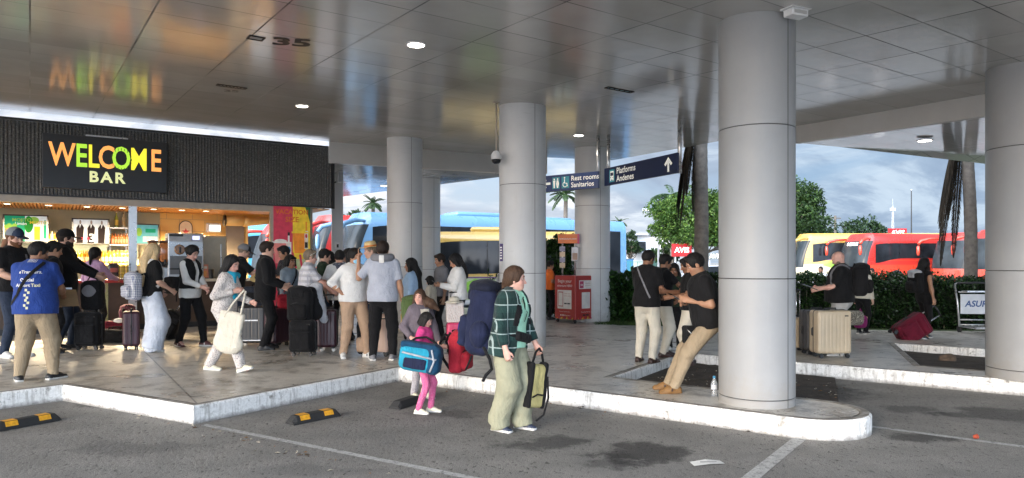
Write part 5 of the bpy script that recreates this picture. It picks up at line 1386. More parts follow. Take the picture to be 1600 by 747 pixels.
def d1(o, w_, h_):
    flat(o, 'picture_field', rect(-w_ * .02, -h_ * .45, w_ * .46, h_ * .45), S_W, -.0075)
    flat(o, 'picture_leaf', disc(.06 * w_, .15 * h_, .10 * w_, .30 * h_), S_DG); flat(o, 'picture_leaf', disc(.17 * w_, .3 * h_, .12 * w_, .13 * h_), S_LG, -.0085)
    flat(o, 'picture_bottle', rect(.39 * w_, -.35 * h_, .45 * w_, .12 * h_), S_G); flat(o, 'picture_bottle', rect(.405 * w_, .12 * h_, .435 * w_, .32 * h_), S_G)
    flat(o, 'picture_glass', rect(.18 * w_, -.40 * h_, .31 * w_, .08 * h_), S_Y); flat(o, 'picture_crate', rect(-.44 * w_, -.16 * h_, -.22 * w_, .02 * h_), S_WD)
    for k in range(4): flat(o, 'picture_lime', disc((-.42 + .06 * k) * w_, .06 * h_ + .03 * (k % 2), .05 * w_, .07 * h_), S_LG, -.0095 - .0006 * k)
    flat(o, 'picture_ice', disc(-.3 * w_, -.34 * h_, .17 * w_, .09 * h_), S_W)
    lettering(o, 'MOJITO', .10, -.09 * w_, .30 * h_, S_LG, bold=.02); lettering(o, 'Limón', .085, -.11 * w_, .17 * h_, S_W, bold=.02); lettering(o, 'MOJITO', .09, .27 * w_, .22 * h_, S_Y, bold=.02)
screen(4, 334, 76, 380, 2.2, 'wide screen showing a green lime drink advert in the bar', S_G, d1, -7)
def d2(o, w_, h_):
    for k in (-.28, .01, .29):
        x = k * w_
        flat(o, 'picture_suit', [(x - .10 * w_, -.46 * h_), (x + .07 * w_, -.46 * h_), (x + .10 * w_, .14 * h_), (x + .04 * w_, .26 * h_), (x - .03 * w_, .26 * h_), (x - .10 * w_, .12 * h_)], S_K, -.0085)
        flat(o, 'picture_shirt', [(x - .01 * w_, .10 * h_), (x + .03 * w_, .26 * h_), (x - .02 * w_, .26 * h_)], S_W); flat(o, 'picture_head', disc(x + .005 * w_, .34 * h_, .028 * w_, .085 * h_), S_SK)
    lettering(o, '3', .26, .03 * w_, -.28 * h_, S_W, bold=.03); flat(o, 'picture_flower', disc(-.07 * w_, -.29 * h_, .035 * w_, .06 * h_), S_RED, -.0125); flat(o, 'picture_flower', disc(-.23 * w_, -.29 * h_, .03 * w_, .05 * h_), S_RED, -.0125)
screen(112, 340, 171, 382, 2.2, 'wide screen with three suited figures on white in the bar', S_W, d2, -7)
def d3(o, w_, h_):
    flat(o, 'picture_leaf', disc(-.3 * w_, .1 * h_, .12 * w_, .2 * h_), S_LG); flat(o, 'picture_label', rect(-.05 * w_, .08 * h_, .35 * w_, .26 * h_), S_G); flat(o, 'picture_label', rect(-.15 * w_, -.36 * h_, .42 * w_, -.10 * h_), S_W)
screen(209, 349, 249, 383, 2.5, 'turquoise menu screen right of the metal post in the bar', S_T, d3, 0)
# wall fittings
x, z = KL(290, DB - .03, 358); o = empty('star_plaque', KM @ Vector((x, DB - .04, z)), KRZ, 'arched cream plaque with a red star on the yellow tiles', 'plaque')
arch = [(-.16, -.22), (.16, -.22), (.16, .06)] + [(.16 * math.cos(R(a)), .06 + .16 * math.sin(R(a))) for a in range(15, 180, 15)] + [(-.16, .06)]
MB().prism(arch, 0, .02, M=Matrix.Rotation(R(90), 4, 'X')).build('frame', M_BLK, o); MB().prism([(a * .88, b * .9) for a, b in arch], .0205, .026, M=Matrix.Rotation(R(90), 4, 'X')).build('face', plain('plaque_cream', (.62, .55, .42), .5), o)
star = [(.10 * (1 if k % 2 == 0 else .42) * math.sin(k * math.pi / 5), -.07 + .10 * (1 if k % 2 == 0 else .42) * math.cos(k * math.pi / 5)) for k in range(10)]
flat(o, 'star', star, plain('star_red', (.35, .02, .03), .5), -.028)
x, z = KL(334, DB - .1, 356); o = empty('wall_lamp', KM @ Vector((x, DB - .12, z)), KRZ, 'white box lamp lit on the yellow tiled wall', 'lamp'); MB().box((0, .05, 0), (.36, .14, .24), bev=.02).build('housing', M_TRIM, o); MB().box((.02, -.023, -.01), (.26, .01, .15)).build('lens', emit('wall_lamp_lens', (.75, 1, .95), 2.2), o)
o = empty('air_duct', KM @ Vector((KL(352, 2.2), 2.2, 2.66)), KRZ, 'yellow lit ventilation duct under the bar ceiling beside the window', 'duct'); MB().tube([(0, 0, 0), (.45, 0, 0)], .13, 16).build('pipe', M_YELW, o, True); MB().tube([(.45, 0, 0), (.6, 0, -.02), (1.2, 0, .06)], [.15, .10, .10], 16).build('elbow', M_YELW, o, True); MB().tube([(-.04, 0, 0), (0, 0, 0)], .15, 16).build('flange', M_BLK, o, True)

# bottles and shelves
def bottle_obj(kind):
    glass, label, cap, hh = kind
    r = .038
    mb = MB(); prof = [(.004, 0), (r, .004), (r, hh * .58), (r * .85, hh * .68), (.014, hh * .78), (.0135, hh * .93)]
    mb.lathe(prof, n=14, mi=0); mb.lathe([(r + .0012, hh * .14), (r + .0012, hh * .48)], n=14, mi=1); mb.lathe([(.016, hh * .92), (.016, hh), (.002, hh + .002)], n=10, mi=2)
    o = mb.build('bottle', [glass, label, cap], None, True, 40); return o
BG = lambda n, c: plain(n, c, .08, 0, .15, 30)
KINDS = {'gold': (BG('golden_spirit', (.36, .17, .012)), plain('label_cream', (.42, .36, .22), .5), plain('cap_gold', (.55, .40, .10), .3), .30), 'brown': (BG('brown_spirit', (.12, .035, .008)), plain('label_red', (.32, .06, .03), .5), plain('cap_dark', (.05, .03, .02), .4), .27),
         'clear': (BG('clear_spirit', (.45, .44, .32)), plain('label_cream', (.6, .55, .4), .5), plain('cap_dark', (.05, .03, .02), .4), .36), 'green': (BG('green_spirit', (.22, .32, .06)), plain('label_yellow', (.7, .6, .12), .5), plain('cap_white', (.6, .6, .58), .4), .38)}
PROTO = {}
def bottle(kind, x, d, z, label, group):
    if kind not in PROTO: o = PROTO[kind] = bottle_obj(KINDS[kind])
    else: o = PROTO[kind].copy(); COL.objects.link(o)
    o.location = KM @ Vector((x, d, z)); o.rotation_euler = (0, 0, random.random() * 6.3); tag(o, label, 'bottle', group); return o
def shelf(px0, px1, py, d, label, mat, th=.03, dp=.32):
    x0, z = KL(px0, d, py); x1 = KL(px1, d); o = empty('shelf', KM @ Vector(((x0 + x1) / 2, d, z - th)), KRZ, label, 'shelf')
    MB().box((0, dp / 2, th / 2), (x1 - x0, dp, th)).build('board', mat, o)
    for k in (-1, 1): MB().box((k * (x1 - x0) * .42, dp - .02, -.07), (.03, .03, .14)).build('bracket', M_STEEL, o)
    return x0, x1, z
x0, x1, z = shelf(171, 201, 355, 2.55, 'glass shelf carrying two tall bottles near the metal post', M_STEEL)
bottle('green', KL(182, 2.65), 2.65, z, 'tall green bottle on the upper glass shelf', None); bottle('clear', KL(193, 2.65), 2.65, z, 'tall clear bottle on the upper glass shelf', None)
x0, x1, z = shelf(171, 201, 381.5, 2.55, 'lower glass shelf packed with small brown bottles', M_STEEL)
for k in range(12): bottle('brown', KL(176 + 4.4 * (k % 6), 2.62 + .12 * (k // 6)), 2.62 + .12 * (k // 6), z, 'short brown bottle in the packed row on the lower glass shelf', 'brown bottles on the lower shelf')
x0, x1, z = shelf(62, 262, 411, 2.45, 'long back counter shelf lined with golden bottles', M_WOODC, .05, .5)
for row in range(2):
    for k in range(15): bottle('gold', KL(118 + 6.0 * k + 3 * row, 2.6 + .16 * row), 2.6 + .16 * row, z, 'golden spirit bottle in the double row on the back counter', 'golden bottles on the back counter')
for k in range(5): bottle('gold' if k % 2 else 'clear', KL(72 + 4.6 * k, 2.7), 2.7, KL(72, 2.7, 383)[1], 'pale or golden bottle on the small ledge right of the green screen', 'bottles beside the green screen')
shelf(66, 96, 383, 2.6, 'small ledge between the two wide screens', M_STEEL, .03, .25)
# machines on the counter
def at_counter(px, d=.28): return KM @ Vector((KL(px, d), d, cz))
o = empty('slush_machine', at_counter(288, .36), KRZ, 'wide stainless frozen drink machine with two round paddles', 'drink machine')
MB().box((0, 0, .50), (.72, .50, 1.0), bev=.02).build('cabinet', M_STEEL, o); MB().box((0, -.256, .90), (.68, .014, .17), bev=.004).build('control_panel', plain('panel_grey', (.30, .31, .33), .4), o); MB().box((.2, -.266, .90), (.14, .01, .08)).build('display', emit('machine_display', (.45, .5, 1), 1.6), o); MB().box((-.2, -.266, .95), (.28, .01, .05)).build('name_plate', M_BLK, o)
for k in (-.13, .15):
    MB().lathe([(.02, 0), (.105, .0), (.11, .03), (.09, .05)], n=22, M=Matrix.Translation((k, -.25, .64)) @ Matrix.Rotation(R(90), 4, 'X')).build('paddle_window', plain('slush_brown', (.20, .10, .04), .2), o, True, 40)
    MB().box((k, -.31, .63), (.035, .05, .14), bev=.01).build('tap', M_BLK, o)
MB().box((0, -.29, .22), (.66, .10, .03)).build('drip_tray', M_BLK, o); MB().box((0, -.255, .30), (.64, .012, .40)).build('door_panel', plain('panel_dark', (.13, .13, .13), .35, .5), o)
o = empty('juice_dispenser', at_counter(247, .34), KRZ, 'double bowl orange juice dispenser left of the steel machine', 'drink machine')
MB().box((0, 0, .13), (.46, .40, .26), bev=.02).build('base', M_STEEL, o); MB().box((0, .1, .42), (.44, .16, .4), bev=.02).build('column', M_BLK, o)
for k in (-.11, .11): MB().box((k, -.06, .58), (.19, .28, .42), bev=.05).build('bowl', BG('juice_bowl', (.40, .15, .05)), o, True, 50); MB().box((k, -.06, .81), (.20, .29, .05), bev=.02).build('lid', plain('lid_dark', (.10, .04, .02), .4), o); MB().box((k, -.22, .36), (.04, .06, .12), bev=.01).build('tap', M_BLK, o)
o = empty('tall_dispenser', at_counter(262, .3), KRZ, 'narrow black dispenser tower between the two drink machines', 'dispenser'); MB().box((0, 0, .45), (.07, .22, .9), bev=.015).build('tower', M_BLK, o); MB().box((0, -.06, .02), (.10, .34, .04), bev=.01).build('foot', M_BLK, o)
o = empty('cabinet', at_counter(330, .5), KRZ, 'tan drinks cabinet right of the steel machine', 'cabinet'); MB().box((0, .1, .48), (.62, .5, .96), bev=.02).build('case', plain('cabinet_tan', (.36, .28, .18), .4, .3), o); MB().box((.18, -.17, .5), (.025, .03, .55), bev=.01).build('handle', M_STEEL, o); MB().box((.0, -.156, .48), (.54, .012, .86)).build('door', plain('cabinet_door', (.30, .25, .18), .35, .4), o)
def stand_card(px, label, w_, h_, mat, d=.1):
    o = empty('menu_card', at_counter(px, d), KRZ, label, 'menu card'); MB().box((0, .02, h_ / 2), (w_, .01, h_), M=Matrix.Rotation(R(-8), 4, 'X')).build('card', mat, o); MB().box((0, .05, .01), (w_, .10, .02)).build('foot', M_BLK, o); MB().box((0, .010, h_ * .78), (w_ * .8, .004, h_ * .16), M=Matrix.Rotation(R(-8), 4, 'X')).build('heading', plain('card_cream', (.6, .5, .4), .5), o); MB().box((0, .010, h_ * .35), (w_ * .7, .004, h_ * .36), M=Matrix.Rotation(R(-8), 4, 'X')).build('picture', plain('card_orange', (.6, .25, .06), .5), o)
stand_card(151, 'red edged menu card on the counter left of the snack rack', .24, .32, plain('card_red', (.42, .05, .03), .5)); stand_card(317, 'orange menu card on the counter before the tan cabinet', .24, .32, plain('card_coral', (.55, .20, .12), .5))
o = empty('cup_stack', at_counter(330, .08), KRZ, 'black paper cup on the counter beside the orange menu card', 'cup'); MB().lathe([(.045, 0), (.06, .20), (.062, .205), (.055, .205), (.04, .01)], n=18).build('cup', M_BLK, o, True, 40)
o = empty('snack_rack', at_counter(192, .1), KRZ, 'wire rack of yellow snack packets on the counter', 'rack')
mb = MB()
for k in range(6): mb.tube([(-.13 + .052 * k, -.10, .02), (-.13 + .052 * k, -.10, .34)], .004, 6)
for k in range(5): mb.tube([(-.14, -.10, .04 + .07 * k), (.14, -.10, .04 + .07 * k)], .004, 6)
mb.build('wire', M_BLK, o)['kind'] = 'stuff'; MB().box((0, 0, .01), (.30, .24, .02)).build('base', M_BLK, o)
for k in range(3): MB().box((-.09 + .09 * k, -.02, .17), (.08, .08, .28), bev=.03, rz=.1 * k).build('packet', plain('snack_yellow', (.66, .45, .03), .3), o, True, 50)
o = empty('snack_bag', at_counter(177, .05), KRZ + .2, 'dark patterned snack bag standing beside the wire rack', 'snack bag'); MB().box((0, 0, .17), (.20, .09, .34), bev=.04).build('bag', plain('bag_dark', (.03, .025, .03), .3, 0, .3, 20), o, True, 50); MB().box((0, -.048, .2), (.13, .006, .09)).build('label', plain('bag_label', (.45, .12, .10), .4), o); MB().box((0, 0, .345), (.19, .02, .02)).build('seal', M_STEEL, o)
# cocktail poster on the right end of the front
x0, x1 = KL(427.5, -.02), KL(485, -.02); zt_ = fz0 - .04; zb_ = PAV + .05; w_, h_ = x1 - x0, zt_ - zb_
po = empty('poster', KM @ Vector(((x0 + x1) / 2, 0, (zt_ + zb_) / 2)), KRZ, 'tall red and yellow cocktail poster on the right end of the bar', 'poster')
MB().box((0, .04, 0), (w_, .08, h_)).build('backing', M_TRIMB, po)
P_R = glow('poster_red', (.55, .05, .09), .12); P_Y = glow('poster_yellow', (.78, .55, .04), .12); P_G = glow('poster_green', (.40, .50, .28), .1); P_O = glow('poster_orange', (.75, .25, .03), .12); P_T = glow('poster_title', (.60, .15, .02), .1); P_P = glow('poster_pink', (.66, .22, .20), .1); P_W = glow('poster_white', (.72, .70, .66), .1); P_B = glow('poster_blue', (.04, .24, .50), .12); P_K = plain('poster_black', (.02, .02, .02), .5); P_D = glow('poster_darkgreen', (.03, .13, .06), .05)
flat(po, 'field', rect(-w_ / 2, -h_ / 2, .02 * w_, h_ / 2), P_R, -.002); flat(po, 'field', rect(.02 * w_, .04 * h_, w_ / 2, h_ / 2), P_Y, -.002); flat(po, 'field', rect(.02 * w_, -h_ / 2, w_ / 2, .04 * h_), P_G, -.002)
flat(po, 'leaf', [(.36 * w_, .5 * h_), (.5 * w_, .5 * h_), (.5 * w_, .36 * h_), (.44 * w_, .43 * h_)], P_D, -.004)
lettering(po, 'VACATION', .15, -.0 * w_, .452 * h_, P_T, y=-.006, bold=.02); lettering(po, 'SIZE', .17, -.0 * w_, .385 * h_, P_T, y=-.006, bold=.02)
def cup_shape(cx_, cz_, s_, m, rim): flat(po, 'cup', [(cx_ - .09 * s_, cz_ - .2 * s_), (cx_ + .09 * s_, cz_ - .2 * s_), (cx_ + .13 * s_, cz_ + .16 * s_), (cx_ - .13 * s_, cz_ + .16 * s_)], m, -.005); flat(po, 'cup_rim', rect(cx_ - .145 * s_, cz_ + .16 * s_, cx_ + .145 * s_, cz_ + .19 * s_), rim, -.006); flat(po, 'drink_foam', disc(cx_, cz_ + .20 * s_, .11 * s_, .035 * s_), rim, -.0065)
cup_shape(-.31 * w_, .10 * h_, 1.3, P_P, P_W); cup_shape(.21 * w_, .19 * h_, 1.3, P_O, P_Y); cup_shape(.20 * w_, -.17 * h_, 1.35, P_B, P_W)
flat(po, 'bottle_shape', rect(-.16 * w_, .03 * h_, -.02 * w_, .19 * h_), P_W, -.005); flat(po, 'bottle_shape', rect(-.115 * w_, .19 * h_, -.065 * w_, .245 * h_), P_W, -.005); flat(po, 'bottle_cap', rect(-.12 * w_, .245 * h_, -.06 * w_, .275 * h_), P_K, -.005); flat(po, 'bottle_label', disc(-.09 * w_, .12 * h_, .055 * w_, .03 * h_), P_B, -.007)
flat(po, 'bottle_shape', rect(.34 * w_, .13 * h_, .44 * w_, .29 * h_), P_W, -.005); flat(po, 'bottle_shape', rect(.37 * w_, .29 * h_, .41 * w_, .37 * h_), P_O, -.005); flat(po, 'bottle_label', rect(.35 * w_, .14 * h_, .43 * w_, .19 * h_), P_K, -.007); flat(po, 'bottle_label', disc(.39 * w_, .245 * h_, .03 * w_, .018 * h_), P_R, -.007)
flat(po, 'straw', [(-.02 * w_, .10 * h_), (.04 * w_, .10 * h_), (.14 * w_, -.04 * h_), (.08 * w_, -.04 * h_)], P_R, -.0045); flat(po, 'straw', [(.19 * w_, .08 * h_), (.25 * w_, .08 * h_), (.30 * w_, -.04 * h_), (.24 * w_, -.04 * h_)], P_R, -.0045)
flat(po, 'fruit', disc(-.26 * w_, -.2 * h_, .16 * w_, .05 * h_), P_O, -.0055); flat(po, 'fruit', disc(-.12 * w_, -.25 * h_, .17 * w_, .055 * h_), P_Y, -.0058)

# ------------------------------------------------------------------ white post, floodlight, dome camera, hanging signs
M_WPOST = plain('white_post', (.62, .62, .62), .5, 0, .05, 2)
Yp = 19.2; xp = (527 - CX) / F * Yp
o = empty('post', (xp, Yp, PAV), .3, 'square white post at the right end of the bar', 'post'); wp = 17 / F * Yp
MB().box((0, 0, 1.96), (wp, wp, 3.92), bev=.02).build('shaft', M_WPOST, o); MB().box((0, 0, .08), (wp + .06, wp + .06, .16), bev=.01).build('base', M_WPOST, o)
o = empty('wall_box', ((527 - CX) / F * (Yp - .2), Yp - wp / 2 - .06, pz(384, Yp)), .3, 'small white dispenser box fixed to the square white post', 'box'); MB().box((0, 0, 0), (.12, .09, .2), bev=.02).build('case', M_TRIM, o); MB().box((.01, -.05, -.01), (.05, .01, .09)).build('slot', M_BLK, o)
x, y = (531 - CX) / F * 18.4, 18.4
o = empty('floodlight', (x, y, pz(277, 18.4)), .5, 'grey square floodlight beside the end of the dark fascia', 'floodlight'); MB().box((0, 0, 0), (.16, .10, .30), bev=.02, rz=.2).build('housing', M_TRIM, o); MB().box((.02, -.056, 0), (.12, .008, .25), rz=.2).build('glass', plain('flood_glass', (.4, .4, .4), .1), o); MB().tube([(-.04, .05, -.10), (-.16, .08, -.16), (-.30, .1, -.14)], .018, 8).build('bracket', M_BLK, o)
Yc = 11.6; x = (775.5 - CX) / F * Yc; zt_ = zc(x, Yc)
o = empty('dome_camera', (x, Yc, zt_), 0, 'white dome camera hanging on a rod left of the middle column', 'camera'); zd = pz(245, Yc)
MB().tube([(0, 0, 0), (0, 0, zd - zt_ + .05)], .014, 8).build('rod', M_TRIMB, o); MB().lathe([(.01, .10), (.05, .09), (.085, .04), (.09, -.04), (.086, -.045), (.01, -.045)], (0, 0, zd - zt_), 20).build('housing', M_WPOST, o, True, 40); MB().lathe([(.078, -.047), (.07, -.09), (.04, -.115), (.002, -.12)], (0, 0, zd - zt_), 20).build('dome', M_GLASS, o, True); MB().lathe([(.01, 0), (.05, 0), (.05, -.02), (.01, -.02)], n=14).build('flange', M_TRIMB, o)
M_SBLUE = plain('sign_blue', (.018, .045, .16), .35, 0, .08); M_SBLU2 = plain('sign_navy', (.012, .022, .075), .35, 0, .08); M_TEALP = plain('pictogram_teal', (.05, .33, .42), .4); M_CREAMT = emit('sign_letter', (.9, .88, .80), .35, (.8, .8, .75))
def hang_sign(p0, p1, z0, hh, label, mat, posts, draw):
    p0, p1 = Vector(p0), Vector(p1); d = (p1 - p0); L = d.length; d.normalize(); mid = (p0 + p1) / 2
    o = empty('direction_sign', (mid.x, mid.y, z0), math.atan2(d.y, d.x), label, 'sign', None)
    MB().box((0, 0, hh / 2), (L, .06, hh), bev=.006).build('board', mat, o)
    for x in posts:
        q = mid + d * x; MB().tube([(x, .045, 0), (x, .045, zc(q.x, q.y) - z0)], .038, 10).build('hanger', M_ALU, o, True)
    draw(o, L, hh); return o
Yh0, Yh1 = 14.9, 12.7
pA, pB = ((946 - CX) / F * Yh0, Yh0), ((1060 - CX) / F * Yh1, Yh1); zA = pz(291, Yh0)
def arrow(o, x, z, s_, ang, y=-.034):
    p = [(-.10, -.5), (.10, -.5), (.10, .1), (.30, -.1), (.44, .04), (0, .5), (-.44, .04), (-.30, -.1), (-.10, .1)]; c, n = math.cos(ang), math.sin(ang)
    MB().add([(x + s_ * (a * c - b * n), y, z + s_ * (a * n + b * c)) for a, b in p], [(0, 1, 2, 8), (2, 3, 4, 5), (2, 5, 8), (8, 5, 6, 7)]).build('arrow', M_CREAMT, o)
def sA(o, L, h):
    x = -L / 2 + .30; flat(o, 'pictogram_tile', rect(x - .10, h * .5 - .13, x + .10, h * .5 + .13), M_TEALP, -.033)
    flat(o, 'bus_pictogram', rect(x - .065, h * .5 - .075, x + .065, h * .5 + .095), M_CREAMT, -.035); flat(o, 'bus_window', rect(x - .05, h * .5 + .0, x + .05, h * .5 + .065), M_SBLU2, -.036)
    for k in (-.045, .045): flat(o, 'bus_wheel', disc(x + k, h * .5 - .085, .02, .02), M_CREAMT, -.035); flat(o, 'bus_light', disc(x + k * .9, h * .5 - .035, .014, .012), M_SBLU2, -.0365)
    lettering(o, 'Platforms', .175, x + .17, h * .5 + .075, M_CREAMT, y=-.034, bold=.012, align='LEFT'); lettering(o, 'Andenes', .175, x + .17, h * .5 - .085, M_CREAMT, y=-.034, bold=.016, align='LEFT')
    arrow(o, L / 2 - .25, h * .5, .27, 0)
Ls = (Vector(pB) - Vector(pA)).length
hang_sign(pA, pB, zA, .37, 'blue hanging sign reading Platforms Andenes with an upward arrow', M_SBLU2, [-Ls / 2 + .05, Ls / 2 - .02], sA)
pC, pD = ((836 - CX) / F * 16.0, 16.0), ((936 - CX) / F * 14.95, 14.95); zB = pz(294, 14.95)
Lr = (Vector(pD) - Vector(pC)).length
def sB(o, L, h):
    arrow(o, -L / 2 + .32, h * .5, .26, R(90)); x = -L / 2 + .60
    for k in (0, 1): flat(o, 'pictogram_tile', rect(x - .10 + .25 * k, h * .5 - .13, x + .10 + .25 * k, h * .5 + .13), M_TEALP, -.033)
    for k in (-.045, .045): flat(o, 'person_pictogram', disc(x + k, h * .5 + .085, .018, .02), M_CREAMT, -.035); flat(o, 'person_pictogram', [(x + k - .016, h * .5 - .11), (x + k + .016, h * .5 - .11), (x + k + (.032 if k < 0 else .04), h * .5 + (.055 if k < 0 else -.02)), (x + k + .02, h * .5 + .058), (x + k - .02, h * .5 + .058), (x + k - (.032 if k < 0 else .04), h * .5 + (.055 if k < 0 else -.02))], M_CREAMT, -.035)
    q = x + .25
    MB().tube([(q - .005 + .055 * math.cos(R(a)), -.036, h * .5 - .045 + .055 * math.sin(R(a))) for a in range(110, 400, 20)], .008, 6).build('wheelchair_pictogram', M_CREAMT, o); MB().tube([(q - .02, -.036, h * .5 + .07), (q - .015, -.036, h * .5 - .02), (q + .035, -.036, h * .5 - .02), (q + .06, -.036, h * .5 - .09)], .010, 6).build('wheelchair_pictogram', M_CREAMT, o); flat(o, 'person_pictogram', disc(q - .02, h * .5 + .10, .019, .02), M_CREAMT, -.035)
    lettering(o, 'Rest rooms', .15, x + .40, h * .5 + .07, M_CREAMT, y=-.034, bold=.012, align='LEFT'); lettering(o, 'Sanitarios', .15, x + .40, h * .5 - .075, M_CREAMT, y=-.034, bold=.016, align='LEFT')
hang_sign(pC, pD, zB, .36, 'blue hanging sign reading Rest rooms Sanitarios with a left arrow', M_SBLUE, [Lr / 2 - .05, -Lr / 2 + .05], sB)
# purple plate on the middle column
(rt, rr, (cx_, cy_)) = COL2; an = math.atan2(-cy_, -cx_) - R(62); ox, oy = cx_ + (rr + .006) * math.cos(an), cy_ + (rr + .006) * math.sin(an)
o = empty('column_sign', (ox, oy, pz(399, cy_)), an + R(90), 'narrow purple sign with a pointed lower end on the middle column', 'sign')
MB().add([(-.05, -.004, -.10), (.05, -.004, -.10), (.05, -.004, .19), (-.05, -.004, .19), (-.05, .004, -.10), (.05, .004, -.10), (.05, .004, .19), (-.05, .004, .19)], [(0, 1, 2, 3), (7, 6, 5, 4), (0, 4, 5, 1), (1, 5, 6, 2), (2, 6, 7, 3), (3, 7, 4, 0)]).build('plate', plain('sign_purple', (.05, .035, .16), .4), o)
MB().add([(-.04, -.003, -.102), (0, -.003, -.20), (.04, -.003, -.102)], [(0, 1, 2)]).build('pointer', M_WPOST, o); text_on('lettering', 'EXIT'[:0] or 'P2', .06, frame_matrix((0, -.006, .06), (0, 0, 1), (-1, 0, 0)), M_CREAMT, o) if False else None
mb = MB(); [mb.box((0, -.006, .13 - .045 * k), (.06, .002, .018)) for k in range(5)]; mb.build('print', M_CREAMT, o)['kind'] = 'stuff'
# ------------------------------------------------------------------ red tour booth
Yb = F * (CAMZ - PAV) / (506 - HY); xb = (899 - CX) / F * Yb
bo = empty('tour_booth', (xb, Yb, PAV), 0, 'red promotional booth on castors beginning with the words Begin your adventure', 'booth')
M_BR = plain('booth_red', (.36, .035, .03), .35, 0, .1, 1.5); M_BM = plain('booth_magenta', (.42, .03, .10), .35); M_BO = plain('booth_orange', (.62, .16, .03), .4); M_PW = plain('booth_white', (.66, .62, .58), .5)
bw, bd, bh, bz = .68, .68, 1.02, .09
br_ = R(43)   # corner towards the camera
BM_ = Matrix.Rotation(br_, 4, 'Z')
# local frame: corner at origin, left face along -x', right face along +y' after rotation
body = MB().box((-bw / 2, bd / 2, bz + bh / 2), (bw, bd, bh), bev=.015).build('cabinet', M_BR, bo); body.rotation_euler = (0, 0, R(-49))
cab = body
def face(side): return frame_matrix((-bw / 2, -.004, bz + bh / 2), (1, 0, 0), (0, 0, 1)) if side == 0 else frame_matrix((.004, bd / 2, bz + bh / 2), (0, 1, 0), (0, 0, 1))
def on(side, name, poly, mat, lift=.001):
    M = face(side) @ Matrix.Translation((0, 0, lift)); return MB().add([(a, b, 0) for a, b in poly], [tuple(range(len(poly)))], 0, M).build(name, mat, cab)
def txt(side, t_, size, x, y, mat=None, lift=.004, **kw): return text_on('lettering', t_, size, face(side) @ Matrix.Translation((x, y, lift)), mat or M_PW, cab, **kw)
txt(0, 'Begin your', .105, 0, .38, bold=.008); txt(0, 'adventure HERE!', .072, 0, .27, bold=.008)
on(0, 'info_card', rect(-.24, -.27, .22, .17), M_PW); on(0, 'phone_picture', rect(-.21, -.22, -.05, .13), M_BR, .003); on(0, 'phone_screen', rect(-.195, -.20, -.065, .11), M_PW, .005); txt(0, 'Book tours', .042, .09, .09, M_BR, .004); txt(0, 'and excursions', .036, .09, .035, M_BR, .004); on(0, 'store_badge', rect(-.02, -.16, .07, -.13), M_BLK, .003); on(0, 'store_badge', rect(.085, -.16, .175, -.13), M_BLK, .003)
txt(0, 'Share your experience with us', .028, 0, -.335); [on(0, 'social_icon', disc(-.13 + .05 * k, -.42, .017, .017, 12), M_PW, .003) for k in range(3)]; txt(0, '@nexustours', .034, .09, -.42)
on(1, 'info_card', rect(-.22, .20, .23, .40), M_PW); on(1, 'logo_tile', rect(-.20, .22, -.07, .38), M_BM, .003); txt(1, 'nx', .085, -.135, .30, M_PW, .006, bold=.02); txt(1, 'Book tours', .036, .08, .33, M_BR); txt(1, 'and excursions', .032, .08, .28, M_BR)
on(1, 'blank_card', rect(-.13, -.26, .15, .12), M_PW); txt(1, 'Download the app', .042, 0, -.34); [on(1, 'store_badge', rect(-.10 + .11 * k, -.43, -.005 + .11 * k, -.395), M_BLK, .003) for k in range(2)]
for sd in (0, 1):
    for k in range(9): on(sd, 'confetti', [(-.27 + .06 * k, -.508), (-.21 + .06 * k, -.508), (-.24 + .06 * k + .02 * (k % 3 - 1), -.46 + .025 * (k % 2))], [M_BO, M_BM, plain('confetti_yellow', (.7, .5, .05), .4)][k % 3], .0025 + .0004 * k)
for (a, b) in ((-.05, .05), (-bw + .06, .05), (-.05, bd - .06), (-bw + .06, bd - .06)):
    cs = MB().tube([(a, b, bz), (a, b, .06)], .018, 8).build('castor', M_BLK, cab); MB().lathe([(.01, -.015), (.04, -.015), (.04, .015), (.01, .015)], n=14, M=Matrix.Translation((a, b - .01, .041)) @ Matrix.Rotation(R(90), 4, 'X')).build('castor_wheel', M_TYRE, cs, True, 40)
zt2 = 1.98
for (a, b) in ((-.50, .08), (-.30, .30)): MB().tube([(a, b, bz + bh), (a, b, zt2 + .05)], .020, 10).build('pole', M_ALU, cab, True)
ban = MB().box((-.40, .155, zt2), (.46, .05, .22), rz=R(49), bev=.008).build('banner', M_BO, cab); text_on('lettering', 'nexustours.com', .064, frame_matrix((-.40, .155, zt2), (math.cos(R(49)), math.sin(R(49)), 0), (0, 0, 1)) @ Matrix.Translation((0, 0, .028)), M_PW, ban, bold=.01)
MB().box((-.235, .345, zt2), (.05, .06, .23), rz=R(49)).build('banner_end', M_BM, cab)
for k in range(4): MB().box((-.48, .055, 1.35 + .13 * k), (.13, .012, .115), rz=R(49)).build('leaflet', [plain('leaflet_a', (.55, .42, .28), .5), plain('leaflet_b', (.25, .24, .32), .5)][k % 2], cab)
lh = MB().box((-.28, .275, 1.62), (.16, .014, .32), rz=R(49)).build('leaflet_holder', plain('leaflet_grey', (.5, .5, .52), .3), cab); MB().box((-.272, .267, 1.56), (.12, .004, .16), rz=R(49)).build('leaflet', plain('leaflet_c', (.34, .22, .16), .5), lh)
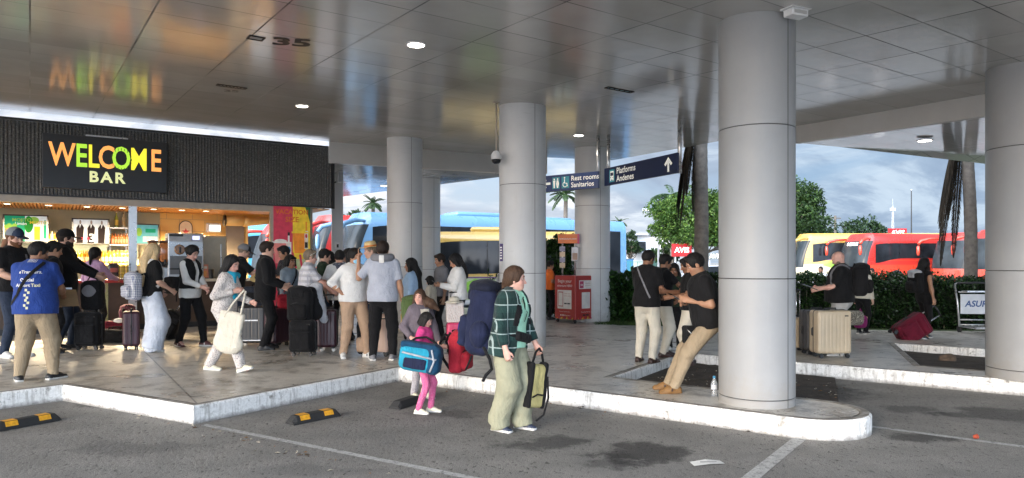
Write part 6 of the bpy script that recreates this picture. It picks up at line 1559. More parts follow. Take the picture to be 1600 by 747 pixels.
# sanitizer stand and potted sprigs left of the middle column
Ys = 13.2; x = (784 - CX) / F * Ys
o = empty('sanitizer_stand', (x, Ys, PAV), 0, 'black stand with clear bottles beside the middle column', 'stand'); MB().tube([(0, 0, 0), (0, 0, .98)], .035, 12).build('pole', M_BLK, o, True); MB().lathe([(.16, 0), (.16, .02), (.05, .05), (.03, .06)], n=20).build('base', M_BLK, o, True, 40); MB().box((0, 0, 1.0), (.26, .2, .05), bev=.015).build('tray', M_BLK, o); MB().box((.02, -.04, .80), (.12, .03, .2), bev=.01).build('sign_plate', M_TRIM, o)
for k, lab in ((-.07, 'clear pump bottle at the left of the black stand tray'), (.06, 'clear pump bottle at the right of the black stand tray')):
    b_ = empty('pump_bottle', (x + k, Ys, PAV + 1.027), 0, lab, 'bottle', None); MB().lathe([(.005, 0), (.035, .003), (.035, .11), (.012, .135), (.010, .15)], n=16).build('vessel', plain('clear_plastic', (.50, .52, .52), .1), b_, True, 50); MB().tube([(0, 0, .15), (0, 0, .18), (.04, 0, .18)], .008, 8).build('pump', M_WPOST, b_)
sp = empty('potted_plant', ((771 - CX) / F * 13.6, 13.6, PAV), 0, 'leafy potted plant left of the middle column by the black stand', 'plant'); MB().lathe([(.11, 0), (.15, .30), (.16, .31), (.14, .31), (.12, .28)], n=20).build('pot', M_BLK, sp, True, 40)
mb = MB(); pp = []
for k in range(9):
    a = k * .7; e = Vector((.13 * math.cos(a), .13 * math.sin(a), .75 + .55 * random.random())); mb.tube([(0, 0, .28), e * .55 + Vector((0, 0, .1)), e], [.01, .008, .004], 5)
    pp += [list(e * t + Vector(rng.normal(size=3) * .04)) for t in np.linspace(.5, 1, 26)]
mb.build('stem', M_BARK, sp)['kind'] = 'stuff'; leaves('foliage', np.array(pp, np.float32), .10, LV_B, sp, .4, .5)
# ------------------------------------------------------------------ luggage
M_WHEELW = plain('wheel_white', (.55, .53, .50), .5); M_TELE = plain('tele_tube', (.50, .50, .51), .28, .8)
def shell_mat(name, base, rough=.38): return plain(name, base, rough, 0, .10, 3, .06, 60)
def suitcase(loc, rz, w, d, h, mat, label, handle=0., ribs=6, soft=False, wheel=None, trim=None, tilt=0., name='suitcase', group=None, stripe=None, ribamp=.006):
    """wheels stand on z = 0; w across, d deep, h body height; tilt leans it backwards (about its wheels)"""
    o = empty(name, loc, R(rz), label, 'suitcase', group)
    if tilt: o.rotation_euler = (0, R(tilt), R(rz))
    z0 = .065
    if soft and mat is C_BLK: mat = F_BLK
    def disp(P):
        if soft: return (vnoise(P * 9, 3) * .006 + vnoise(P * 22, 4) * .002).astype(np.float32)
        fx = np.abs(((P[..., 0] / w + .5) * ribs) % 1 - .5) * 2
        fy = np.abs(((P[..., 1] / d + .5) * max(2, round(ribs * d / w))) % 1 - .5) * 2
        side = np.abs(P[..., 0]) > w / 2 - .035
        return (np.clip(np.where(side, fy, fx) * 3 - 2.1, 0, 1) * ribamp).astype(np.float32)
    pr = [rbox((0, 0, z0 + h / 2), V(w / 2, d / 2, h / 2), None, .02, .045 if not soft else .06)]
    if soft: pr += [rbox((0, -d / 2 - .005, z0 + h * .36), V(w * .40, .035, h * .27), None, .015, .025), rbox((0, -d / 2, z0 + h * .79), V(w * .38, .025, h * .10), None, .015, .02)]
    sdf_obj('shell', pr, mat, o, .0105, disp)
    tr = trim or M_BLK
    r_ = .05; ring = []
    for cx_, cz_, a0 in ((w / 2 - r_, h - r_, 0), (-w / 2 + r_, h - r_, 90), (-w / 2 + r_, r_, 180), (w / 2 - r_, r_, 270)):
        for k in range(5): a = R(a0 + k * 22.5); ring.append((cx_ + (r_ + .002) * math.cos(a), 0.0, z0 + cz_ + (r_ + .002) * math.sin(a)))
    MB().tube(ring, .0075, 8, closed=True).build('seam', tr, o, True)
    if stripe:
        for zz in (.62,): MB().box((0, -d / 2 - .006, z0 + h * zz), (w * .5, .006, .018)).build('trim_bar', stripe, o)
        MB().box((0, -d / 2 - .004, z0 + .05), (w * .96, .008, .014)).build('trim_bar', stripe, o)
    MB().tube([(-.09, 0, z0 + h - .005), (-.085, 0, z0 + h + .028), (.085, 0, z0 + h + .028), (.09, 0, z0 + h - .005)], .011, 8).build('top_handle', tr, o, True)
    MB().tube([(-w / 2 + .0, 0, z0 + h * .40), (-w / 2 - .022, 0, z0 + h * .43), (-w / 2 - .022, 0, z0 + h * .57), (-w / 2, 0, z0 + h * .60)], .010, 8).build('side_handle', tr, o, True)
    MB().box((w / 2 + .002, -.02, z0 + h * .70), (.012, .05, .03), bev=.004).build('latch', tr, o); MB().box((w * .33, -d / 2 - .004, z0 + h * .88), (.055, .006, .018), bev=.002).build('badge', tr, o)
    if handle:
        hx = w * .24; y = d / 2 - .045
        for sg in (-1, 1): MB().tube([(sg * hx, y, z0 + h - .02), (sg * hx, y, z0 + h + handle)], .010, 10).build('telescopic_tube', M_TELE if mat != 0 else M_BLK, o, True)
        MB().tube([(-hx - .02, y, z0 + h + handle), (0, y, z0 + h + handle + .012), (hx + .02, y, z0 + h + handle)], .016, 10).build('grip', M_BLK, o, True)
    for sx in (-1, 1):
        for sy in (-1, 1):
            x, y = sx * (w / 2 - .06), sy * (d / 2 - .05); wh = MB().box((x, y, z0 - .006), (.05, .05, .03), bev=.008).build('wheel_housing', tr, o)
            M = Matrix.Translation((x + .012, y, .028)) @ Matrix.Rotation(R(90 if not soft else 90), 4, 'X')
            for q in (-.014, .014): MB().lathe([(.008, q - .008), (.028, q - .007), (.028, q + .007), (.008, q + .008)], n=16, M=M).build('wheel', wheel or M_BLK, wh, True, 40)
    return o
def at(px, py, z=PAV): return G(px, py, z)
def size_px(py, px, z=PAV): return px / F * (F * (CAMZ - z) / (py - HY))
C_BLK = shell_mat('shell_black', (.016, .016, .018)); C_DKG = shell_mat('shell_charcoal', (.045, .045, .048)); C_PLUM = shell_mat('shell_plum', (.045, .014, .022)); C_CREAM = shell_mat('shell_cream', (.52, .42, .29)); C_GREY = shell_mat('shell_grey', (.13, .13, .13)); C_PINK = shell_mat('shell_pink', (.62, .05, .14)); C_BEIGE = shell_mat('shell_beige', (.50, .36, .29))
F_BLK = fabric('cloth_black', (.008, .008, .009)); F_NAVY = fabric('cloth_navy', (.012, .016, .042)); F_MAROON = fabric('cloth_maroon', (.115, .008, .022)); F_RED = fabric('cloth_red', (.36, .02, .035)); F_WHITE = fabric('cloth_white', (.66, .65, .63), .08); F_GREYL = fabric('cloth_light_grey', (.36, .37, .40), .1); F_GREYM = fabric('cloth_grey', (.17, .17, .185), .12); F_TEAL = fabric('cloth_teal', (.02, .26, .38)); F_GREEN = fabric('cloth_olive_green', (.055, .085, .028)); F_KHAKI = fabric('cloth_khaki', (.30, .235, .155), .1); F_YEL = fabric('cloth_pale_yellow', (.40, .35, .15)); F_OCHRE = fabric('cloth_ochre', (.40, .24, .04)); F_CREAM = fabric('cloth_cream', (.58, .54, .45), .08); F_DKJEAN = fabric('cloth_dark_denim', (.022, .032, .055)); F_ROYAL = fabric('cloth_royal_blue', (.020, .050, .22), .12); F_LBLUE = fabric('cloth_light_blue', (.34, .48, .66), .1); F_DGREEN = fabric('cloth_dark_green', (.018, .034, .020)); F_LILAC = fabric('cloth_lilac', (.40, .26, .42), .1); F_DENIM = fabric('cloth_grey_denim', (.20, .25, .30), .12); F_TAN = fabric('cloth_tan', (.40, .27, .18), .1); F_MINT = fabric('cloth_mint', (.36, .66, .48), .08); F_OLIVEP = fabric('cloth_sage_olive', (.28, .275, .19), .1); F_PINK = fabric('cloth_pink', (.56, .05, .20), .12); F_HEATHER = fabric('cloth_heather_grey', (.36, .38, .44), .08); F_PALEB = fabric('cloth_pale_denim', (.52, .57, .66), .12); F_GREYP = fabric('cloth_warm_grey', (.34, .34, .33), .1); F_PURPG = fabric('cloth_purple_grey', (.13, .11, .13), .15); F_ORANGE = fabric('cloth_orange', (.66, .15, .03), .1); F_SCARF = fabric('cloth_turquoise', (.02, .34, .50), .12); F_MAG = fabric('cloth_magenta', (.22, .02, .11))
def pattern_mat(name, draw, rough=.85):
    t = NT(name); c = draw(t); t.set(base=c, rough=rough, spec=.2, sheen=.1); v = t.coord('Object', scale=(1, 1, .45)); t.bump(creases(t, t.coord('Object'), v), .7, .03); return t.m
def checks(t, a, b, sc, soft=.5):
    x, y, z = t.xyz(t.coord('Object')); f = lambda q: t.math('LESS_THAN', t.math('FRACT', t.math('MULTIPLY', q, sc)), soft)
    u = f(t.math('ADD', x, y)); v = f(z); return t.mix(t.math('MULTIPLY', t.math('ADD', u, v), .5), a, b)
def plaid(t, base, line, sc, wd):
    x, y, z = t.xyz(t.coord('Object')); xy = t.math('ADD', t.math('MULTIPLY', x, .8), y)
    f = lambda q: t.math('LESS_THAN', t.math('FRACT', t.math('MULTIPLY', q, sc)), wd); c = t.mix(t.noise(t.coord('Object'), 30), tuple(k * .7 for k in base), base)
    b = t.math('LESS_THAN', t.math('FRACT', t.math('MULTIPLY', z, sc)), .5); c = t.mix(t.math('MULTIPLY', b, .45), c, tuple(k * .35 for k in base))
    return t.mix(t.math('MULTIPLY', t.math('MAXIMUM', f(xy), f(z)), .9), c, line)
def spots(t, base, ink, sc, th, feature='F1', rnd=1.):
    v = t.coord('Object', scale=(sc, sc, sc)); n = t.n.new('ShaderNodeTexVoronoi'); n.feature = feature; n.inputs['Randomness'].default_value = rnd; t.link(v, n.inputs['Vector'])
    return t.mix(t.math('LESS_THAN', n.outputs['Distance'], th), base, ink)
P_GING = pattern_mat('gingham_cloth', lambda t: checks(t, (.62, .63, .66), (.13, .15, .26), 38)); P_PLAID = pattern_mat('green_plaid', lambda t: plaid(t, (.016, .045, .042), (.30, .37, .36), 7.5, .075)); P_WPLAID = pattern_mat('white_plaid', lambda t: plaid(t, (.62, .61, .64), (.38, .38, .45), 11, .09))
P_PAJ = pattern_mat('printed_cream', lambda t: spots(t, (.56, .52, .49), (.07, .045, .055), 15, .30)); P_LEOP = pattern_mat('speckled_grey', lambda t: spots(t, (.40, .38, .40), (.08, .07, .08), 24, .32)); P_PINKP = pattern_mat('speckled_pink', lambda t: spots(t, (.58, .10, .24), (.62, .34, .42), 26, .28)); P_GIR = pattern_mat('giraffe_print', lambda t: spots(t, (.015, .012, .012), (.55, .50, .40), 13, .07, 'DISTANCE_TO_EDGE')); P_DPAT = pattern_mat('dark_print', lambda t: spots(t, (.02, .022, .028), (.20, .20, .21), 20, .26)); P_SCP = pattern_mat('scarf_print', lambda t: spots(t, (.04, .05, .08), (.48, .46, .44), 26, .3))

def soft_bag(name, loc, rz, label, cat, parts, group=None, rot=None, h=.0105, amp=.006):
    """parts: (part name, prims, material); the first is the bag itself"""
    o = empty(name, loc, R(rz), label, cat, group)
    if rot: o.rotation_euler = tuple(R(a) for a in rot)
    for nm, pr, m in parts:
        if isinstance(pr, MB): pr.build(nm, m, o, True)
        else: sdf_obj(nm, pr, m, o, h, lambda P: (vnoise(P * 8 + 3, 2) * amp + np.abs(vnoise(P * np.array([9, 9, 16], np.float32), 7)) * amp).astype(np.float32))
    return o
def backpack(name, loc, rz, w, d, h, mat, label, pocket=None, lid=True, rot=None, mat2=None, straps=True, group=None, cat='backpack', trek=False, amp=.006):
    """back panel on the +x side (against the wearer), z from 0 to h"""
    parts = [('main_compartment', [rbox((0, 0, h * .47), V(d / 2, w / 2, h * .47), None, .05, min(d, w) * .34), ell((-.01, 0, h * .82), V(d * .48, w * .46, h * .19), None, .05)], mat),
             ('front_pocket', [rbox((-d / 2 - .015, 0, h * .30), V(.055, w * .38, h * .22), None, .03, .045)], pocket or mat)]
    if lid: parts.append(('lid', [ell((-.02, 0, h * .93), V(d * .55, w * .50, h * .12), None, .03), rbox((-d * .52, 0, h * .80), V(.02, w * .25, .05), None, .03, .015)], mat2 or mat))
    if trek:
        parts += [('side_pocket', [ell((0, sg * w * .5, h * .3), V(d * .3, .07, h * .2), None)], mat) for sg in (-1, 1)]
    mb = MB()
    if straps:
        for sg in (-1, 1): mb.tube([(d / 2 - .01, sg * w * .2, h * .88), (d / 2 + .05, sg * w * .27, h * .93), (d / 2 + .10, sg * w * .30, h * .72), (d / 2 + .06, sg * w * .36, h * .35), (d / 2 - .02, sg * w * .40, h * .12)], .016, 8)
        parts.append(('shoulder_strap', mb, F_BLK))
    mb2 = MB().tube([(d * .3, -.04, h * .95), (d * .35, -.03, h * 1.02), (d * .35, .03, h * 1.02), (d * .3, .04, h * .95)], .010, 8); parts.append(('grab_loop', mb2, F_BLK))
    zp = MB().tube([(-d * .50 - .06 * math.cos(R(a)) * .2, w * .36 * math.cos(R(a)), h * .40 + h * .16 * math.sin(R(a))) for a in range(0, 181, 20)], .005, 6); parts.append(('zip', zp, M_BLK))
    return soft_bag(name, loc, rz, label, cat, parts, group, rot, amp=amp)
def duffel(loc, rz, L, r, mat, label, name='duffel_bag', sq=.75, strap=True, group=None, mat2=None, rot=None):
    parts = [('body', [rbox((0, 0, r * sq), V(L / 2, r, r * sq), None, .04, r * .55)], mat), ('end_panel', [ell((L / 2 - .01, 0, r * sq), V(.03, r * .8, r * sq * .8), None), ell((-L / 2 + .01, 0, r * sq), V(.03, r * .8, r * sq * .8), None)], mat2 or mat)]
    mb = MB()
    for sg in (-1, 1): mb.tube([(-L * .18, sg * r * .8, r * sq * 1.2), (-L * .15, sg * r * .35, r * sq * 2.35), (L * .15, sg * r * .35, r * sq * 2.35), (L * .18, sg * r * .8, r * sq * 1.2)], .012, 8)
    parts.append(('carry_handle', mb, F_BLK)); parts.append(('zip', MB().tube([(-L * .42, 0, r * sq * 1.98), (0, 0, r * sq * 2.02), (L * .42, 0, r * sq * 1.98)], .006, 6), M_BLK))
    return soft_bag(name, loc, rz, label, 'bag', parts, group, rot)
# ------------------------------------------------------------------ the crowd
def who(fx, fy, ty, face, label, z=PAV, stoop=1., name='person', **kw):
    X, Y, _ = G(fx, fy, z); H = (fy - ty) / F * Y * stoop
    return person((X, Y, z), face + math.degrees(math.atan((CX - fx) / F)), H, label, **kw)
RZ = lambda ps: math.degrees(ps.root.rotation_euler.z)
def W(ps, p):
    m = Matrix.Translation(ps.root.location) @ Matrix.Rotation(ps.root.rotation_euler.z, 4, 'Z'); return m @ Vector([float(k) for k in p])
def child_tube(ps, name, pts, r, mat, n=8): return MB().tube([Vector([float(k) for k in p]) for p in pts], r, n).build(name, mat, ps.root, True)
def surf_strap(ps, obj, name, pts, wd, mat, lift=.006):
    """a flat strap laid on a garment: each point is pushed out to the cloth from the body axis"""
    me = obj.data; bv = BVHTree.FromPolygons([v.co[:] for v in me.vertices], [p.vertices[:] for p in me.polygons])
    vs, prev = [], None; P = [Vector([float(k) for k in p]) for p in pts]; Q = []
    for i in range(len(P) - 1):
        for k in range(6): Q.append(P[i].lerp(P[i + 1], k / 6))
    Q.append(P[-1]); mb = MB()
    hits = []
    for q in Q:
        h_ = bv.find_nearest(q); hits.append((h_[0] + h_[1] * lift, h_[1]))
    for i, (p, n) in enumerate(hits):
        t = (hits[min(i + 1, len(hits) - 1)][0] - hits[max(i - 1, 0)][0]).normalized(); s_ = t.cross(n).normalized() * wd / 2
        mb.v += [tuple(p - s_), tuple(p + n * .004), tuple(p + s_)]
    for i in range(len(hits) - 1): a = i * 3; mb.f += [(a, a + 1, a + 4, a + 3), (a + 1, a + 2, a + 5, a + 4)]; mb.mi += [0, 0]
    return mb.build(name, mat, ps.root, True)
def print_on(ps, obj, name, txt, size, y0, z0, mat, back=True, lift=.004, **kw):
    """lettering printed on the back of a shirt, following the cloth"""
    me = obj.data; bv = BVHTree.FromPolygons([v.co[:] for v in me.vertices], [p.vertices[:] for p in me.polygons])
    if isinstance(txt, str): vs, fs = text_mesh(txt, size, **kw)
    else: vs, fs = txt
    bm = bmesh.new(); bv_ = [bm.verts.new(v) for v in vs]
    for f in fs:
        try: bm.faces.new([bv_[i] for i in f])
        except ValueError: pass
    bmesh.ops.triangulate(bm, faces=bm.faces[:]); bmesh.ops.subdivide_edges(bm, edges=[e for e in bm.edges if e.calc_length() > size * .3], cuts=1)
    out = []
    for v in bm.verts:
        sy = y0 - v.co.x if back else y0 + v.co.x     # seen from behind, text runs towards the wearer's right
        o = Vector((-1.0, sy, z0 + v.co.y)); h_ = bv.ray_cast(o, Vector((1, 0, 0)))
        out.append(tuple(h_[0] + Vector((-lift, 0, 0))) if h_[0] else (-.15, sy, z0 + v.co.y))
    bm.verts.index_update(); fs2 = [[v.index for v in f.verts] for f in bm.faces]; bm.free()
    return MB().add(out, fs2).build(name, mat, ps.root)
SH_BLK = plain('shoe_black', (.015, .015, .016), .45); SH_WHT = plain('shoe_white', (.60, .59, .56), .5); SH_SOLE = plain('sole_white', (.58, .57, .54), .6); SH_BRN = plain('shoe_brown', (.035, .016, .012), .35); SH_TAN = plain('boot_tan', (.20, .10, .03), .7, 0, .35, 30); SH_SOLT = plain('sole_gum', (.20, .10, .03), .6); SH_MAR = plain('shoe_maroon', (.09, .03, .03), .6); SH_GRY = plain('shoe_grey', (.16, .16, .17), .6); SH_CRM = plain('shoe_cream', (.62, .58, .44), .55); SH_NVY = plain('shoe_navy', (.02, .03, .06), .55)
black_tee = dict(mat=F_BLK, sleeve=.46); blackp = dict(mat=F_BLK); jeans = dict(mat=F_DKJEAN)
wshoe = dict(mat=SH_WHT, sole=SH_SOLE); bshoe = dict(mat=SH_BLK, sole=SH_BLK); bwshoe = dict(mat=SH_BLK, sole=SH_SOLE)

# --- far left group
who(-32, 556, 362, -10, 'person at the very left edge with a bare arm raised to their head', skin='tan', top=dict(mat=F_OCHRE, sleeve=.4), bottom=jeans, shoes=bshoe, hair=('short', 'dark'), hands=dict(r=(.30, -.12, 1.56)), poles=dict(r=(.4, -.6, -.5)))
P1 = who(20, 558, 352, -50, 'bearded man in a navy and grey cap and black shirt at the left edge', skin='light', top=dict(mat=F_BLK, sleeve=.46), bottom=jeans, shoes=wshoe, hair=('short', 'redbrown'), beard='redbrown', hat=('cap', plain('cap_navy', (.02, .035, .07), .8), plain('cap_mesh', (.20, .22, .24), .85)), hpitch=12, hands=dict(r=(.26, -.10, 1.02), l=(.30, .06, 1.04)), bulk=1.05)
surf_strap(P1, P1.shirt, 'backpack_strap', [P1.C(.16, .085, .46), P1.C(.2, .09, .3), P1.C(.18, .1, .15)], .05, F_GREYM)
P2 = who(55, 595, 373, 72, 'stout taxi man in a printed royal blue polo shirt seen from behind', skin='brown', top=dict(mat=F_ROYAL, sleeve=.46, ease=.02, hem=-.10, collar=.016, drape=True), bottom=dict(mat=F_KHAKI, knee=.028, ease=.018), shoes=bwshoe, hair=('short', 'black'), bulk=1.27, belly=.35, hyaw=-55, hpitch=18, hands=dict(r=(.36, -.20, 1.03), l=(.30, .12, 1.05)), feet=((.0, .17), (.06, -.17)), fyaw=(25, -38))
print_on(P2, P2.shirt, 'shirt_print', 'eTransfers.', .052, .0, 1.34 * P2.s, SH_WHT, bold=.02, shear=.15, spacing=1.02); print_on(P2, P2.shirt, 'shirt_print', 'Official', .052, .03, 1.245 * P2.s, SH_WHT, bold=.03); print_on(P2, P2.shirt, 'shirt_print', 'Airport', .052, .075, 1.18 * P2.s, SH_WHT, bold=.03); print_on(P2, P2.shirt, 'shirt_print', 'Taxi', .052, -.06, 1.18 * P2.s, plain('print_cream', (.60, .58, .36), .6), bold=.03)
sq = ([], [])
for k in range(8):
    for c in (0, 1):
        if (k + c) % 2 == 0:
            b = len(sq[0]); x, y = c * .026 - (.012 if k % 4 > 1 else 0), -k * .030; sq[0].extend([(x, y, 0), (x + .026, y, 0), (x + .026, y + .028, 0), (x, y + .028, 0)]); sq[1].append((b, b + 1, b + 2, b + 3))
print_on(P2, P2.shirt, 'checker_print', sq, .1, .05, 1.11 * P2.s, _M['print_cream']); print_on(P2, P2.shirt, 'collar_print', '///////', .05, -.0, 1.475 * P2.s, SH_WHT, bold=.02)
surf_strap(P2, P2.shirt, 'bag_strap', [P2.C(-.06, -.10, .50), P2.C(-.16, -.06, .44), P2.C(-.2, .06, .30), P2.C(-.2, .17, .14), P2.C(-.1, .24, .02)], .04, F_BLK)
cb = empty('clipboard', W(P2, P2.hand_r) + Vector((.04, .0, .0)), R(40), 'brown clipboard held in front of the taxi man', 'clipboard'); MB().box((0, 0, 0), (.22, .012, .30), M=Matrix.Rotation(R(-50), 4, 'X')).build('board', plain('clip_brown', (.22, .14, .07), .6), cb); MB().box((0, .02, .12), (.10, .03, .02)).build('clip', M_STEEL, cb)
who(80, 552, 373, 10, 'person with dark hair mostly hidden behind the taxi man', skin='tan', top=dict(mat=F_BLK, sleeve=1.), bottom=blackp, shoes=bshoe, hair=('short', 'black'), hpitch=18)
P4 = who(99, 545, 355, -2, 'bearded man in a black cap and black hooded jacket gripping a suitcase handle', skin='light', top=dict(mat=F_BLK, sleeve=1., ease=.034, hem=-.10, srad=.05, collar=.035, name='jacket'), bottom=dict(mat=F_DKJEAN, ease=.018), shoes=bshoe, hair=('short', 'dark'), beard='dark', hat=('cap', F_BLK), hpitch=6, hands=dict(r=(.40, -.13, 1.05), l=(.42, .06, 1.07)), feet=((.10, .10), (-.08, -.10)), bulk=1.08)
suitcase(at(140, 546), 0, .40, .26, .54, C_BLK, 'black suitcase with a bag on top beside the man in the hooded jacket', handle=.42, soft=True)
g = at(144, 544); soft_bag('shoulder_bag', (g[0] + .03, g[1] - .03, PAV + .63), 0, 'rounded black bag balanced on the black suitcase by the hooded man', 'bag', [('body', [rbox((0, 0, .24), V(.17, .12, .25), None, .03, .09), ell((.06, 0, .10), V(.13, .12, .12), None)], F_BLK), ('flap', [ell((0, -.09, .32), V(.13, .05, .12), None)], F_GREYM), ('strap', MB().tube([(-.13, 0, .42), (-.05, 0, .55), (.06, 0, .52), (.13, 0, .40)], .012, 8), F_BLK)])
suitcase(at(114, 524), 35, .36, .24, .44, C_GREY, 'ribbed grey suitcase behind the legs of the hooded man', ribs=9, ribamp=.011)
P5 = who(147, 531, 384, 50, 'woman with a black ponytail and lilac top at the bar counter', female=True, skin='tan', top=dict(mat=F_LILAC, sleeve=1.), bottom=blackp, shoes=bshoe, hair=('lowpony', 'black'), hands=dict(r=(.42, -.14, 1.12), l=(.3, .2, 1.1)))
duffel(at(182, 535), 5, .62, .155, F_BLK, 'large black duffel bag lying on the floor before the counter'); duffel(at(168, 525), -12, .42, .14, F_BLK, 'smaller black holdall behind the large duffel on the floor', mat2=F_GREYM)
g = at(186, 527); duffel((g[0], g[1], PAV + .17), 12, .50, .10, F_MAROON, 'dark maroon holdall lying across the black bags on the floor')
g = at(197, 525); backpack('backpack', (g[0], g[1] + .05, PAV + .02), -60, .28, .2, .56, fabric('cloth_dusty_rose', (.17, .06, .08)), 'dusty rose backpack propped behind the floor bags by the blonde woman')
g = at(193, 530); soft_bag('folded_cloth', (g[0], g[1], PAV + .30), 20, 'crumpled white cloth on top of the maroon holdall', 'cloth', [('cloth', [ell((0, 0, .04), V(.16, .09, .05), None), ell((.10, .03, .08), V(.07, .06, .06), None), ell((-.08, -.02, .05), V(.09, .08, .05), None)], F_WHITE)], amp=.02)
# --- middle of the queue
P6 = who(236, 549, 378, 24, 'blonde long haired woman in pale wide trousers with a checked backpack', female=True, skin='light', top=dict(mat=F_BLK, sleeve=.56), bottom=dict(mat=F_PALEB, flare=.084, knee=.045, ease=.024, fold=.0015), shoes=wshoe, hair=('long', 'blonde', .46), hands=dict(r=(.24, -.16, .98), l=(.2, .18, .95)), feet=((.08, .15), (-.04, -.13)), hyaw=-5)
backpack('backpack', W(P6, P6.C(-.27, .0, -.10)), RZ(P6), .34, .17, .44, P_GING, 'blue and white checked backpack worn by the blonde woman', lid=False)
for sg in (1, -1): surf_strap(P6, P6.shirt, 'backpack_strap', [P6.C(-.10, sg * .08, .48), P6.C(0.02, sg * .09, .53), P6.C(.12, sg * .10, .42), P6.C(.11, sg * .13, .22), P6.C(0, sg * .17, .10)], .05, F_WHITE)
suitcase(at(205, 546), 118, .38, .25, .56, C_PLUM, 'dark plum suitcase standing behind the blonde woman', ribs=5)
g = at(262, 530); suitcase((g[0] - .1, g[1], PAV), 0, .36, .26, .5, C_BLK, 'black suitcase tipped over its handle right of the blonde woman', handle=.30, soft=True, tilt=32)
P7 = who(297, 541, 380, -46, 'woman in a black vest over white sleeves looking down at her hands', female=True, skin='pink', top=dict(mat=F_WHITE, sleeve=1., hem=-.10), jacket=dict(mat=F_BLK, sleeve=0, ease=.024, open=.035, hem=.06, name='vest'), bottom=dict(mat=F_BLK, knee=.015), shoes=dict(mat=SH_MAR, sole=SH_SOLE, stripe=SH_WHT), hair=('bun', 'black'), hpitch=24, hands=dict(r=(.30, -.06, 1.02), l=(.31, .05, .98)), feet=((.20, .10), (-.16, -.09)), fpitch=(0, 12))
soft_bag('shoulder_bag', W(P7, P7.C(-.20, -.10, -.05)), RZ(P7) + 20, 'slouchy black bag hanging behind the woman in the vest', 'bag', [('body', [rbox((0, 0, .15), V(.18, .10, .15), None, .05, .08)], F_BLK), ('flap', [rbox((0, -.08, .20), V(.16, .03, .09), None, .02, .02)], F_BLK), ('strap', MB().tube([(.10, 0, .26), (.18, .02, .42), (.22, .06, .60)], .014, 8), F_BLK), ('tail_strap', MB().tube([(.04, -.08, .02), (.05, -.09, -.12)], .010, 6), F_BLK)])
P8 = who(366, 530, 377, 8, 'man in a grey and black cap leaning on the counter near the bar window', skin='light', top=dict(mat=F_BLK, sleeve=.5), bottom=jeans, shoes=bshoe, hair=('crop', 'grey'), hat=('cap', plain('cap_grey_black', (.02, .02, .021), .8), plain('cap_grey', (.17, .17, .18), .85)), lean=14, hpitch=22, hands=dict(r=(.55, -.16, 1.16), l=(.55, .10, 1.16)), bulk=1.1)
P9 = who(350, 580, 407, -28, 'girl in printed cream clothes and a turquoise scarf walking with a white tote', stoop=1.09, female=True, skin='pink', top=dict(mat=P_PAJ, sleeve=1., ease=.022, srad=.045), bottom=dict(mat=P_PAJ, knee=.02, flare=.012, ease=.018), shoes=dict(mat=SH_CRM, sole=SH_SOLE), hair=('long', 'black', .34), lean=10, hpitch=20, hyaw=-12, hands=dict(r=(.22, -.14, 1.16), l=(.34, .14, 1.0)), feet=((-.26, .07), (.30, -.08)), fpitch=(4, -16), pelvis=(.0, 0, .90))
for a, b in (((.02, .10, .50), (-.12, .09, .47)),): pass
sc_ = [cone(P9.C(.07 * math.cos(a), .085 * math.sin(a), .52), P9.C(.07 * math.cos(a + .5), .085 * math.sin(a + .5), .52), .036 * P9.s, None, .02) for a in np.arange(0, 6.3, .5)] + [cone(P9.C(.10, -.04, .48), P9.C(.16, -.05, .22), .045 * P9.s, .05 * P9.s, .02, flat=(P9.f, 1.8)), cone(P9.C(.05, .12, .50), P9.C(-.04, .20, .44), .05 * P9.s, .06 * P9.s, .02)]
sdf_obj('scarf', sc_, F_SCARF, P9.root, .0095, wrinkle(.008, 4))
hr = W(P9, P9.hand_r)
tb = soft_bag('tote_bag', (hr.x - .13, hr.y - .10, hr.z - .80), -8, 'white canvas tote bag carried by the girl in the turquoise scarf', 'bag', [('body', [rbox((0, 0, .30), V(.165, .04, .24), None, .03, .04), ell((.0, 0, .13), V(.205, .07, .15), None, .05)], F_CREAM), ('handle', MB().tube([(-.09, -.03, .46), (.0, -.03, .66), (.10, 0, .84), (.13, .0, .80)], .013, 8).tube([(.12, -.03, .46), (.13, -.03, .66), (.12, 0, .83)], .013, 8), F_CREAM)], amp=.012)
tb.rotation_euler = (0, R(10), R(-8))
# --- right of the bar: luggage line
P10 = who(414, 546, 374, 0, 'man in a long black jacket standing side on before the cocktail poster', skin='light', top=dict(mat=F_BLK, sleeve=1., ease=.03, hem=-.14, srad=.045, collar=.02, name='jacket'), bottom=blackp, shoes=bshoe, hair=('short', 'dark'), hpitch=8, hands=dict(r=(.26, -.14, 1.0), l=(.30, .1, 1.02)))
suitcase(at(396, 541), 4, .47, .30, .62, C_BLK, 'big black suitcase with silver trim lines and white wheels', stripe=M_STEEL, wheel=M_WHEELW, ribs=8)
g = at(400, 540); soft_bag('cabin_bag', (g[0], g[1] + .02, PAV + .70), 0, 'dark boxy bag lying on the big black suitcase with silver trim', 'bag', [('body', [rbox((0, 0, .15), V(.19, .13, .16), None, .03, .05)], fabric('cloth_ink', (.016, .020, .03))), ('pocket', [rbox((0, -.12, .12), V(.15, .03, .09), None, .02, .02)], F_BLK), ('handle', MB().tube([(-.07, 0, .30), (-.06, 0, .35), (.06, 0, .35), (.07, 0, .30)], .011, 8), F_BLK)], amp=.003)
suitcase(at(433, 541), 70, .40, .26, .58, C_PLUM, 'plum suitcase between the big black one and the woman in grey denim', ribs=7)
P11 = who(447, 528, 381, 205, 'man in a dark printed shirt facing left before the poster', skin='tan', top=dict(mat=P_DPAT, sleeve=.5), bottom=jeans, shoes=bshoe, hair=('short', 'black'), hpitch=20, hands=dict(r=(.34, -.06, 1.12), l=(.34, .06, 1.12)))
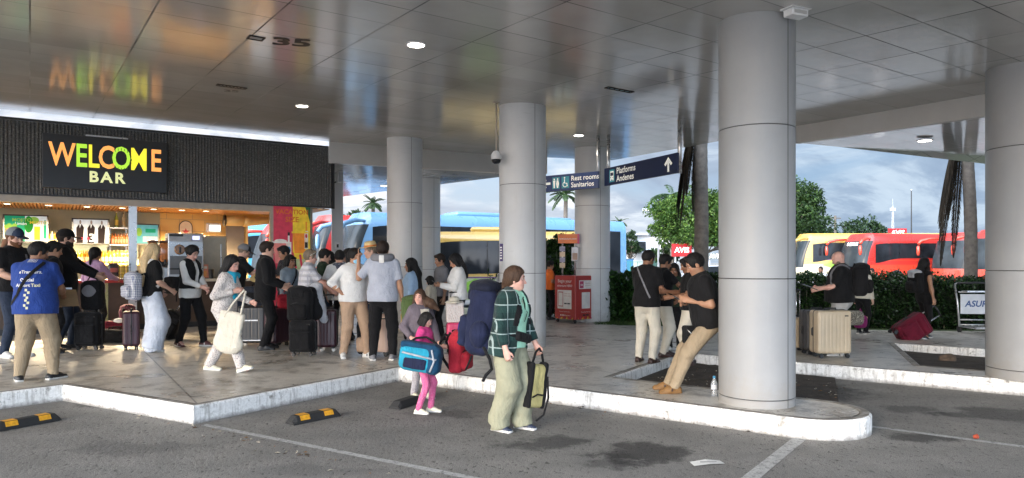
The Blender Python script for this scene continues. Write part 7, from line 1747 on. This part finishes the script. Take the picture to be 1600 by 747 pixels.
hl_ = W(P11, P11.hand_l); ho = empty('straw_hat', (hl_.x - .06, hl_.y - .08, hl_.z + .02), 0, 'pale straw hat held by the man in the dark printed shirt', 'hat'); MB().lathe([(.001, .09), (.05, .095), (.085, .08), (.095, .0), (.18, -.01), (.185, -.004), (.10, .006)], n=28, M=Matrix.Rotation(R(28), 4, 'X')).build('crown_and_brim', plain('straw', (.58, .42, .16), .8, 0, .15, 60, .3, 150), ho, True); MB().lathe([(.096, .006), (.099, .008), (.096, .03), (.093, .03)], n=28, M=Matrix.Rotation(R(28), 4, 'X')).build('band', F_BLK, ho, True)
P12 = who(452, 538, 396, -50, 'woman with short black hair in a grey denim shirt glancing at the camera', female=True, skin='tan', top=dict(mat=F_DENIM, sleeve=.85, collar=.014), bottom=jeans, shoes=wshoe, hair=('bob', 'black', .05), hands=dict(r=(.10, -.22, .85), l=(.28, .10, 1.0)), feet=((.10, .10), (-.22, -.08)), fpitch=(0, 30), hpitch=4)
surf_strap(P12, P12.shirt, 'bag_strap', [P12.C(.02, .10, .52), P12.C(.15, .03, .40), P12.C(.17, -.06, .22), P12.C(.12, -.14, .08)], .03, F_BLK)
soft_bag('handbag', W(P12, P12.C(.20, -.10, -.10)) - Vector((.05, .02, .12)), 20, 'soft red handbag hanging by the woman in the denim shirt', 'bag', [('body', [rbox((0, 0, .13), V(.19, .08, .13), None, .05, .07)], F_RED), ('flap', [ell((0, -.07, .18), V(.15, .03, .07), None)], F_RED), ('strap', MB().tube([(-.14, 0, .22), (-.02, .03, .38), (.13, 0, .22)], .011, 8), F_RED)])
P13 = who(478, 546, 387, 6, 'older person in a white checked shirt reaching for a suitcase handle', skin='pink', top=dict(mat=P_WPLAID, sleeve=.52, ease=.026, hem=-.12, collar=.014), bottom=jeans, shoes=wshoe, hair=('short', 'grey'), hpitch=6, lean=6, bulk=1.05, hands=dict(r=(.52, -.12, .92), l=(.48, .10, .94)))
gl = [P13.HP(.075, sg * .05, .075) for sg in (1, -1)]; MB().tube([P13.HP(-.02, .088, .03), P13.HP(.06, .075, .088), P13.HP(.085, .03, .096), P13.HP(.085, -.03, .096), P13.HP(.06, -.075, .088), P13.HP(-.02, -.088, .03)], .006, 6).build('glasses', plain('glasses_pale', (.5, .48, .42), .2), P13.root, True)
suitcase(at(474, 556), -4, .38, .27, .48, C_BLK, 'black soft suitcase carrying a backpack before the person in the checked shirt', soft=True, handle=.30)
g = at(470, 555); backpack('backpack', (g[0], g[1] - .03, PAV + .52), 86, .38, .22, .52, F_BLK, 'bulging black backpack strapped on the soft black suitcase', rot=(0, 0, 86))
g = at(490, 552); soft_bag('jacket', (g[0], g[1], PAV + .56), 0, 'pale grey lined jacket draped over the black backpack', 'jacket', [('shell', [cone((.17, -.04, -.02), (.06, -.02, .46), .075, .08, .05, flat=(V(0, 1, 0), 1.5)), cone((.06, -.02, .46), (-.14, -.04, .40), .08, .07, .05), cone((-.14, -.06, .40), (-.31, -.10, .0), .05, .035, .04)], F_GREYL), ('lining', [cone((.08, -.11, .06), (-.02, -.10, .40), .10, .09, .05, flat=(V(0, 1, 0), 1.6)), cone((-.02, -.10, .40), (-.16, -.13, .12), .08, .07, .05)], F_BLK), ('sleeve', [cone((-.10, -.16, .36), (-.02, -.19, .20), .040, .030, .02)], F_GREYL)], amp=.012)
suitcase(at(512, 548), 6, .31, .26, .60, C_PLUM, 'glossy dark plum suitcase with white wheels under the draped jacket', wheel=M_WHEELW, ribs=6, handle=.22)
who(504, 537, 386, 8, 'man in a dark green shirt with thick black hair behind the checked shirt', skin='light', top=dict(mat=F_DGREEN, sleeve=.46), bottom=jeans, shoes=bshoe, hair=('short', 'black'), hpitch=16, hands=dict(r=(.30, -.1, 1.05), l=(.42, .08, 1.12)))
who(516, 527, 390, 195, 'dark haired woman half hidden behind the man in dark green', female=True, skin='tan', top=dict(mat=F_BLK, sleeve=1.), bottom=blackp, shoes=bshoe, hair=('long', 'black', .3), hpitch=12)
P15 = who(530, 541, 388, 78, 'dark haired person in a plain white T-shirt seen from behind with a printed scarf', skin='light', top=dict(mat=F_WHITE, sleeve=.48, ease=.024, hem=-.10), bottom=blackp, shoes=bshoe, hair=('short', 'black'), hpitch=14, hands=dict(r=(.10, -.20, .96), l=(.02, .22, .90)), bulk=1.02)
sdf_obj('scarf', [cone(P15.C(-.01 + .075 * math.cos(a), .10 * math.sin(a), .51 - .02 * math.cos(a)), P15.C(-.01 + .075 * math.cos(a + .5), .10 * math.sin(a + .5), .51 - .02 * math.cos(a + .5)), .034 * P15.s, None, .02) for a in np.arange(0, 6.3, .5)] + [cone(P15.C(-.08, 0, .49), P15.C(-.11, .02, .40), .05, .03, .03)], P_SCP, P15.root, .0095, wrinkle(.007, 5))
who(547, 531, 386, 190, 'woman in profile facing left with black hair and a blue top behind the masked woman', female=True, skin='tan', top=dict(mat=F_LBLUE, sleeve=.5), bottom=blackp, shoes=bshoe, hair=('long', 'black', .3), hpitch=6)
P16 = who(552, 558, 385, -66, 'woman in a pale blue face mask and white top with a hand on her hip', female=True, skin='tan', top=dict(mat=F_WHITE, sleeve=.82, ease=.02, hem=-.04), bottom=dict(mat=F_TAN, knee=.012, ease=.02), shoes=dict(mat=SH_WHT, sole=SH_SOLE, stripe=SH_BLK), hair=('pony', 'black', .3), mask=plain('mask_blue', (.22, .50, .68), .7), bulk=1.2, hyaw=22, hands=dict(r=(.06, -.20, 1.0), l=(.20, .22, .92)), poles=dict(r=(-.5, -1., .1)), feet=((.16, .16), (-.02, -.16)), fyaw=(20, -20))
P17 = who(582, 541, 377, 196, 'man wearing a woven straw hat with an orange band behind the pointing man', skin='light', top=dict(mat=F_LBLUE, sleeve=.5), bottom=jeans, shoes=bshoe, hair=('crop', 'grey'), hat=('straw', plain('straw_pale', (.60, .45, .22), .8, 0, .15, 60, .3, 150), plain('band_orange', (.55, .17, .03), .7)), hpitch=8)
P18 = who(598, 563, 373, 84, 'man in a heather grey T-shirt seen from behind pointing one finger up', skin='tan', top=dict(mat=F_HEATHER, sleeve=.5, ease=.028, hem=-.08), bottom=dict(mat=F_BLK, knee=.02), shoes=dict(mat=SH_GRY, sole=SH_SOLE), hair=('short', 'dark'), bulk=1.08, point='l', hands=dict(l=(.12, .36, 1.43), r=(.02, -.28, .84)), poles=dict(l=(.1, .35, -1.)), feet=((.0, .14), (.02, -.14)), fyaw=(15, -15), hpitch=4)
npl = W(P18, P18.C(-.03, 0, .55)); o = soft_bag('neck_pillow', npl, RZ(P18), 'grey horseshoe neck pillow with a white tag around the pointing man', 'neck pillow', [('cushion', [cone((.10 * math.cos(a) , .115 * math.sin(a), 0), (.10 * math.cos(a + .4), .115 * math.sin(a + .4), 0), .052, None, .03) for a in np.arange(.5, 5.5, .4)], F_GREYM), ('tag', MB().box((-.155, .0, -.02), (.006, .07, .11), bev=.002), SH_WHT)], amp=.004)
suitcase(at(591, 556), -10, .40, .26, .58, C_BEIGE, 'beige suitcase standing behind the legs of the pointing man', ribs=6)
g = at(570, 557); backpack('backpack', (g[0], g[1] + .08, PAV + .02), 70, .26, .18, .52, F_BLK, 'black backpack with tan straps on the floor left of the pointing man', pocket=F_TAN)
P19 = who(644, 549, 401, 172, 'woman with long black hair and a light blue top facing left', female=True, skin='tan', top=dict(mat=F_LBLUE, sleeve=.9, ease=.02), bottom=blackp, shoes=bshoe, hair=('long', 'black', .5), hpitch=2)
who(690, 531, 394, 205, 'person in a dark grey top behind the woman in the white hoodie', skin='tan', top=dict(mat=F_GREYM, sleeve=.5), bottom=blackp, shoes=bshoe, hair=('short', 'dark'), hpitch=12)
who(674, 536, 428, 160, 'black haired child in a pale top between the columns and the hoodie woman', skin='light', top=dict(mat=F_CREAM, sleeve=.5), bottom=jeans, shoes=bshoe, hair=('bob', 'black'), headscale=.92, hpitch=20)
P22 = who(716, 549, 393, 187, 'woman in a white hoodie with tied black hair looking at a phone', female=True, skin='tan', top=dict(mat=F_WHITE, sleeve=1., ease=.03, srad=.05, hem=-.02, collar=.038, name='hoodie'), bottom=blackp, shoes=bshoe, hair=('long', 'black', .22), hpitch=28, hands=dict(r=(.32, -.04, 1.16), l=(.32, .05, 1.16)))
def phone(ps, hand, label, rz=0., sz=(.075, .009, .15), tilt=35, off=(0, 0, .02), cat='phone', name='phone'):
    p = W(ps, getattr(ps, 'hand_' + hand)) + Vector(off); o = empty(name, p, ps.root.rotation_euler.z - R(90) + R(rz), label, cat); M = Matrix.Rotation(R(-90 + tilt), 4, 'X'); MB().box((0, 0, 0), sz, bev=.003, M=M).build('case', M_BLK, o); MB().box((0, sz[1] * .5 * -1 - .0006, 0), (sz[0] * .9, .001, sz[2] * .92), M=M).build('display', glow('phone_display', (.35, .42, .5), .5), o); return o
phone(P22, 'r', 'phone held in both hands by the woman in the white hoodie')
g = at(711, 552); suitcase(g, 10, .27, .22, .42, C_PINK, 'bright pink suitcase behind the two girls at the kerb', handle=.46, ribs=5)
soft_bag('printed_bag', (g[0], g[1] - .02, PAV + .49), 10, 'white bag with red printing standing on the pink suitcase', 'bag', [('body', [rbox((0, 0, .16), V(.14, .07, .17), None, .02, .03)], pattern_mat('red_print_white', lambda t: spots(t, (.62, .58, .56), (.42, .06, .07), 17, .22))), ('handle', MB().tube([(-.06, 0, .32), (-.03, 0, .40), (.03, 0, .40), (.06, 0, .32)], .008, 6), F_WHITE)])
soft_bag('sun_hat', (g[0] - .02, g[1] - .05, PAV + .80), 0, 'soft cream sun hat resting on the printed bag', 'hat', [('brim', [ell((0, 0, .0), V(.16, .13, .025), None)], F_CREAM), ('crown', [ell((.01, 0, .04), V(.09, .08, .06), None)], F_CREAM)], amp=.01)
# --- the family on the roadway
P23 = who(656, 622, 448, 300, 'girl with windblown long brown hair in a grey hooded top on the roadway', z=0, female=True, skin='pink', top=dict(mat=F_PURPG, sleeve=1., ease=.03, srad=.05, open=0, name='hoodie', collar=.03), bottom=dict(mat=P_LEOP, ease=.012), shoes=dict(mat=SH_CRM, sole=SH_SOLE), hair=('long', 'brown', .36), headscale=.94, hyaw=-52, hpitch=0, hands=dict(r=(.14, -.24, .98), l=(.20, .26, .80)), feet=((.06, .09), (-.04, -.08)))
hw_ = [cone(P23.HP(-.05, .06, -.02), P23.HP(-.02, .20, -.10), .05, .05, .03), cone(P23.HP(-.02, .20, -.10), P23.HP(-.02, .33, -.20), .05, .015, .03)]
hb_ = sdf_obj('hair_strand', hw_, HR['brown'], P23.root, .008, lambda P: vnoise(P * np.array([70, 70, 18], np.float32), 3) * .006)
hb_.parent = P23.hair
surf_strap(P23, P23.hoodie, 'shirt_panel', [P23.C(.12, .0, .48), P23.C(.16, .0, .36), P23.C(.16, .0, .2), P23.C(.14, 0, .06)], .11, F_CREAM, .004)
backpack('backpack', W(P23, P23.C(-.23, .04, .12)), RZ(P23), .31, .22, .40, F_GREEN, 'olive green backpack with an ochre pocket worn by the windblown girl', pocket=F_OCHRE)
P24 = who(662, 645, 484, -16, 'small girl with a black bob in a pink top and pink leggings carrying bags', z=0, female=False, skin='pink', top=dict(mat=F_PINK, sleeve=.52, ease=.02, hem=-.06), bottom=dict(mat=P_PINKP, ease=.006), shoes=dict(mat=SH_CRM, sole=SH_SOLE, size=1.08), hair=('bob', 'black', .10), headscale=.98, hpitch=26, hyaw=-8, hands=dict(r=(.16, -.20, 1.08), l=(.30, .08, 1.12)), feet=((.10, .08), (-.06, -.10)), bulk=1.05, fyaw=(0, -14), poles=dict(r=(-.8, -.7, .1)))
w_, hh = .34, .21
g = W(P24, (.02, -.26, .50)); soft_bag('sports_bag', g, -6, 'teal and navy sports bag slung across the small girl in pink', 'bag', [('body', [rbox((0, 0, .12), V(.215, .10, .145), None, .05, .085)], F_TEAL), ('end_panel', [rbox((.15, -.0, .12), V(.075, .108, .15), None, .03, .06), rbox((-.02, 0, .245), V(.19, .085, .035), None, .03, .025)], fabric('cloth_deep_teal', (.008, .045, .095))), ('mesh_pocket', [rbox((-.03, -.095, .07), V(.12, .02, .055), None, .02, .015)], F_NAVY), ('piping', MB().tube([(-.17, -.108, .17), (.02, -.115, .155), (.19, -.105, .14)], .010, 8).tube([(.13, -.11, .235), (.17, -.112, .12), (.14, -.11, .01)], .010, 8), F_GREYL), ('strap', MB().tube([(-.16, 0, .24), (-.08, .05, .31), (.02, .08, .33), (.14, .06, .28), (.18, .02, .22)], .012, 8), F_BLK)], rot=(0, 8, -6), amp=.004)
g = W(P24, (.36, .06, .44)); backpack('backpack', g + Vector((0, .06, -.02)), 160, .25, .16, .44, F_RED, 'red child backpack held before the small girl in pink', pocket=F_RED)
sdf_obj('jumper', [cone(P24.T(.10, -.12, -.02), P24.T(.13, .10, -.02), .045 * P24.s, .04 * P24.s, .03), cone(P24.T(.12, -.02, -.03), P24.T(.14, -.02, -.14), .04 * P24.s, .025 * P24.s, .03)], P_LEOP, P24.root, .009, wrinkle(.008, 2))
# foreground woman
P25 = who(794, 671, 419, -26, 'woman in an open dark green plaid shirt crossing the roadway in front', z=0, stoop=1.03, female=True, skin='pink', h=.0068, top=dict(mat=F_MINT, sleeve=.3, vneck=True, hem=-.04, ease=.018), jacket=dict(mat=P_PLAID, sleeve=.93, ease=.036, srad=.05, open=.115, hem=-.13, collar=.022, name='overshirt', flare=.02), bottom=dict(mat=F_OLIVEP, flare=.045, knee=.035, ease=.026), shoes=dict(mat=SH_NVY, sole=SH_SOLE, stripe=SH_WHT), hair=('lowpony', 'brown'), hpitch=4, hyaw=20, lean=7, bulk=1.16, hands=dict(r=(.10, -.26, .87), l=(.24, .22, .84)), feet=((.10, .10), (-.07, -.10)), curl=(.8, .9), fpitch=(0, 0), fyaw=(-6, -14))
surf_strap(P25, P25.shirt, 'lanyard', [P25.C(.08, .06, .50), P25.C(.15, .02, .36), P25.C(.17, -.02, .24)], .012, F_BLK, .008)
o = soft_bag('belt_bag', W(P25, P25.T(.165, -.01, .075)) , 64, 'black belt bag worn by the woman in the plaid shirt', 'bag', [('pouch', [rbox((0, 0, 0), V(.14, .04, .048), None, .02, .03)], F_BLK), ('belt', MB().tube([(-.14, .01, .0), (-.20, .09, -.01), (-.18, .2, -.02)], .016, 8).tube([(.14, .01, 0), (.20, .08, .01), (.2, .16, .02)], .016, 8), F_BLK)], amp=.003, rot=(0, 12, 62))
g = W(P25, P25.C(-.30, .02, -.12)); bp = backpack('hiking_backpack', g - Vector((.03, 0, .06)), -8, .42, .31, .70, F_NAVY, 'huge navy hiking backpack on the woman in the plaid shirt', trek=True, mat2=fabric('cloth_blue_black', (.010, .012, .024)), rot=(0, 8, -8), amp=.012)
sdf_obj('logo_patch', [ell((-.225, -.06, .24), V(.012, .05, .06), None)], fabric('cloth_bright_navy', (.018, .025, .16)), bp, .008); 
MB().tube([(.06, -.2, .10), (.14, -.23, .0), (.17, -.22, -.09), (.12, -.22, -.16), (.10, -.2, -.22)], .016, 8).tube([(-.04, -.19, .0), (-.08, -.2, -.14)], .010, 6).build('hanging_strap', F_BLK, bp, True)
for sg in (1, -1): surf_strap(P25, P25.overshirt, 'backpack_strap', [P25.C(-.12, sg * .10, .48), P25.C(0, sg * .11, .53), P25.C(.13, sg * .125, .40), P25.C(.13, sg * .15, .2)], .055, F_BLK)
hl_ = W(P25, P25.hand_l); bg_ = soft_bag('carrier_bag', (hl_.x - .06, hl_.y - .10, hl_.z - .52), 40, 'pale yellow and black carrier bag hanging from the walking woman', 'bag', [('body', [rbox((0, 0, .20), V(.105, .05, .21), None, .03, .04)], F_YEL), ('side_panel', [rbox((.085, 0, .21), V(.034, .055, .225), None, .02, .03), rbox((-.09, 0, .21), V(.024, .055, .22), None, .02, .02)], F_BLK), ('zip_pocket', MB().tube([(-.08, -.065, .10), (-.02, -.068, .13), (.06, -.066, .12)], .008, 8), F_BLK), ('handle', MB().tube([(-.07, 0, .40), (-.04, 0, .52), (0, 0, .56), (.04, 0, .52), (.08, 0, .40)], .012, 8).tube([(.10, -.05, .30), (.13, -.06, .10), (.08, -.07, -.06), (.0, -.06, -.12)], .010, 8), F_BLK)], rot=(0, 8, 40))
# --- right-hand groups
who(858, 499, 406, 20, 'person in an orange T-shirt half hidden behind the middle column', skin='tan', top=dict(mat=F_ORANGE, sleeve=.45), bottom=blackp, shoes=bshoe, hair=('short', 'black'), hands=dict(r=(.26, -.10, 1.1), l=(.28, .10, 1.1)))
crm = dict(mat=F_CREAM, knee=.016, ease=.016)
PA = who(1010, 566, 387, 66, 'man in black polo and cream trousers with his back turned, left of the huddle', skin='brown', top=dict(mat=F_BLK, sleeve=.46, ease=.02, hem=-.08, collar=.014), bottom=crm, shoes=dict(mat=SH_BRN, sole=SH_BRN), hair=('short', 'black'), hpitch=26, hyaw=-14, bulk=1.1, hands=dict(r=(.26, -.16, 1.02), l=(.28, .06, 1.05)), feet=((.0, .13), (-.06, -.12)))
surf_strap(PA, PA.shirt, 'bag_strap', [PA.C(-.06, .10, .50), PA.C(-.14, .05, .42), PA.C(-.18, -.04, .24), PA.C(-.14, -.12, .06)], .024, F_GREYM)
PB = who(1036, 557, 394, 22, 'man in black polo and cream trousers reaching out his hand in the huddle', skin='brown', top=dict(mat=F_BLK, sleeve=.46, ease=.02, hem=-.08, collar=.014), bottom=crm, shoes=dict(mat=SH_BRN, sole=SH_BRN), hair=('short', 'black'), hpitch=20, hands=dict(r=(.46, -.10, 1.06), l=(.30, .10, 1.0)), feet=((.08, .10), (-.04, -.10)))
PC = who(1054, 548, 409, 262, 'woman in dark clothes and white trainers in the middle of the huddle', female=True, skin='brown', top=dict(mat=F_DGREEN, sleeve=.5), bottom=dict(mat=F_BLK, knee=.02), shoes=wshoe, hair=('long', 'black', .3), hpitch=16, hands=dict(r=(.24, -.1, 1.0), l=(.24, .1, 1.0)))
PE = who(1078, 570, 398, 188, 'black haired man facing left, hidden behind the man leaning on the column', skin='brown', top=dict(mat=F_BLK, sleeve=.46), bottom=crm, shoes=dict(mat=SH_BRN, sole=SH_BRN), hair=('short', 'black'), hpitch=20, hands=dict(r=(.36, -.06, 1.16), l=(.3, .1, 1.08)))
gX = G(1055, 613); PD = person(gX, 180, 1.66, 'man in khaki trousers and tan boots leaning back against the nearest column', skin='tan', top=dict(mat=F_BLK, sleeve=.46, ease=.02, hem=-.08, collar=.016), bottom=dict(mat=F_KHAKI, knee=.014, ease=.018), shoes=dict(mat=SH_TAN, sole=SH_SOLT, top=.13, stripe=SH_BRN), hair=('short', 'black'), lean=13, hpitch=30, bulk=1.08, belly=.2, pelvis=(-.39, 0, .835), hands=dict(r=(-.16, -.07, 1.03), l=(-.15, .07, 1.06)), feet=((.02, .06), (.06, -.10)), h=.0072, knees={1: (.8, .1, .5), -1: (.8, -.1, .5)})
surf_strap(PD, PD.shirt, 'bag_strap', [PD.C(-.04, .1, .51), PD.C(.13, .06, .40), PD.C(.16, -.03, .22), PD.C(.10, -.14, .06)], .024, F_BLK)
phone(PD, 'r', 'phone held low by the man leaning on the column', off=(-.04, 0, .03))
soft_bag('shoulder_bag', W(PD, PD.T(.22, -.02, -.10)) - Vector((0, .02, .12)), 20, 'small black shoulder bag hanging in front of the man leaning on the column', 'bag', [('body', [rbox((0, 0, .10), V(.12, .05, .10), None, .02, .03)], F_BLK), ('flap', [rbox((0, -.045, .14), V(.11, .015, .06), None, .01, .012)], F_BLK), ('chain', MB().tube([(-.10, -.05, .16), (0, -.07, .06), (.10, -.05, .18)], .006, 6), M_STEEL)])
PBd = who(1315, 555, 388, 183, 'stout bald man in a black T-shirt reading a tablet beside pale suitcases', skin='pink', top=dict(mat=F_BLK, sleeve=.5, ease=.024, hem=-.06), bottom=dict(mat=F_GREYP, knee=.03, ease=.022), shoes=wshoe, bulk=1.28, belly=.75, hpitch=26, beard='grey', hands=dict(r=(.345, -.06, 1.09), l=(.345, .07, 1.08)), feet=((.06, .12), (-.05, -.14)))
phone(PBd, 'r', 'black tablet held by the bald man', sz=(.17, .012, .24), tilt=20, off=(-.06, 0, .03), cat='tablet', name='tablet')
backpack('backpack', W(PBd, PBd.C(-.27, 0, .04)), RZ(PBd), .34, .22, .48, F_BLK, 'black backpack hanging from the shoulders of the bald man')
for sg in (1, -1): surf_strap(PBd, PBd.shirt, 'backpack_strap', [PBd.C(-.12, sg * .11, .48), PBd.C(0, sg * .12, .53), PBd.C(.15, sg * .14, .40), PBd.C(.14, sg * .18, .2)], .05, F_GREYM)
PH = who(1347, 522, 411, 62, 'person with long brown hair and a cream hooded top behind the bald man', female=True, skin='light', top=dict(mat=F_CREAM, sleeve=1., ease=.03, srad=.05, name='hoodie'), bottom=blackp, shoes=bwshoe, hair=('long', 'brown', .42), hpitch=6)
g = G(1335, 530); soft_bag('giraffe_bag', (g[0], g[1], PAV + .26), 10, 'giraffe print bag hanging between the bald man and the long haired person', 'bag', [('body', [rbox((0, 0, .13), V(.17, .09, .14), None, .05, .08)], P_GIR), ('handle', MB().tube([(-.10, 0, .24), (-.04, 0, .42), (.04, 0, .42), (.10, 0, .24)], .012, 8), F_BLK)])
g = G(1345, 527); soft_bag('shoulder_bag', (g[0] + .03, g[1] + .08, PAV + .17), 20, 'magenta bag hanging beside the giraffe print bag', 'bag', [('body', [rbox((0, 0, .12), V(.13, .08, .13), None, .04, .07)], F_MAG), ('handle', MB().tube([(-.08, 0, .22), (0, 0, .36), (.08, 0, .22)], .011, 8), F_MAG)])
suitcase(at(1297, 558), 4, .52, .30, .64, C_CREAM, 'large cream ribbed suitcase standing in front of the bald man', ribs=9, trim=M_BLK)
suitcase(at(1276, 553), 8, .46, .28, .62, C_DKG, 'charcoal suitcase half hidden behind the large cream one', ribs=8)
suitcase(at(1241, 549), 12, .38, .25, .48, C_CREAM, 'small cream suitcase with raised handles beside the nearest column', handle=.40, ribs=6)
g = at(1248, 541); suitcase(g, 20, .36, .24, .46, C_BLK, 'black cabin case with a raised handle behind the small cream one', handle=.42, ribs=6)
PW = who(1443, 529, 401, 42, 'woman in black with long dark hair walking with a maroon suitcase', female=True, skin='tan', top=dict(mat=F_BLK, sleeve=0.08, ease=.012, hem=.04), bottom=dict(mat=F_BLK), shoes=bwshoe, hair=('long', 'black', .46), hands=dict(r=(.0, -.28, .82), l=(.16, .2, .9)), feet=((.12, .09), (-.10, -.09)), hpitch=2, fpitch=(0, 14))
backpack('backpack', W(PW, PW.C(-.20, .0, .04)), RZ(PW), .30, .17, .42, F_BLK, 'black backpack slung on the woman pulling the maroon suitcase', mat2=F_GREYL)
g = G(1399, 530); suitcase((g[0], g[1], PAV), 0, .42, .30, .58, F_MAROON, 'maroon soft suitcase tilted and pulled by the woman in black', handle=.34, soft=True, tilt=58)
who(1283, 486, 415, 250, 'bald man in a white T-shirt beyond the hedge by the yellow coach', z=0, skin='brown', top=dict(mat=F_WHITE, sleeve=.46), bottom=blackp, shoes=bshoe, hair=('crop', 'black'), bulk=1.1)
who(1363, 486, 418, 240, 'dark haired person in a white shirt beyond the hedge by the red coach', z=0, skin='brown', top=dict(mat=F_WHITE, sleeve=.46), bottom=blackp, shoes=bshoe, hair=('short', 'black'))
# --- luggage trolley
g = G(1524, 520); tr = empty('luggage_trolley', g, R(-6), 'grey metal luggage trolley with an advert panel by the right column', 'trolley')
for sg in (-1, 1):
    MB().tube([(sg * .30, .0, .12), (sg * .33, .02, .60), (sg * .34, .10, .98), (sg * .34, -.02, 1.0)], .018, 10).build('upright', M_ALU, tr, True); MB().tube([(sg * .30, 0, .13), (sg * .26, -.55, .13), (sg * .16, -.85, .15)], .018, 10).build('side_rail', M_ALU, tr, True)
MB().tube([(-.36, -.03, 1.0), (0, -.05, 1.01), (.36, -.03, 1.0)], .020, 10).build('push_bar', M_BLK, tr, True); MB().box((0, -.012, .58), (.58, .014, .40), bev=.006).build('advert_panel', plain('panel_pale', (.55, .57, .60), .4), tr); text_on('lettering', 'ASUR', .17, frame_matrix((0, -.022, .58), (1, 0, 0), (0, 0, 1)), plain('ink_blue', (.02, .06, .20), .4), tr, bold=.03, shear=.2)
for zz in (.16, .26, .82): MB().tube([(-.31, .02, zz), (.31, .02, zz)], .013, 8).build('cross_bar', M_ALU, tr, True)
for k in range(4): MB().tube([(-.20 + .13 * k, 0, .14), (-.16 + .11 * k, -.78, .15)], .010, 8).build('deck_bar', M_ALU, tr, True)
MB().box((0, -.12, .84), (.54, .22, .02)).build('basket', M_ALU, tr)
for x_, y_ in ((-.28, .05), (.28, .05), (0, -.8)):
    fk = MB().box((x_, y_, .10), (.04, .05, .08), bev=.01).build('castor_fork', M_BLK, tr); MB().lathe([(.02, -.02), (.065, -.02), (.065, .02), (.02, .02)], n=18, M=Matrix.Translation((x_, y_, .066)) @ Matrix.Rotation(R(90), 4, 'Y')).build('castor_wheel', M_TYRE, fk, True, 40)
# --- wheel stops
def wheel_stop(p, q, label, refl=True):
    p, q = Vector(p), Vector(q); L = (q - p).length; m = (p + q) / 2; o = empty('wheel_stop', (m.x, m.y, .0), math.atan2(q.y - p.y, q.x - p.x), label, 'wheel stop', None)
    prof = [(-.075, 0), (.075, 0), (.07, .028), (.045, .078), (-.045, .078), (-.07, .028)]; xs = [-L / 2, -L / 2 + .05, L / 2 - .05, L / 2]; sc = [.35, 1, 1, .35]; mb = MB()
    for x_, s_ in zip(xs, sc): mb.v += [(x_, y_, .004 + z_ * s_) for y_, z_ in prof]
    for k in range(3):
        for i in range(6): j = (i + 1) % 6; mb.f.append((k * 6 + i, k * 6 + j, (k + 1) * 6 + j, (k + 1) * 6 + i)); mb.mi.append(0)
    mb.f += [(5, 4, 3, 2, 1, 0), tuple(range(18, 24))]; mb.mi += [0, 0]; mb.build('block', plain('rubber_black', (.018, .018, .018), .8, 0, .3, 14, .4, 60), o)
    for c in ((-.25, .25) if refl else ()):
        a, b = c * L - .055, c * L + .055
        for sg in (-1, 1): pts = [(a, sg * .0715, .036), (b, sg * .0715, .036), (b, sg * .0475, .081), (a, sg * .0475, .081)]; MB().add(pts, [(0, 1, 2, 3) if sg < 0 else (3, 2, 1, 0)]).build('reflector', plain('reflector_yellow', (.70, .33, .02), .45, 0, .25, 30), o)
        MB().quad((a, -.045, .0845), (b, -.045, .0845), (b, .045, .0845), (a, .045, .0845)).build('reflector', _M['reflector_yellow'], o)
wheel_stop(G(452, 664, 0)[:2], G(526, 649, 0)[:2], 'black rubber wheel stop with yellow patches below the kerb corner'); wheel_stop(G(-14, 675, 0)[:2], G(90, 656, 0)[:2], 'black rubber wheel stop with yellow patches at the left edge'); wheel_stop(G(616, 640, 0)[:2], G(652, 628, 0)[:2], 'plain black wheel stop half hidden behind the two girls', False)
# --- litter and small things
g = G(1104, 725, 0); o = empty('paper_sheet', (g[0], g[1], .006), .2, 'crumpled white paper lying on the asphalt near the bay line', 'paper'); MB().add([(-.13, -.05, 0), (.0, -.065, .012), (.13, -.05, .004), (.14, .05, .0), (.02, .06, .014), (-.12, .055, .003)], [(0, 1, 4, 5), (1, 2, 3, 4)]).build('sheet', plain('paper_white', (.66, .66, .64), .7, 0, .1, 20), o); MB().add([(-.06, -.01, .012), (.07, -.03, .014), (.08, -.012, .014), (-.05, .012, .014)], [(0, 1, 2, 3)]).build('fold', plain('paper_shade', (.3, .3, .3), .7), o)  # grey strip paints the shade of the crease onto the sheet
g = G(1524, 686, 0); o = empty('crushed_cup', (g[0], g[1], .0), .6, 'small crushed orange cup on the asphalt near the right bay line', 'cup'); MB().lathe([(.004, .002), (.024, .002), (.032, .05), (.029, .05), (.02, .01)], n=12, M=Matrix.Rotation(R(70), 4, 'X') @ Matrix.Translation((0, .03, -.01))).build('cup', plain('cup_orange', (.32, .06, .03), .5), o, True, 40); MB().box((.02, .0, .012), (.04, .03, .02), bev=.006).build('lid', _M['cup_orange'], o); o.scale = (.7, .7, .7)
g = G(1116, 619); o = empty('water_bottle', g, 0, 'clear plastic water bottle standing at the foot of the nearest column', 'bottle'); t = NT('bottle_plastic'); t.set(base=(.9, .95, 1.), rough=.08, trans=.85); MB().lathe([(.005, 0), (.032, .004), (.033, .06), (.029, .07), (.033, .08), (.033, .14), (.015, .18), (.013, .195)], n=18).build('vessel', t.m, o, True, 40); MB().lathe([(.0335, .075), (.0338, .075), (.0338, .125), (.0335, .125)], n=18).build('label', plain('bottle_label', (.55, .58, .62), .4), o); MB().lathe([(.015, .19), (.015, .215), (.002, .217)], n=14).build('cap', plain('cap_blue', (.05, .25, .45), .4), o, True, 40)
g = G(1481, 569, 0); o = sdf_obj('stone', [ell((0, 0, .05), V(.13, .09, .07), None), ell((.05, .02, .08), V(.06, .06, .05), None), ell((-.07, 0, .03), V(.08, .07, .04), None)], plain('stone_brown', (.12, .085, .06), .9, 0, .3, 14, .5, 40), None, .012, lambda P: vnoise(P * 22, 4) * .016); o.location = (g[0], g[1], .03); tag(o, 'rough brown stone lying in the right planting notch', 'stone')
